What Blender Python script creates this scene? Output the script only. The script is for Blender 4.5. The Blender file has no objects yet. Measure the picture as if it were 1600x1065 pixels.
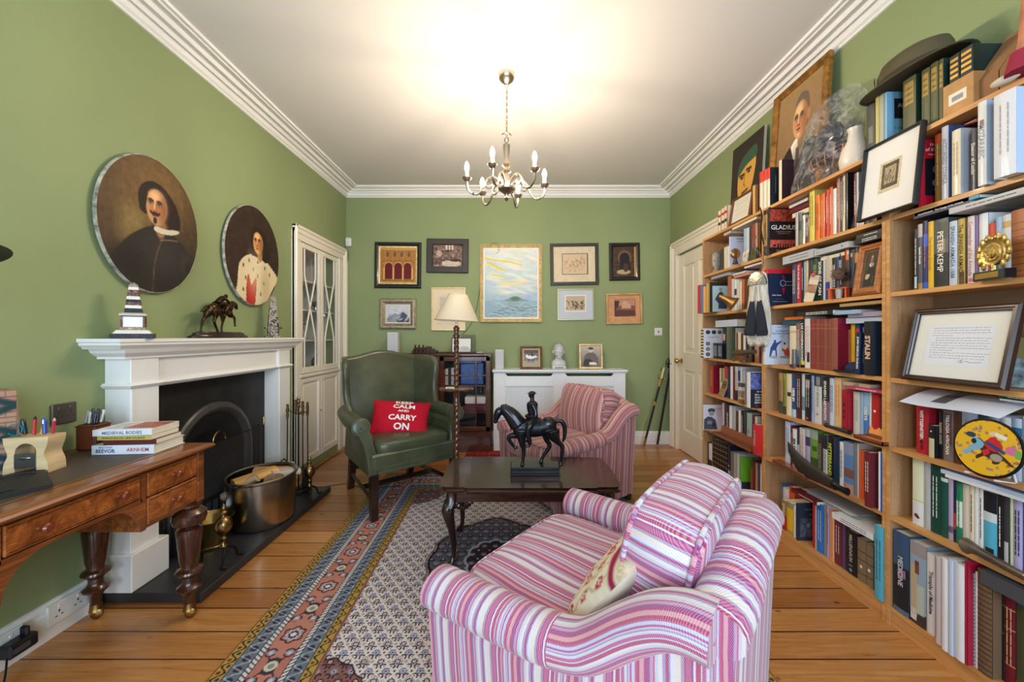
import bpy,math,random
import numpy as np
from mathutils import Matrix,Vector
from math import pi,sin,cos,radians
random.seed(7);np.random.seed(7)
SC=bpy.context.scene
COL=SC.collection
# camera, world, light
F=601.0;CX=800.0;CY=525.0;EYE=1.216
cam_d=bpy.data.cameras.new('camera');cam=bpy.data.objects.new('camera',cam_d);COL.objects.link(cam)
cam_d.sensor_width=36;cam_d.lens=F/1600*36;cam_d.shift_y=-7.5/1600
cam_d.clip_start=0.02
cam.location=(0,0,EYE);cam.rotation_euler=(pi/2,0,0)
SC.camera=cam
SC.view_settings.view_transform='Standard';SC.view_settings.look='None'
SC.view_settings.exposure=0.38;SC.view_settings.gamma=1.0
try:SC.view_settings.use_curve_mapping=False
except Exception:pass
SC.cycles.max_bounces=10;SC.cycles.diffuse_bounces=6;SC.cycles.glossy_bounces=4
SC.cycles.transparent_max_bounces=12;SC.cycles.transmission_bounces=6
SC.cycles.sample_clamp_indirect=4.0;SC.cycles.caustics_reflective=False;SC.cycles.caustics_refractive=False
SC.cycles.use_denoising=True
W=bpy.data.worlds.new('sky');SC.world=W;W.use_nodes=True
W.node_tree.nodes['Background'].inputs[0].default_value=(0.62,0.78,1.0,1)
W.node_tree.nodes['Background'].inputs[1].default_value=1.2
def area(name,loc,rot,sx,sy,power,color):
 l=bpy.data.lights.new(name,'AREA');l.shape='RECTANGLE';l.size=sx;l.size_y=sy
 l.energy=power;l.color=color
 o=bpy.data.objects.new(name,l);COL.objects.link(o);o.location=loc;o.rotation_euler=rot
 return o
area('daylight',(-0.95,-1.72,1.55),(pi/2,0,0),1.15,1.9,62,(0.64,0.81,1.0))
area('daylight',(0.95,-1.72,1.55),(pi/2,0,0),1.15,1.9,62,(0.64,0.81,1.0))
LAMP_POWER=11.5;LAMP_COLOR=(1.0,0.80,0.56)
# pixel helpers (frame 1600x1065)
def at(px,py,y):return Vector(((px-CX)*y/F,y,EYE-(py-CY)*y/F))
def zat(py,y):return EYE-(py-CY)*y/F
# colours and materials
def lin(c):
 c=c/255.0
 return c/12.92 if c<=0.04045 else((c+0.055)/1.055)**2.4
def rgb(c):return(lin(c[0]),lin(c[1]),lin(c[2]),1)
class NT:
 def __init__(s,name):
  s.m=bpy.data.materials.new(name);s.m.use_nodes=True;s.t=s.m.node_tree;s.t.nodes.clear()
  s.out=s.n('ShaderNodeOutputMaterial');s.b=s.n('ShaderNodeBsdfPrincipled');s.l(s.b.outputs[0],s.out.inputs[0])
 def n(s,ty,**kw):
  n=s.t.nodes.new(ty)
  for k,v in kw.items():
   if isinstance(k,str)and hasattr(n,k):setattr(n,k,v)
  return n
 def l(s,a,b):s.t.links.new(a,b)
 def val(s,sock,v):
  if hasattr(v,'is_output')or hasattr(v,'links'):s.l(v,sock)
  else:sock.default_value=v
 def math(s,op,a,b=None,c=None):
  n=s.n('ShaderNodeMath',operation=op);s.val(n.inputs[0],a)
  if b is not None:s.val(n.inputs[1],b)
  if c is not None:s.val(n.inputs[2],c)
  return n.outputs[0]
 def mix(s,f,a,b,mode='MIX'):
  n=s.n('ShaderNodeMix',data_type='RGBA',blend_type=mode)
  s.val(n.inputs[0],f);s.val(n.inputs[6],a);s.val(n.inputs[7],b);return n.outputs[2]
 def co(s,scale=(1,1,1),kind='Object',rot=(0,0,0)):
  tc=s.n('ShaderNodeTexCoord');mp=s.n('ShaderNodeMapping');s.l(tc.outputs[kind],mp.inputs[0])
  mp.inputs['Scale'].default_value=scale;mp.inputs['Rotation'].default_value=rot;return mp.outputs[0]
 def noise(s,vec,scale,detail=3,rough=.5,dist=0):
  n=s.n('ShaderNodeTexNoise');s.l(vec,n.inputs['Vector']);n.inputs['Scale'].default_value=scale
  n.inputs['Detail'].default_value=detail;n.inputs['Roughness'].default_value=rough;n.inputs['Distortion'].default_value=dist
  return n.outputs[0]
 def ramp(s,f,stops,interp='LINEAR'):
  n=s.n('ShaderNodeValToRGB');s.val(n.inputs[0],f);r=n.color_ramp;r.interpolation=interp
  while len(r.elements)<len(stops):r.elements.new(0.5)
  for e,(p,c)in zip(r.elements,stops):
   e.position=p;e.color=c if len(c)==4 else rgb(c)
  return n.outputs[0]
 def bump(s,h,strength=.3,dist=.01):
  n=s.n('ShaderNodeBump');n.inputs['Strength'].default_value=strength;n.inputs['Distance'].default_value=dist
  s.l(h,n.inputs['Height']);s.l(n.outputs[0],s.b.inputs['Normal'])
 def set(s,color=None,rough=.5,metal=0,spec=None,coat=0,trans=0,emit=None,es=0,alpha=1,sheen=0):
  b=s.b.inputs
  if color is not None:s.val(b['Base Color'],rgb(color)if isinstance(color,tuple)and len(color)==3 else color)
  s.val(b['Roughness'],rough);b['Metallic'].default_value=metal
  if spec is not None:b['Specular IOR Level'].default_value=spec
  b['Coat Weight'].default_value=coat;b['Coat Roughness'].default_value=.08
  b['Transmission Weight'].default_value=trans;b['Alpha'].default_value=alpha
  if sheen:b['Sheen Weight'].default_value=sheen
  if emit:b['Emission Color'].default_value=rgb(emit);b['Emission Strength'].default_value=es
  return s.m
MC={}
def mat(color,rough=.5,metal=0,var=0,vs=8,bump=0,bs=60,coat=0,spec=None,stretch=(1,1,1)):
 """plain material with optional mottling and bump; cached"""
 k=(tuple(color),rough,metal,var,vs,bump,bs,coat,spec,stretch)
 if k in MC:return MC[k]
 t=NT('mat_%d_%d_%d'%tuple(int(x)for x in color));c=tuple(color)
 if var:
  v=t.co(stretch);nz=t.noise(v,vs,4)
  dk=tuple(max(0,x*(1-var))for x in c);lt=tuple(min(255,x*(1+var))for x in c)
  cc=t.ramp(nz,[(.3,dk),(.7,lt)])
  t.set(cc,rough,metal,spec,coat)
 else:t.set(c,rough,metal,spec,coat)
 if bump:
  v=t.co(stretch);t.bump(t.noise(v,bs,3),bump,.004)
 MC[k]=t.m;return t.m
def attr_mat(name,rough=.6,spec=.3,bump=0,coat=0):
 k=('attr',rough,spec,bump,coat)
 if k in MC:return MC[k]
 t=NT(name);a=t.n('ShaderNodeAttribute');a.attribute_name='Col'
 t.set(a.outputs['Color'],rough,0,spec,coat)
 if bump:t.bump(t.noise(t.co(),900,2),bump,.001)
 MC[k]=t.m;return t.m
def wood(name,dark,light,scale=6,axis=0,rough=.35,coat=.3,burl=0):
 t=NT(name);st=[7,7,7];st[axis]=.6
 v=t.co(tuple(st));nz=t.noise(v,scale,5,.6,1.5+burl*6)
 st2=[40,40,40];st2[axis]=1.5
 fine=t.noise(t.co(tuple(st2)),scale,2)
 if burl:
  b2=t.noise(t.co((1,1,1)),9,6,.7,3.5);nz=t.mix(.65,nz,b2)
 c=t.ramp(nz,[(.32,dark),(.52,tuple((a+b)/2 for a,b in zip(dark,light))),(.68,light)])
 f2=t.math('MULTIPLY_ADD',fine,.5,.72)
 n=t.n('ShaderNodeMix',data_type='RGBA',blend_type='MULTIPLY');n.inputs[0].default_value=.8
 t.l(c,n.inputs[6]);t.l(f2,n.inputs[7])
 t.set(n.outputs[2],rough,0,None,coat);return t.m
# geometry builder
def T(x=0,y=0,z=0):return Matrix.Translation((x,y,z))
def R(a,ax='Z'):return Matrix.Rotation(a,4,ax)
_txt={}
def text_geo(s,bold=0):
 k=(s,bold)
 if k not in _txt:
  cu=bpy.data.curves.new('lettering','FONT');cu.body=s;cu.size=1;cu.resolution_u=2;cu.offset=bold
  ob=bpy.data.objects.new('lettering',cu);me=ob.to_mesh()
  vs=[tuple(v.co)for v in me.vertices];fs=[tuple(p.vertices)for p in me.polygons]
  ob.to_mesh_clear();bpy.data.objects.remove(ob);bpy.data.curves.remove(cu)
  if vs:
   x0=min(v[0]for v in vs);x1=max(v[0]for v in vs);y0=min(v[1]for v in vs);y1=max(v[1]for v in vs)
  else:x0=x1=y0=y1=0
  _txt[k]=(vs,fs,x0,x1,y0,y1)
 return _txt[k]
class G:
 def __init__(s):s.v=[];s.f=[];s.mi=[];s.uv=[];s.mats=[];s.hasuv=False
 def m(s,mt):
  if mt not in s.mats:s.mats.append(mt)
  return s.mats.index(mt)
 def raw(s,vs,fs,mt,M=None,uv=None):
  b=len(s.v)
  if M is not None:vs=[tuple(M@Vector(v))for v in vs]
  s.v+=[tuple(v)for v in vs];i=s.m(mt)
  for k,f in enumerate(fs):
   s.f.append(tuple(b+q for q in f));s.mi.append(i)
   s.uv.append([uv[q]for q in f]if uv else None)
  if uv:s.hasuv=True
  return s
 def box(s,x0,x1,y0,y1,z0,z1,mt,M=None,r=0):
  if x0>x1:x0,x1=x1,x0
  if y0>y1:y0,y1=y1,y0
  if z0>z1:z0,z1=z1,z0
  r=min(r,(x1-x0)*.45,(y1-y0)*.45,(z1-z0)*.45)
  if r<=0:
   vs=[(x,y,z)for x in(x0,x1)for y in(y0,y1)for z in(z0,z1)]
   fs=[(0,1,3,2),(4,6,7,5),(0,4,5,1),(2,3,7,6),(0,2,6,4),(1,5,7,3)]
   return s.raw(vs,fs,mt,M)
  ch=lambda i,j,k:[((x0+r,x1-r)[i],(y0+r,y1-r)[j],(z0,z1)[k]),
((x0+r,x1-r)[i],(y0,y1)[j],(z0+r,z1-r)[k]),
((x0,x1)[i],(y0+r,y1-r)[j],(z0+r,z1-r)[k])]
  vs=[];ix={}
  for i in(0,1):
   for j in(0,1):
    for k in(0,1):
     ix[i,j,k]=len(vs);vs+=ch(i,j,k)
  fs=[]
  def quad(a,flip):fs.append(tuple(reversed(a))if flip else tuple(a))
  for k in(0,1):quad([ix[0,0,k],ix[1,0,k],ix[1,1,k],ix[0,1,k]],k==0)
  for j in(0,1):quad([ix[0,j,0]+1,ix[1,j,0]+1,ix[1,j,1]+1,ix[0,j,1]+1],j==1)
  for i in(0,1):quad([ix[i,0,0]+2,ix[i,1,0]+2,ix[i,1,1]+2,ix[i,0,1]+2],i==0)
  for k in(0,1):
   for j in(0,1):quad([ix[0,j,k],ix[0,j,k]+1,ix[1,j,k]+1,ix[1,j,k]],(j^k)==1)
   for i in(0,1):quad([ix[i,0,k],ix[i,1,k],ix[i,1,k]+2,ix[i,0,k]+2],(i^k)==1)
  for i in(0,1):
   for j in(0,1):quad([ix[i,j,0]+1,ix[i,j,0]+2,ix[i,j,1]+2,ix[i,j,1]+1],(i^j)==1)
   for j in(0,1):
    for k in(0,1):quad([ix[i,j,k],ix[i,j,k]+1,ix[i,j,k]+2],(i^j^k)==1)
  return s.raw(vs,fs,mt,M)
 def loft(s,rings,mt,closed=True,caps=True,M=None,uv=None):
  n=len(rings[0]);vs=[p for r in rings for p in r];fs=[]
  uvl=[q for r in uv for q in r]if uv else None
  for i in range(len(rings)-1):
   for j in range(n if closed else n-1):
    k=(j+1)%n;fs.append((i*n+j,i*n+k,(i+1)*n+k,(i+1)*n+j))
  if caps and closed:
   fs.append(tuple(range(n-1,-1,-1)));b=(len(rings)-1)*n;fs.append(tuple(b+j for j in range(n)))
  return s.raw(vs,fs,mt,M,uvl)
 def lathe(s,prof,mt,n=24,M=None,sx=1,sy=1):
  rings=[[(r*sx*cos(2*pi*j/n),r*sy*sin(2*pi*j/n),z)for j in range(n)]for r,z in prof]
  return s.loft(rings,mt,True,True,M)
 def tube(s,path,rad,mt,n=8,closed=False,M=None,ell=None):
  P=[Vector(p)for p in path];N=len(P);rings=[];up=None
  for i in range(N):
   if closed:d=P[(i+1)%N]-P[i-1]
   else:d=P[min(i+1,N-1)]-P[max(i-1,0)]
   if d.length<1e-9:d=Vector((0,0,1))
   d.normalize()
   if up is None:up=Vector((0,0,1))if abs(d.z)<.9 else Vector((1,0,0))
   a=d.cross(up)
   if a.length<1e-6:a=d.cross(Vector((0.3,1,.2)))
   a.normalize();b=a.cross(d);up=b
   r=rad[i]if isinstance(rad,(list,tuple))else rad
   ea,eb=(ell if ell else(1,1))
   rings.append([tuple(P[i]+(a*cos(2*pi*j/n)*ea+b*sin(2*pi*j/n)*eb)*r)for j in range(n)])
  if closed:rings.append(rings[0])
  return s.loft(rings,mt,True,not closed,M)
 def prism(s,pts,h0,h1,mt,M=None):
  n=len(pts);vs=[(x,y,h0)for x,y in pts]+[(x,y,h1)for x,y in pts]
  fs=[tuple(range(n-1,-1,-1)),tuple(range(n,2*n))]+[(j,(j+1)%n,n+(j+1)%n,n+j)for j in range(n)]
  return s.raw(vs,fs,mt,M)
 def ball(s,c,r,mt,n=14,M=None):
  if not isinstance(r,(tuple,list)):r=(r,r,r)
  k=n//2+1
  rings=[[(c[0]+r[0]*sin(pi*i/k)*cos(2*pi*j/n),c[1]+r[1]*sin(pi*i/k)*sin(2*pi*j/n),c[2]-r[2]*cos(pi*i/k))for j in range(n)]for i in range(1,k)]
  vs0=[p for rr in rings for p in rr];fs=[];L=len(rings)
  for i in range(L-1):
   for j in range(n):q=(j+1)%n;fs.append((i*n+j,i*n+q,(i+1)*n+q,(i+1)*n+j))
  b=len(vs0);vs0+=[(c[0],c[1],c[2]-r[2]),(c[0],c[1],c[2]+r[2])]
  for j in range(n):
   q=(j+1)%n;fs.append((b,q,j));fs.append((b+1,(L-1)*n+j,(L-1)*n+q))
  return s.raw(vs0,fs,mt,M)
 def face(s,pts,mt,M=None):return s.raw(pts,[tuple(range(len(pts)))],mt,M)
 def text(s,string,mt,M,w=None,h=None,bold=0,align='c'):
  """lettering in the local XY plane of M, fitted in w x h, centred (or left) on M's origin"""
  vs,fs,x0,x1,y0,y1=text_geo(string,bold)
  if not vs:return s
  k=1e9
  if w:k=min(k,w/max(x1-x0,1e-6))
  if h:k=min(k,h/max(y1-y0,1e-6))
  ox=(x0+x1)/2 if align=='c' else x0;oy=(y0+y1)/2
  return s.raw([((v[0]-ox)*k,(v[1]-oy)*k,0)for v in vs],fs,mt,M)
 def fill(s,pts,mt,M):
  """flat shape from a 2D outline"""
  return s.raw([(x,y,0)for x,y in pts],[tuple(range(len(pts)))],mt,M)
def link(name,me,parent=None,kind=None):
 o=bpy.data.objects.new(name,me);COL.objects.link(o)
 if parent is not None:o.parent=parent
 if kind:o['kind']=kind
 return o
def tag(o,label=None,cat=None,group=None,kind=None):
 if label:o['label']=label
 if cat:o['category']=cat
 if group:o['group']=group
 if kind:o['kind']=kind
 return o
def mesh(name,g,ang=38,shift=None):
 me=bpy.data.meshes.new(name);vs=g.v
 if shift is not None:vs=[(x-shift[0],y-shift[1],z-shift[2])for x,y,z in vs]
 me.from_pydata(vs,[],g.f)
 for mt in g.mats:me.materials.append(mt)
 me.polygons.foreach_set('material_index',g.mi)
 if g.hasuv:
  ul=me.uv_layers.new(name='UVMap');d=[]
  for f,u in zip(g.f,g.uv):
   d+=[c for q in(u if u else[(0,0)]*len(f))for c in q]
  ul.data.foreach_set('uv',d)
 me.polygons.foreach_set('use_smooth',[True]*len(g.f))
 me.update()
 try:me.set_sharp_from_angle(angle=radians(ang))
 except Exception:me.polygons.foreach_set('use_smooth',[False]*len(g.f))
 return me
def obj(name,g,parent=None,label=None,cat=None,group=None,kind=None,loc=None,rz=0,world=False,ang=38):
 """one mesh object; world=True: g holds world coordinates, stored relative to parent/loc"""
 sh=None
 if world:
  if parent is not None:sh=tuple(parent.location)
  elif loc is None:
   a=np.array(g.v);lo=a.min(0);hi=a.max(0);loc=((lo[0]+hi[0])/2,(lo[1]+hi[1])/2,lo[2]);sh=loc
  else:sh=tuple(loc)
 o=link(name,mesh(name,g,ang,sh),parent)
 if loc is not None:o.location=loc
 if rz:o.rotation_euler.z=rz
 return tag(o,label,cat,group,kind)
def thing(name,label,cat,loc=(0,0,0),rz=0,group=None,rx=0,ry=0):
 o=bpy.data.objects.new(name,None);COL.objects.link(o);o.empty_display_size=.05
 o.location=loc;o.rotation_euler=(rx,ry,rz)
 return tag(o,label,cat,group)
def bake(o):
 """replace an object's mesh with the result of its modifiers"""
 bpy.context.view_layer.update()
 dg=bpy.context.evaluated_depsgraph_get()
 me=bpy.data.meshes.new_from_object(o.evaluated_get(dg));old=o.data
 mats=[m for m in old.materials]
 o.modifiers.clear();o.data=me
 if not me.materials:
  for m_ in mats:me.materials.append(m_)
 return o
def remesh(o,vox,smooth=4):
 m_=o.modifiers.new('r','REMESH');m_.mode='VOXEL';m_.voxel_size=vox;m_.use_smooth_shade=True
 s_=o.modifiers.new('s','SMOOTH');s_.iterations=smooth;s_.factor=.5
 bake(o);o.data.polygons.foreach_set('use_smooth',[True]*len(o.data.polygons));return o
def copy_tree(o,parent=None):
 c=o.copy();COL.objects.link(c);c.parent=parent
 for ch in list(o.children):copy_tree(ch,c)
 return c
def smooth_pts(pts,k=6,closed=False):
 """Catmull-Rom through points"""
 P=[np.array(p,float)for p in pts];n=len(P);out=[]
 rng=range(n if closed else n-1)
 for i in rng:
  p0=P[(i-1)%n]if closed or i>0 else P[i];p1=P[i];p2=P[(i+1)%n]
  p3=P[(i+2)%n]if closed or i+2<n else P[(i+1)%n]
  for j in range(k):
   t=j/k;out.append(tuple(.5*((2*p1)+(-p0+p2)*t+(2*p0-5*p1+4*p2-p3)*t*t+(-p0+3*p1-3*p2+p3)*t**3)))
 if not closed:out.append(tuple(P[-1]))
 return out
def face(cv,x,y,w,h,sk,hair=(50,34,26),tn=-1,beard=0):
 """painted head-and-shoulders face, looking towards tn"""
 sk=np.array(sk,float);dk=sk*np.array([.62,.52,.45]);lt=np.minimum(255,sk*1.13+6);rd=sk*np.array([.92,.62,.52])
 cv.e(x+w*.35*-tn,y-h*1.1,w*.5,h*.6,sk*.72,.3)
 cv.e(x,y,w,h,sk*.92,.14);cv.e(x,y-h*.35,w*.8,h*.66,sk*.92,.2)
 cv.e(x-tn*w*.62,y-h*.1,w*.42,h*.9,dk,1.3,0,.75);cv.e(x+tn*w*.2,y+h*.55,w*.5,h*.28,lt,1.1,0,.8)
 cv.e(x+tn*w*.48,y-h*.2,w*.26,h*.2,rd,1.3,0,.6);cv.e(x-tn*w*.38,y-h*.22,w*.26,h*.2,rd,1.3,0,.5)
 nx=x+tn*w*.16
 for s_ in(-1,1):
  ex=nx+s_*w*.38;ey=y+h*.14
  cv.e(ex,ey+h*.02,w*.25,h*.13,dk,1.1,0,.75);cv.e(ex,ey,w*.14,h*.05,(214,200,180),.5);cv.e(ex+tn*w*.02,ey,w*.065,h*.055,(42,28,22),.5);cv.line([(ex-w*.16,ey+h*.05),(ex,ey+h*.075),(ex+w*.16,ey+h*.045)],w*.05,dk*.5,.9)
  cv.line(smooth_pts([(ex-w*.2,ey+h*.15),(ex,ey+h*.20),(ex+w*.2,ey+h*.14)],3),w*.06,hair,.85)
 cv.e(nx-tn*w*.1,y-h*.08,w*.12,h*.26,dk,1.2,0,.6);cv.e(nx+tn*w*.03,y-h*.02,w*.06,h*.26,lt,1.0,0,.8);cv.e(nx+tn*w*.03,y-h*.24,w*.15,h*.07,rd,.9,0,.7);cv.line([(nx-w*.14,y-h*.30),(nx+w*.14,y-h*.30)],w*.04,dk*.6,.8)
 cv.e(nx,y-h*.50,w*.24,h*.055,(160,70,58),.6);cv.line([(nx-w*.26,y-h*.49),(nx,y-h*.475),(nx+w*.26,y-h*.49)],w*.035,(90,36,30));cv.e(nx,y-h*.63,w*.2,h*.06,dk,1.2,0,.6);cv.e(nx,y-h*.78,w*.2,h*.1,lt,1.2,0,.5)
 if beard:cv.line(smooth_pts([(nx-w*.40,y-h*.34),(nx-w*.2,y-h*.42),(nx,y-h*.385),(nx+w*.2,y-h*.42),(nx+w*.40,y-h*.34)],4),w*.075,hair);cv.e(nx,y-h*.78,w*.17,h*.17,hair,.5)
# hand-painted pictures as vertex-coloured grids
class Cv:
 def __init__(s,w,h,bg):
  s.w=w;s.h=h;s.a=np.zeros((h,w,3))+np.array(bg,float)
  s.Y,s.X=np.mgrid[0:h,0:w];s.X=(s.X+.5)/w;s.Y=(s.Y+.5)/h
 def put(s,mask,c):s.a=s.a*(1-mask[...,None])+np.array(c,float)*mask[...,None];return s
 def e(s,cx,cy,rx,ry,c,soft=.12,ang=0,al=1):
  dx=s.X-cx;dy=s.Y-cy;ca,sa=cos(ang),sin(ang)
  d=np.sqrt(((dx*ca+dy*sa)/rx)**2+((-dx*sa+dy*ca)/ry)**2)
  return s.put(np.clip((1+soft/2-d)/soft,0,1)*al,c)
 def p(s,pts,c,al=1,sm=0):
  if sm:pts=smooth_pts(pts,sm,True)
  m=np.zeros(s.X.shape,bool);n=len(pts)
  for i in range(n):
   x0,y0=pts[i];x1,y1=pts[(i+1)%n]
   if y0==y1:continue
   m^=((s.Y>min(y0,y1))&(s.Y<=max(y0,y1))&(s.X<(s.Y-y0)*(x1-x0)/(y1-y0)+x0))
  return s.put(m.astype(float)*al,c)
 def line(s,pts,w,c,al=1):
  for(x0,y0),(x1,y1)in zip(pts[:-1],pts[1:]):
   dx,dy=x1-x0,y1-y0;L=dx*dx+dy*dy+1e-12
   t=np.clip(((s.X-x0)*dx+(s.Y-y0)*dy)/L,0,1)
   d=np.hypot(s.X-x0-t*dx,s.Y-y0-t*dy);s.put(np.clip(1.5-d/w,0,1)*al,c)
  return s
 def grad(s,c0,c1,ax=1):
  t=(s.Y if ax else s.X)[...,None];s.a=np.array(c0,float)*(1-t)+np.array(c1,float)*t;return s
 def noise(s,amt,cells=(12,12),mono=True):
  n=np.random.randn(cells[1]+1,cells[0]+1,1 if mono else 3)
  yy=s.Y*cells[1];xx=s.X*cells[0];i=np.minimum(yy.astype(int),cells[1]-1);j=np.minimum(xx.astype(int),cells[0]-1)
  fy=(yy-i)[...,None];fx=(xx-j)[...,None]
  v=(n[i,j]*(1-fx)+n[i,j+1]*fx)*(1-fy)+(n[i+1,j]*(1-fx)+n[i+1,j+1]*fx)*fy
  s.a=s.a+v*amt;return s
 def blur(s,k=1):
  for _ in range(k):
   p=np.pad(s.a,((1,1),(1,1),(0,0)),mode='edge')
   s.a=(p[:-2,1:-1]+p[2:,1:-1]+p[1:-1,:-2]+p[1:-1,2:]+2*s.a)/6
  return s
 def sample(s,u,v):
  j=np.clip((np.asarray(u)*s.w).astype(int),0,s.w-1);i=np.clip((np.asarray(v)*s.h).astype(int),0,s.h-1)
  return s.a[i,j]
def colour_mesh(name,vs,fs,cols,mt):
 me=bpy.data.meshes.new(name);n=len(vs)
 me.vertices.add(n);me.vertices.foreach_set('co',np.asarray(vs,np.float32).ravel())
 fs=np.asarray(fs,np.int32);k=fs.shape[1]
 me.loops.add(fs.size);me.loops.foreach_set('vertex_index',fs.ravel())
 me.polygons.add(len(fs));me.polygons.foreach_set('loop_start',np.arange(0,fs.size,k,dtype=np.int32))
 me.update(calc_edges=True)
 c=np.clip(cols,0,255)/255.0;c=np.where(c<=.04045,c/12.92,((c+.055)/1.055)**2.4)
 at_=me.attributes.new('Col','FLOAT_COLOR','POINT')
 at_.data.foreach_set('color',np.concatenate([c,np.ones((n,1))],1).astype(np.float32).ravel())
 me.materials.append(mt);return me
def picture(name,cv,w,h,parent,y=0,z0=0,x0=None,mt=None,xf=None,kind=None):
 """cv painted on a w x h sheet facing local -Y; xf maps (N,3) points to new ones"""
 mt=mt or attr_mat('painted_surface',.55,.35)
 x0=-w/2 if x0 is None else x0
 jj,ii=np.meshgrid(np.arange(cv.w+1),np.arange(cv.h+1))
 V=np.stack([x0+jj/cv.w*w,np.full(jj.shape,y,float),z0+ii/cv.h*h],-1).reshape(-1,3)
 cols=cv.sample((jj.ravel()-.0)/cv.w*.9999,ii.ravel()/cv.h*.9999)
 a=(ii[:-1,:-1]*(cv.w+1)+jj[:-1,:-1]).ravel();fs=np.stack([a,a+1,a+cv.w+2,a+cv.w+1],1)
 if xf is not None:V=xf(V)
 return link(name,colour_mesh(name,V,fs,cols,mt),parent,kind)
def oval_picture(name,cv,rx,rz_,parent,y=0):
 nr,na=90,200;V=[(0,y,0)];uv=[(.5,.5)]
 rr,aa=np.meshgrid(np.arange(1,nr+1)/nr,np.arange(na)*2*pi/na,indexing='ij')
 V=np.concatenate([np.array([[0,y,0]]),np.stack([rx*rr*np.cos(aa),np.full(rr.shape,y),rz_*rr*np.sin(aa)],-1).reshape(-1,3)])
 cols=cv.sample(.5+V[:,0]/rx/2*.999,.5+V[:,2]/rz_/2*.999)
 fs=[]
 for i in range(nr-1):
  b=1+i*na
  for j in range(na):k=(j+1)%na;fs.append((b+j,b+k,b+na+k,b+na+j))
 for j in range(na):k=(j+1)%na;fs.append((0,1+k,1+j,0))
 fs=[f if f[3]!=0 or f[0]!=0 else f for f in fs]
 quads=[f for f in fs if len(set(f))==4]
 me=colour_mesh(name,V,quads,cols,attr_mat('painted_surface',.55,.35))
 return link(name,me,parent)
def rect_frame(g,w,h,prof,mt,y=0,cz=0):
 """mitred moulding round a w x h opening; prof = [(outward, forward)], forward = -Y"""
 rings=[]
 for sx,sz in((-1,-1),(1,-1),(1,1),(-1,1),(-1,-1)):
  rings.append([(sx*(w/2+o),y-f,cz+sz*(h/2+o))for o,f in prof])
 n=len(prof)
 for k in range(4):
  a,b=rings[k],rings[k+1];vs=a+b
  g.raw(vs,[(j,(j+1)%n,n+(j+1)%n,n+j)for j in range(n)],mt)
 return g
# room shell
XL,XR,YB,YF,ZC=-1.875,1.79,4.35,-1.7,2.846
HB=1.216+1.563
def wall_mat():
 t=NT('sage_green_paint');v=t.co()
 c=t.ramp(t.noise(v,1.2,3),[(.3,(140,153,108)),(.7,(146,159,113))])
 t.set(c,.62,0,.3);t.bump(t.noise(v,260,2),.25,.002);return t.m
WALL=wall_mat()
WHITE=mat((236,233,228),.38,bump=.04,bs=90)
CREAM=mat((240,232,218),.35)
CEIL=mat((218,216,214),.75,bump=.05,bs=120)
def holed(u0,u1,z0,z1,holes):
 """rectangles covering u0..u1 x z0..z1 minus holes (u0,u1,z0,z1)"""
 us=sorted({u0,u1,*[h[0]for h in holes],*[h[1]for h in holes]});zs=sorted({z0,z1,*[h[2]for h in holes],*[h[3]for h in holes]})
 for a,b in zip(us[:-1],us[1:]):
  for c,d in zip(zs[:-1],zs[1:]):
   m_,n_=(a+b)/2,(c+d)/2
   if not any(h[0]<m_<h[1]and h[2]<n_<h[3]for h in holes):yield a,b,c,d
CUP=(3.38,4.137,.06,2.06);FIRE=(2.09,2.72,.045,.86);DOOR=(3.36,4.155,0.0,2.09)
g=G()
for a,b,c,d in holed(YF,YB,0,ZC,[CUP,FIRE]):g.box(XL-.12,XL,a,b,c,d,WALL)
obj('wall_left',g,kind='structure',world=True,loc=(XL,0,0))
g=G()
for a,b,c,d in holed(YF,YB,0,ZC,[DOOR]):g.box(XR,XR+.12,a,b,c,d,WALL)
obj('wall_right',g,kind='structure',world=True,loc=(XR,0,0))
g=G();g.box(XL-.12,XR+.12,YB,YB+.12,0,ZC,WALL);obj('wall_back',g,kind='structure',world=True,loc=(0,YB,0))
WIN=[(-1.55,-.35,.55,2.5),(.35,1.55,.55,2.5)]
g=G()
for a,b,c,d in holed(XL-.12,XR+.12,0,ZC,WIN):g.box(a,b,YF-.12,YF,c,d,WALL)
obj('wall_front',g,kind='structure',world=True,loc=(0,YF,0))
for i,(a,b,c,d)in enumerate(WIN):
 g=G()
 for x in(a,b-.05):g.box(x,x+.05,YF-.1,YF+.02,c,d,WHITE)
 for z in(c,d-.05,(c+d)/2-.02):g.box(a,b,YF-.1,YF+.02,z,z+.05,WHITE)
 g.box((a+b)/2-.012,(a+b)/2+.012,YF-.08,YF,c,d,WHITE)
 obj('window_%d'%(i+1),g,kind='structure',world=True)
g=G();g.box(XL-.12,XR+.12,YF-.12,YB+.12,ZC,ZC+.1,CEIL);obj('ceiling',g,kind='structure',world=True,loc=(0,0,ZC))
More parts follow.
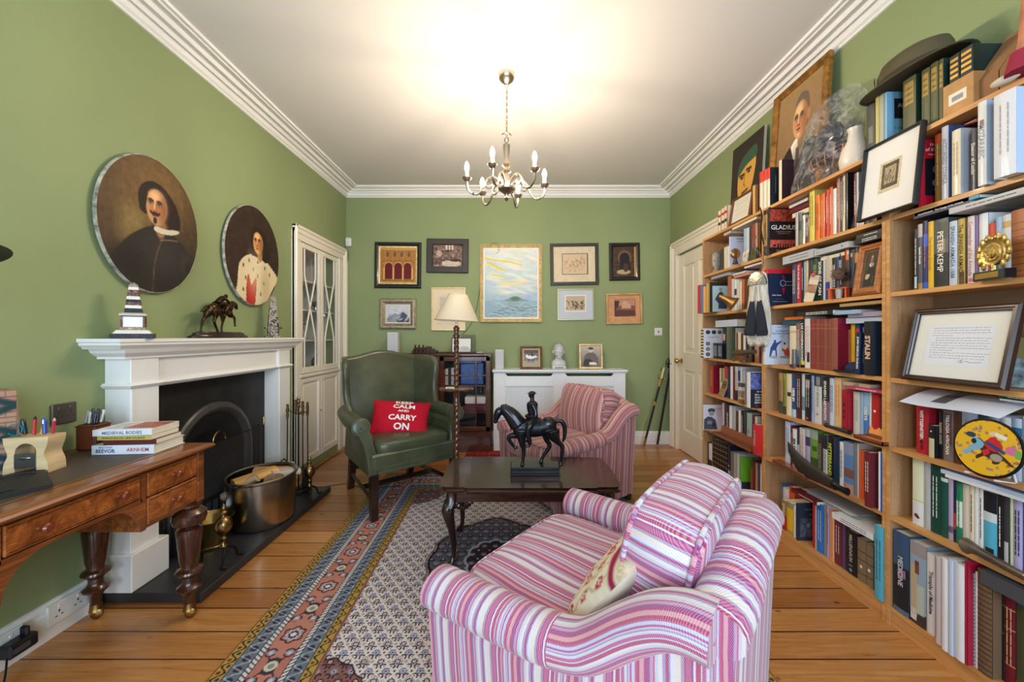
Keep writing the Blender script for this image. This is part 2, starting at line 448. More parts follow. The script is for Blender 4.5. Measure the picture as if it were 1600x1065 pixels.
def floor_mat():
 t=NT('varnished_pine_boards');tc=t.n('ShaderNodeTexCoord');sp=t.n('ShaderNodeSeparateXYZ');t.l(tc.outputs['Object'],sp.inputs[0])
 x,y=sp.outputs[0],sp.outputs[1]
 b=t.math('MULTIPLY_ADD',y,1/.136,20.35);bi=t.math('FLOOR',b);bf=t.math('FRACT',b)
 wn=t.n('ShaderNodeTexWhiteNoise',noise_dimensions='1D');t.l(bi,wn.inputs['W']);rv=wn.outputs['Value']
 cv=t.n('ShaderNodeCombineXYZ');t.l(t.math('MULTIPLY_ADD',rv,37,x),cv.inputs[0]);t.l(y,cv.inputs[1]);t.l(t.math('MULTIPLY',bi,3.7),cv.inputs[2])
 mp=t.n('ShaderNodeMapping');t.l(cv.outputs[0],mp.inputs[0]);mp.inputs['Scale'].default_value=(.55,9,1)
 gr=t.noise(mp.outputs[0],4,5,.62,1.8)
 mp2=t.n('ShaderNodeMapping');t.l(cv.outputs[0],mp2.inputs[0]);mp2.inputs['Scale'].default_value=(2,60,1)
 fine=t.noise(mp2.outputs[0],5,2)
 base=t.ramp(gr,[(.25,(176,116,62)),(.46,(200,140,80)),(.6,(212,154,92)),(.78,(222,168,106))])
 base=t.mix(t.math('MULTIPLY',fine,.30),base,rgb((140,88,44)))
 tint=t.ramp(rv,[(0,(196,172,150)),(.5,(232,222,208)),(1,(255,250,240))])
 base=t.mix(1.0,base,tint,'MULTIPLY')
 mk=t.n('ShaderNodeMapping');t.l(cv.outputs[0],mk.inputs[0]);mk.inputs['Scale'].default_value=(4.2,7.4,1)
 vo=t.n('ShaderNodeTexVoronoi');t.l(mk.outputs[0],vo.inputs['Vector']);vo.inputs['Scale'].default_value=1.0
 k=t.ramp(vo.outputs['Distance'],[(.03,(255,255,255)),(.085,(0,0,0))])
 base=t.mix(t.math('MULTIPLY',k,.85),base,rgb((62,34,18)))
 gap=t.math('LESS_THAN',t.math('ABSOLUTE',t.math('SUBTRACT',bf,.5)),.478)
 base=t.mix(gap,rgb((38,22,12)),base)
 ro=t.math('MULTIPLY_ADD',gr,.22,.2)
 t.set(base,ro,0,.5,.25)
 t.bump(t.math('ADD',t.math('MULTIPLY',gap,.6),t.math('MULTIPLY',fine,.12)),.35,.004);return t.m
g=G();g.box(XL-.12,XR+.12,YF-.12,YB+.12,-.08,0,floor_mat());obj('floor',g,kind='structure',world=True,loc=(0,0,0))
CP=[(0,-.067),(.012,-.067),(.016,-.058),(.030,-.050),(.034,-.012),(.048,-.010),(.052,-.026),(.060,-.030),(.066,-.020),(.070,-.006),
(.098,-.006),(.102,-.020),(.112,-.024),(.120,-.014),(.124,-.005),(.160,-.005),(.163,-.016),(.171,-.016),(.174,-.006),(.186,-.006),(.189,-.014),(.198,-.014),(.202,0),(0,0)]
g=G()
cor=[(XL,YF),(XL,YB),(XR,YB),(XR,YF)];sg=[(1,1),(1,-1),(-1,-1),(-1,1)]
rings=[]
for(x,y),(sx,sy)in zip(cor,sg):rings.append([(x+sx*p,y+sy*p,ZC+h)for p,h in CP])
rings.append(rings[0])
for a,b in zip(rings[:-1],rings[1:]):
 n=len(CP);g.raw(a+b,[(j,(j+1)%n,n+(j+1)%n,n+j)for j in range(n)],mat((240,238,235),.6))
obj('trim_1',g,kind='structure',world=True,loc=(0,0,ZC),ang=20)
def skirt(name,axis,pos,a,b,sgn):
 g=G();prof=[(0,0),(.022,0),(.022,.105),(.017,.112),(.017,.128),(.008,.142),(0,.145)]
 rings=[]
 for t_ in(a,b):rings.append([((pos+sgn*p,t_,h)if axis=='x' else(t_,pos+sgn*p,h))for p,h in prof])
 g.loft(rings,WHITE);obj(name,g,kind='structure',world=True,ang=20)
skirt('baseboard_left','x',XL,YF,1.74,1);skirt('baseboard_left','x',XL,3.10,3.27,1)
skirt('baseboard_back','y',YB,XL+.03,XR,-1);skirt('baseboard_right','x',XR,YF,.8,-1);skirt('baseboard_right','x',XR,4.27,YB,-1)
g=G();RX,RY=-.045,2.35
g.lathe([(0,-.024),(.05,-.024),(.06,-.018),(.09,-.016),(.10,-.024),(.115,-.024),(.125,-.012),(.15,-.011),(.158,-.018),(.168,-.018),(.176,-.008),(.186,-.010),(.192,-.004),(.198,0),(0,0)],
mat((244,242,238),.6),64,T(RX,RY,ZC))
obj('ceiling_rose',g,label='round white plaster ceiling rose above the chandelier',cat='ceiling rose',world=True,ang=20)
# alcove cabinet in the left wall
cab=thing('alcove_cabinet','tall white built-in cabinet with astragal glazed upper doors, beside the fireplace','cabinet',(XL,3.27,0))
g=G();y0,y1=3.27,4.31;zt=2.18
def arch_side(g,ya,yb,z0,z1):
 g.box(XL,XL+.02,ya,yb,z0,z1,CREAM);
for ya,yb,o in((3.27,3.375,1),(4.137,YB,-1)):
 g.box(XL,XL+.022,ya,yb,0,2.06,CREAM);a=ya if o>0 else yb-.03 if False else yb
 if o>0:g.box(XL,XL+.045,ya,ya+.03,0,zt,CREAM,r=.008);g.box(XL,XL+.032,ya+.03,ya+.05,0,2.10,CREAM,r=.006)
 else:g.box(XL,XL+.045,4.25,4.28,0,2.18,CREAM,r=.008);g.box(XL,XL+.032,4.23,4.25,0,2.1,CREAM,r=.006)
g.box(XL,XL+.022,3.27,4.28,2.055,2.13,CREAM);g.box(XL,XL+.045,3.27,4.28,2.15,2.18,CREAM,r=.008);g.box(XL,XL+.034,3.27,4.28,2.11,2.15,CREAM,r=.006)
g.box(XL,XL+.03,3.36,4.15,.845,.875,CREAM,r=.006)
obj('frame',g,cab,world=True)
g=G();IN=mat((206,206,202),.6)
g.box(XL-.36,XL-.35,3.36,4.16,0,2.08,IN);g.box(XL-.35,XL-.001,3.36,3.378,0,2.08,IN);g.box(XL-.35,XL-.001,4.139,4.157,0,2.08,IN)
g.box(XL-.35,XL-.001,3.378,4.139,2.062,2.08,IN);g.box(XL-.35,XL-.001,3.378,4.139,.04,.058,IN)
obj('carcass',g,cab,world=True)
for z in(.88,1.17,1.45,1.72):
 g=G();g.box(XL-.345,XL-.03,3.38,4.135,z,z+.014,IN);obj('shelf',g,cab,world=True)
def glass():
 t=NT('clear_glass');g1=t.n('ShaderNodeBsdfTransparent');g2=t.n('ShaderNodeBsdfGlossy');g2.inputs['Roughness'].default_value=.02
 fr=t.n('ShaderNodeLayerWeight');fr.inputs[0].default_value=.5;fp_=t.math('MULTIPLY_ADD',t.math('POWER',fr.outputs['Facing'],5.0),.5,.04);mx=t.n('ShaderNodeMixShader')
 t.l(fp_,mx.inputs[0]);t.l(g1.outputs[0],mx.inputs[1]);t.l(g2.outputs[0],mx.inputs[2]);t.l(mx.outputs[0],t.out.inputs[0]);return t.m
GLASS=glass()
BRASS=mat((205,165,90),.25,1,bump=.02);STEEL=mat((150,150,152),.3,1);GOLD=mat((214,170,92),.32,1,bump=.08,bs=120)
for k,(a,b)in enumerate(((3.382,3.757),(3.760,4.135))):
 for nm,z0,z1 in(('glazed_door',.88,2.05),('panelled_door',.065,.84)):
  g=G();s=.045;X0,X1=XL-.012,XL+.012
  for(c,d,e,f)in((a,a+s,z0,z1),(b-s,b,z0,z1),(a+s,b-s,z0,z0+s+.01),(a+s,b-s,z1-s,z1)):g.box(X0,X1,c,d,e,f,CREAM,r=.003)
  if nm=='panelled_door':
   g.box(X0,X0+.008,a+s,b-s,z0+s,z1-s,CREAM);g.box(X0,X0+.013,a+s+.03,b-s-.03,z0+s+.04,z1-s-.03,CREAM,r=.004)
   d_=obj(nm,g,cab,world=True)
  else:
   d_=obj(nm,g,cab,world=True)
   g=G();ya,yb=a+s,b-s;za,zb=z0+s+.01,z1-s;w=yb-ya;h=zb-za
   L=ya+.16*w;Rr=ya+.84*w;za2=za+.24*h;zb2=za+.78*h
   for P in([(L,zb),(L,zb2),(Rr,za2),(Rr,za)],[(Rr,zb),(Rr,zb2),(L,za2),(L,za)]):
    g.tube([(XL,y,z)for y,z in P],.008,CREAM,6)
   e_=obj('glazing_bars',g,world=True,parent=None,loc=(XL,3.27,0));e_.parent=d_;e_.location=(0,0,0)
   g=G();g.box(XL-.004,XL-.001,ya,yb,za,zb,GLASS);e_=obj('pane',g,world=True,loc=(XL,3.27,0));e_.parent=d_;e_.location=(0,0,0)
g=G();g.ball((XL+.022,3.79,1.42),.012,WHITE);obj('knob',g,cab,world=True)
g=G();g.ball((XL+.02,3.735,.50),.008,BRASS);obj('knob',g,cab,world=True)
SILV=mat((190,190,195),.25,1);BRN=mat((96,62,36),.5,var=.3)
g=G();g.lathe([(.03,0),(.035,.01),(.012,.03),(.012,.07),(.04,.11),(.045,.17),(.04,.18),(.0,.18)],SILV,20);g.tube([(.04,0,.15),(.075,0,.14),(.07,0,.10),(.035,0,.1)],.005,SILV);g.tube([(-.04,0,.15),(-.075,0,.14),(-.07,0,.10),(-.035,0,.1)],.005,SILV)
obj('silver_cup',g,label='two-handled silver cup behind the glass on the cabinet\'s middle shelf',cat='cup',loc=(XL-.13,3.62,1.184))
g=G();g.lathe([(.035,0),(.04,.01),(.015,.03),(.02,.06),(.03,.09),(.0,.10)],SILV,18);obj('silver_cup',g,label='small silver cup left of the two-handled cup in the cabinet',cat='cup',loc=(XL-.10,3.46,1.184))
g=G();g.lathe([(.06,0),(.065,.02),(.05,.05),(.055,.12),(.04,.18),(.03,.22),(0,.24)],mat((150,110,70),.5,var=.4,vs=30),18);g.ball((.0,0,.25),.03,BRN)
obj('carved_figure',g,label='carved brown figure behind glass on the cabinet\'s top shelf',cat='ornament',loc=(XL-.12,3.55,1.464))
g=G();g.box(-.05,.05,-.06,.06,0,.16,BRN,r=.008);g.box(-.04,.045,-.05,.05,.16,.17,mat((60,36,24)),r=.003)
obj('wooden_box',g,label='dark wooden box at the bottom left of the glazed cabinet',cat='box',loc=(XL-.15,3.50,.894))
g=G();g.lathe([(.05,0),(.055,.01),(.02,.02),(.018,.05),(.05,.08),(.06,.10),(0,.1)],SILV,18);obj('silver_dish',g,label='silver footed dish behind the right glazed door of the cabinet',cat='dish',loc=(XL-.13,3.92,1.464))
g=G();g.lathe([(.03,0),(.05,.03),(.05,.08),(.02,.12),(.02,.15),(0,.15)],mat((120,90,60),.4),18);obj('small_jar',g,label='brown jar behind the right glazed door, lowest glass shelf',cat='jar',loc=(XL-.13,3.95,.894))
# door in the right wall
t_=thing('door_1',None,None,(XR,3.36,0));t_['kind']='structure';door=t_
g=G();X0,X1=XR+.012,XR+.05;ya,yb=3.365,4.15
rails=[(ya,ya+.11,.005,2.08),(yb-.11,yb,.005,2.08),(ya+.11,yb-.11,.005,.24),(ya+.11,yb-.11,.86,1.05),(ya+.11,yb-.11,1.95,2.08),((ya+yb)/2-.05,(ya+yb)/2+.05,.24,.86),((ya+yb)/2-.05,(ya+yb)/2+.05,1.05,1.95)]
for c,d,e,f in rails:g.box(X0,X1,c,d,e,f,CREAM,r=.004)
g.box(X0+.016,X1-.005,ya+.1,yb-.1,.2,2.0,CREAM)
for c,d in((ya+.11,(ya+yb)/2-.05),((ya+yb)/2+.05,yb-.11)):
 for e,f in((.24,.86),(1.05,1.95)):g.box(X0+.006,X0+.02,c+.035,d-.035,e+.035,f-.035,CREAM,r=.005)
obj('door_leaf',g,door,world=True)
g=G()
for(a,b,c,d)in((4.155,4.265,0,2.2),(3.25,3.36,0,2.2),(3.36,4.155,2.09,2.2)):
 g.box(XR-.022,XR,a,b,c,d,CREAM)
g.box(XR-.045,XR-.0,4.235,4.268,0,2.232,CREAM,r=.008);g.box(XR-.045,XR,3.25,4.268,2.2,2.232,CREAM,r=.008);g.box(XR-.034,XR,3.25,4.24,2.17,2.2,CREAM,r=.006);g.box(XR-.034,XR,4.21,4.238,0,2.2,CREAM,r=.006)
g.box(XR,XR+.06,4.152,4.158,0,2.09,CREAM)
obj('architrave',g,door,world=True)
g=G();M=T(XR+.012,4.085,.955)@R(-pi/2,'Y');g.lathe([(0,0),(.026,0),(.026,.005),(.012,.008),(.011,.03),(.024,.04),(.028,.055),(.022,.068),(0,.072)],BRASS,20,M);obj('door_handle',g,door,world=True)
# fireplace
PAINT=mat((238,236,232),.42,bump=.05,bs=70)
IRON=mat((38,37,36),.5,.2,var=.2,vs=10,bump=.1,bs=60);SLATE=mat((46,46,48),.42,var=.2,vs=6,bump=.05)
fp=thing('fireplace','white painted mantelpiece fireplace with black cast iron arched grate and slate hearth','fireplace',(XL,2.4,0))
g=G();pr=[(0,1.205),(.19,1.205),(.19,1.190),(.183,1.186),(.183,1.176),(.175,1.170),(.165,1.158),(0,1.158)]
def swept(g,pr,ya,yb,mt,ret=True):
 """moulding along y with mitred returns to the wall; pr = (projection, z)"""
 pm=max(p for p,z in pr)
 rings=[[(XL,ya+(pm-p)if ret else ya,z)for p,z in pr],[(XL+p,ya+(pm-p)if ret else ya,z)for p,z in pr],[(XL+p,yb-(pm-p)if ret else yb,z)for p,z in pr],[(XL,yb-(pm-p)if ret else yb,z)for p,z in pr]]
 g.loft(rings,mt,True,False)
swept(g,pr,1.655,3.125,PAINT);obj('mantel_shelf',g,fp,world=True,ang=20)
g=G();swept(g,[(0,1.158),(.165,1.158),(.155,1.140),(.140,1.128),(.128,1.122),(.128,1.112),(0,1.112)],1.70,3.09,PAINT)
g.box(XL,XL+.105,1.80,3.03,.985,1.112,PAINT,r=.002);swept(g,[(0,.995),(.118,.995),(.126,.985),(.118,.975),(.108,.968),(0,.968)],1.79,3.05,PAINT)
obj('frieze',g,fp,world=True,ang=20)
for ya,yb in((1.769,1.913),(2.896,3.04)):
 g=G();g.box(XL,XL+.121,ya,yb,.045,1.112,PAINT,r=.003)
 swept(g,[(0,.998),(.130,.998),(.140,.988),(.134,.980),(.124,.972),(0,.972)],ya-.018,yb+.018,PAINT)
 g.box(XL,XL+.124,ya+.004,ya+.012,.2,.965,PAINT);p_=obj('pilaster',g,fp,world=True,ang=20)
 g=G();g.box(XL,XL+.145,ya-.02,yb+.03,.045,.217,PAINT,r=.004);q=obj('plinth',g,world=True,loc=(XL,2.4,0));q.parent=p_;q.location=(0,0,0)
g=G();g.box(XL,-1.416,1.753,3.007,0,.045,SLATE,r=.004);obj('hearth',g,fp,world=True)
g=G();cy,cz,ri=2.405,.47,.27;N=24;PX=XL+.012
arc=[(cy+ri*cos(pi-pi*i/N),cz+ri*sin(pi*i/N))for i in range(N+1)]
inner=[(cy-ri,.045)]+arc+[(cy+ri,.045)]
outer=[(1.913,.045)]+[(1.913,.985)]+[(1.913+(2.896-1.913)*i/(N-2),.985)for i in range(1,N-1)]+[(2.896,.985),(2.896,.045)]
n=len(inner);outer=outer[:n]if len(outer)>=n else outer+[outer[-1]]*(n-len(outer))
g.raw([(PX,y,z)for y,z in inner]+[(PX,y,z)for y,z in outer],[(i,n+i,n+i+1,i+1)for i in range(n-1)],IRON)
obj('iron_surround',g,fp,world=True)
g=G();rings=[]
for i in range(N+1):
 a=pi-pi*i/N;rr=[]
 for r_,x_ in((.335,0),(.335,.012),(.325,.022),(.30,.028),(.28,.018),(.268,.0)):rr.append((PX+x_,cy+r_*cos(a),cz+r_*sin(a)))
 rings.append(rr)
rings=[[(p[0],p[1],.05)for p in rings[0]]]+rings+[[(p[0],p[1],.05)for p in rings[-1]]]
g.loft(rings,mat((92,90,88),.34,.6,bump=.8,bs=45),True,True);obj('arch_moulding',g,fp,world=True,ang=30)  # paler than the surround: highlights on the relief are put into the colour
g=G();FIREBOX_BLACK=mat((22,21,20),.7,var=.3);rings=[]  # near-black lining of the recessed firebox
for d,k in((0,1),(-.04,.84),(-.05,.80),(-.22,.62),(-.30,.4)):
 rings.append([(PX+d,cy+(y-cy)*k,.045+(z-.045)*(k*.9+.1))for y,z in inner])
g.loft(rings,FIREBOX_BLACK,False,False);g.face([(PX-.30,cy+(y-cy)*.4,.045+(z-.045)*.46)for y,z in inner],FIREBOX_BLACK)
obj('firebox',g,fp,world=True)
g=G()
for i in range(7):g.box(XL-.02,XL-.005,2.24+i*.055,2.252+i*.055,.10,.20,IRON)
g.box(XL-.025,XL,2.21,2.60,.19,.21,IRON);g.box(XL-.025,XL,2.21,2.60,.09,.11,IRON);obj('grate',g,fp,world=True)
# rug
def make_rug():
 x0,x1,y0,y1=-1.085,.925,.82,3.42;w,h=x1-x0,y1-y0;k=330
 W_,H_=int(w*k),int(h*k)
 X,Y=np.meshgrid((np.arange(W_)+.5)/k,(np.arange(H_)+.5)/k)
 ex=np.minimum(X,w-X);ey=np.minimum(Y,h-Y);d=np.minimum(ex,ey);s=np.where(ex<ey,Y,X)
 A=np.zeros((H_,W_,3))+np.array([214,202,196.])
 def put(m,c,al=1.0):m=(m.astype(float)*al)[...,None];A[:]=A*(1-m)+np.array(c,float)*m
 rng=np.random.RandomState(3)
 def motif(dark,mid,light,mask):
  px,py=.062,.082
  for(ox,oy,typ)in((0,0,0),(.5,.5,1)):
   gx=((X/px+ox)%1-.5)*px;gy=((Y/py+oy)%1-.5)*py
   par=((np.floor(X/px+ox)+np.floor(Y/py+oy))%2)
   r=np.hypot(gx,gy);th=np.arctan2(gy,gx)
   if typ==0:
    dm=np.abs(gx)*1.25+np.abs(gy)
    put(mask&(r<.0125+.0022*np.cos(8*th)),dark);put(mask&(r<.0068),light);put(mask&(r<.0025),(150,90,80))
    put(mask&(np.abs(dm-.0245)<.0019)&(par>.5),dark,.8)
   else:
    put(mask&(r<.0145+.002*np.cos(6*th)),mid);put(mask&(r<.0085)&(r>.005),light,.8);put(mask&(r<.003),dark)
  for(cx_,cy_,rr,a0)in((.25,.25,.0125,1),(.75,.75,.0125,1),(.75,.25,.0125,-1),(.25,.75,.0125,-1)):
   gx=((X/px)%1-cx_)*px;gy=((Y/py)%1-cy_)*py
   r=np.hypot(gx,gy);m=(np.abs(r-.0098)<.0030)&((gx*a0+gy)>-.003)
   put(mask&m,dark,.95)
   put(mask&(np.hypot(gx+.002*a0,gy)<.0028),(132,84,84))
  gx=((X/px)%1-.5)*px;gy=((Y/py)%1)*py;gy=np.minimum(gy,py-gy)
  put(mask&(np.hypot(gx,gy)<.0042),dark);gx2=((X/px)%1)*px;gx2=np.minimum(gx2,px-gx2);gy2=((Y/py)%1-.5)*py
  put(mask&(np.abs(np.abs(gx2)+np.abs(gy2)-.006)<.0014),dark)
 fld=d>.375
 motif((62,36,46),(120,122,146),(206,200,208),fld)
 mx,my=w/2-.01,h/2-.04;U=(X-mx)/.37;V=(Y-my)/.46
 th=np.arctan2(V,U);rr=np.hypot(U,V);edge=.90+.045*np.abs(np.cos(th*7))+.10*np.exp(-((np.abs(np.abs(th)-pi/2))/.16)**2)
 med=fld&(rr<edge);put(fld&(rr<edge+.035),(44,34,42));put(fld&(np.abs(rr-edge-.055)<.012),(120,96,96))
 put(med,(104,98,106));motif((38,34,44),(124,126,146),(170,168,178),med)
 inn=rr<.42+.04*np.abs(np.cos(th*6));put(inn&(rr>.38+.04*np.abs(np.cos(th*6))),(168,166,176));m2=rr<.38+.04*np.abs(np.cos(th*6))
 put(m2,(70,50,56));motif((34,30,38),(140,120,124),(180,170,172),m2)
 cxn=np.minimum(X-.375,w-.375-X);cyn=np.minimum(Y-.375,h-.375-Y);q=np.hypot(cxn/.22,cyn/.26)+.05*np.abs(np.cos(np.arctan2(cyn,cxn)*10))
 sp=fld&(q<1);put(fld&(np.abs(q-1)<.03),(56,40,46));put(sp,(132,92,88));motif((54,34,40),(120,116,134),(196,180,172),sp)
 def band(a,b,c):m=(d>=a)&(d<b);put(m,c);return m
 band(0,.006,(186,120,62));m=band(.006,.056,(178,140,62))
 u=(s%.056)/.056;v=(d-.006)/.05
 put(m&(np.abs(v-.5-.27*np.sin(2*pi*u))<.09),(42,36,44));put(m&(np.hypot((u-.25)*1.1,v-.34)<.15),(96,60,66));put(m&(np.hypot((u-.75)*1.1,v-.66)<.15),(56,62,84))
 put(m&((v<.07)|(v>.93)),(40,34,40))
 m=band(.056,.108,(102,110,124));u=(s%.047)/.047;v=(d-.056)/.052
 put(m&(np.hypot((u-.5)*1.,(v-.5))<.27),(48,46,66));put(m&(np.hypot(u-.5,v-.5)<.1),(120,60,70));put(m&(np.abs(v-.5-.4*np.sin(2*pi*u))<.07),(168,178,176));put(m&(np.hypot(u-.02,v-.5)<.13),(166,150,110))
 m=band(.108,.136,(206,200,196));u=(s%.018)/.018;v=(d-.108)/.028
 put(m&(np.abs((u+v)%1-.5)<.16),(52,44,52));put(m&((v<.1)|(v>.9)),(46,36,42))
 m=band(.136,.252,(176,112,98));u=(s%.30)/.30;v=(d-.136)/.116
 hexd=np.abs((u-.5)*2.1)+np.maximum(0,np.abs(v-.5)-.2)*1.3
 put(m&(np.abs(hexd-.86)<.035),(66,44,50));put(m&(hexd<.82),(184,122,104))
 r=np.hypot((u-.5)*2.6,v-.5);t2=np.arctan2(v-.5,(u-.5)*2.6)
 put(m&(r<.42)&(np.abs(r-.34-.04*np.cos(6*t2))<.035),(62,46,54));put(m&(r<.25+.04*np.cos(8*t2)),(170,172,184));put(m&(r<.17+.02*np.cos(8*t2)),(60,44,58));put(m&(r<.1),(214,204,190))
 uu=np.minimum(u,1-u);r2=np.hypot(uu*2.6,v-.5);put(m&(r2<.27+.06*np.cos(2*np.arctan2(v-.5,uu*2.6))),(66,54,62));put(m&(r2<.2),(202,192,160));put(m&(r2<.1),(130,136,156))
 for du,dv in((.2,.2),(.8,.8),(.2,.8),(.8,.2)):r3=np.hypot((u-du)*2.6,v-dv);put(m&(r3<.13),(134,138,158));put(m&(r3<.07),(206,186,170));put(m&(np.abs(r3-.16)<.03)&((u*9%1)<.6),(76,50,54))
 m=band(.252,.276,(206,200,196));u=(s%.018)/.018;v=(d-.252)/.024;put(m&(np.abs((u-v)%1-.5)<.16),(52,44,52));put(m&((v<.1)|(v>.9)),(46,36,42))
 m=band(.276,.324,(102,110,124));u=(s%.047)/.047;v=(d-.276)/.048
 put(m&(np.hypot((u-.5)*1.,(v-.5))<.27),(48,46,66));put(m&(np.hypot(u-.5,v-.5)<.1),(120,60,70));put(m&(np.abs(v-.5-.4*np.sin(2*pi*u))<.07),(168,178,176))
 m=band(.324,.368,(172,138,64));u=(s%.05)/.05;v=(d-.324)/.044
 put(m&(np.abs(v-.5-.27*np.sin(2*pi*u))<.09),(42,36,44));put(m&(np.hypot((u-.25)*1.1,v-.34)<.15),(96,60,66));put(m&((v<.08)|(v>.92)),(40,34,40))
 band(.368,.375,(150,96,84))
 A+=rng.randn(H_,W_,1)*5
 jj,ii=np.meshgrid(np.arange(W_+1),np.arange(H_+1));xs=jj/k-w/2;ys=ii/k-h/2
 zz=np.full(xs.shape,.009);bd=(jj==0)|(jj==W_)|(ii==0)|(ii==H_);zz[bd]=.001
 zz+=.0016*np.sin(xs*3.1+1)*np.sin(ys*2.3)*(~bd)
 V=np.stack([xs,ys,zz],-1).reshape(-1,3)
 C=A[np.minimum(ii,H_-1).ravel(),np.minimum(jj,W_-1).ravel()]
 a=(ii[:-1,:-1]*(W_+1)+jj[:-1,:-1]).ravel();fs=np.stack([a,a+1,a+W_+2,a+W_+1],1)
 o=link('persian_rug',colour_mesh('persian_rug',V,fs,C,attr_mat('wool_pile',.95,.08)))
 o.location=((x0+x1)/2,(y0+y1)/2,0);o.rotation_euler.z=radians(.9)
 tag(o,'large patterned wool rug with salmon border and dark central medallion','rug')
make_rug()
RUGZ=.011
cv=Cv(120,50,(142,52,46));cv.noise(10,(60,20))
for i in range(24):cv.e((i+.5)/24,.12,.012,.05,(206,160,110));cv.e((i+.5)/24,.3,.014,.06,(60,40,60))
o=thing('red_rug','small red rug lying on the boards beyond the coffee table','rug',(.0,3.97,0))
picture('pile',cv,.95,.36,o,xf=lambda V:np.stack([V[:,0],V[:,2]-.18,np.full(len(V),.008)],1),mt=attr_mat('wool_pile',.95,.08))
# writing desk
WAL=wood('walnut',(96,48,22),(168,98,46),5,1,.28,.35);BURL=wood('burr_walnut',(104,48,18),(204,122,56),5,1,.26,.4,burl=1)
BRZ0=mat((150,116,66),.35,1)
WALD=wood('dark_walnut',(44,22,14),(92,48,28),5,2,.25,.4)
dk=thing('writing_desk','burr walnut writing desk with leather top on turned legs with castors','desk',(-1.59,1.24,0))
XF=-1.375;y0,y1=.73,1.70;zt=.722
g=G();rp=[(-.024,-.0),(.0,.0),(.010,-.004),(.016,-.011),(.014,-.018),(.004,-.022),(-.024,-.022)]
xa,xb,ya,yb=-1.85,-1.355,.70,1.722
rings=[[(x+sx*p,y+sy*p,.74+h)for p,h in rp]for(x,y),(sx,sy)in zip(((xa,ya),(xb,ya),(xb,yb),(xa,yb),(xa,ya)),((-1,-1),(1,-1),(1,1),(-1,1),(-1,-1)))]
g.loft(rings,WAL,True,False);g.box(xa-.001,xb+.001,ya-.001,yb+.001,.72,.739,WAL);obj('desk_top',g,dk,world=True,ang=25)
g=G();g.box(-1.80,-1.435,.76,1.66,.739,.7402,mat((78,64,54),.5,var=.08,vs=4,bump=.2,bs=200));
for a,b,c,d in((-1.801,-1.434,1.656,1.660),(-1.801,-1.434,.76,.764),(-1.438,-1.434,.76,1.66),(-1.801,-1.797,.76,1.66),(-1.447,-1.444,.77,1.65)):g.box(a,b,c,d,.7402,.7405,GOLD)
obj('leather_inset',g,dk,world=True)
g=G();zc=.575
g.box(-1.83,XF,1.425,1.445,.49,.72,WAL);g.box(-1.83,XF,1.68,1.70,.49,.72,WAL);g.box(-1.83,XF-.01,1.43,1.69,.49,.50,WAL)
g.box(-1.83,XF,1.015,1.035,.49,.72,WAL);g.box(-1.83,XF,.74,.76,.49,.72,WAL);g.box(-1.83,XF-.01,.75,1.03,.49,.50,WAL)
g.box(-1.835,-1.82,.74,1.70,.49,.72,WAL);g.box(-1.82,XF,1.02,1.43,.60,.612,WAL);g.box(-1.82,XF,.74,1.70,.705,.72,WAL)
g.box(XF-.03,XF+.005,1.678,1.714,.49,.72,WAL,r=.004);g.box(XF-.03,XF+.005,.726,.762,.49,.72,WAL,r=.004)
for s_,yy in((-1,1.425),(1,1.035)):
 pts=[(yy,.60),(yy,.49)]+[(yy+s_*(.11*(1-cos(a))),.49+.11*sin(a)*1.0)for a in[pi/2*i/8 for i in range(1,9)]]
 g.prism(pts,XF-.012,XF,WAL,Matrix(((0,0,1,0),(1,0,0,0),(0,1,0,0),(0,0,0,1))))
obj('carcass',g,dk,world=True)
def drawer(ya,yb,za,zb,knobs):
 g=G();g.box(XF-.01,XF+.004,ya,yb,za,zb,BURL,r=.003);g.box(XF+.0,XF+.0052,ya+.008,yb-.008,za+.008,za+.0095,WALD);g.box(XF+.0,XF+.0052,ya+.008,yb-.008,zb-.0095,zb-.008,WALD)
 d_=obj('drawer',g,dk,world=True)
 for ky in knobs:
  g=G();M=T(XF+.004,ky,(za+zb)/2)@R(pi/2,'Y');g.lathe([(0,0),(.010,0),(.007,.006),(.008,.012),(.014,.018),(.015,.024),(.010,.029),(0,.030)],mat((120,52,26),.22,coat=.5),16,M)
  k_=obj('knob',g,world=True,loc=tuple(dk.location));k_.parent=d_;k_.location=(0,0,0)
drawer(1.039,1.421,.616,.702,(1.118,1.345));drawer(1.449,1.676,.610,.702,(1.563,));drawer(1.449,1.676,.504,.604,(1.563,))
drawer(.764,1.011,.610,.702,(.888,));drawer(.764,1.011,.504,.604,(.888,))
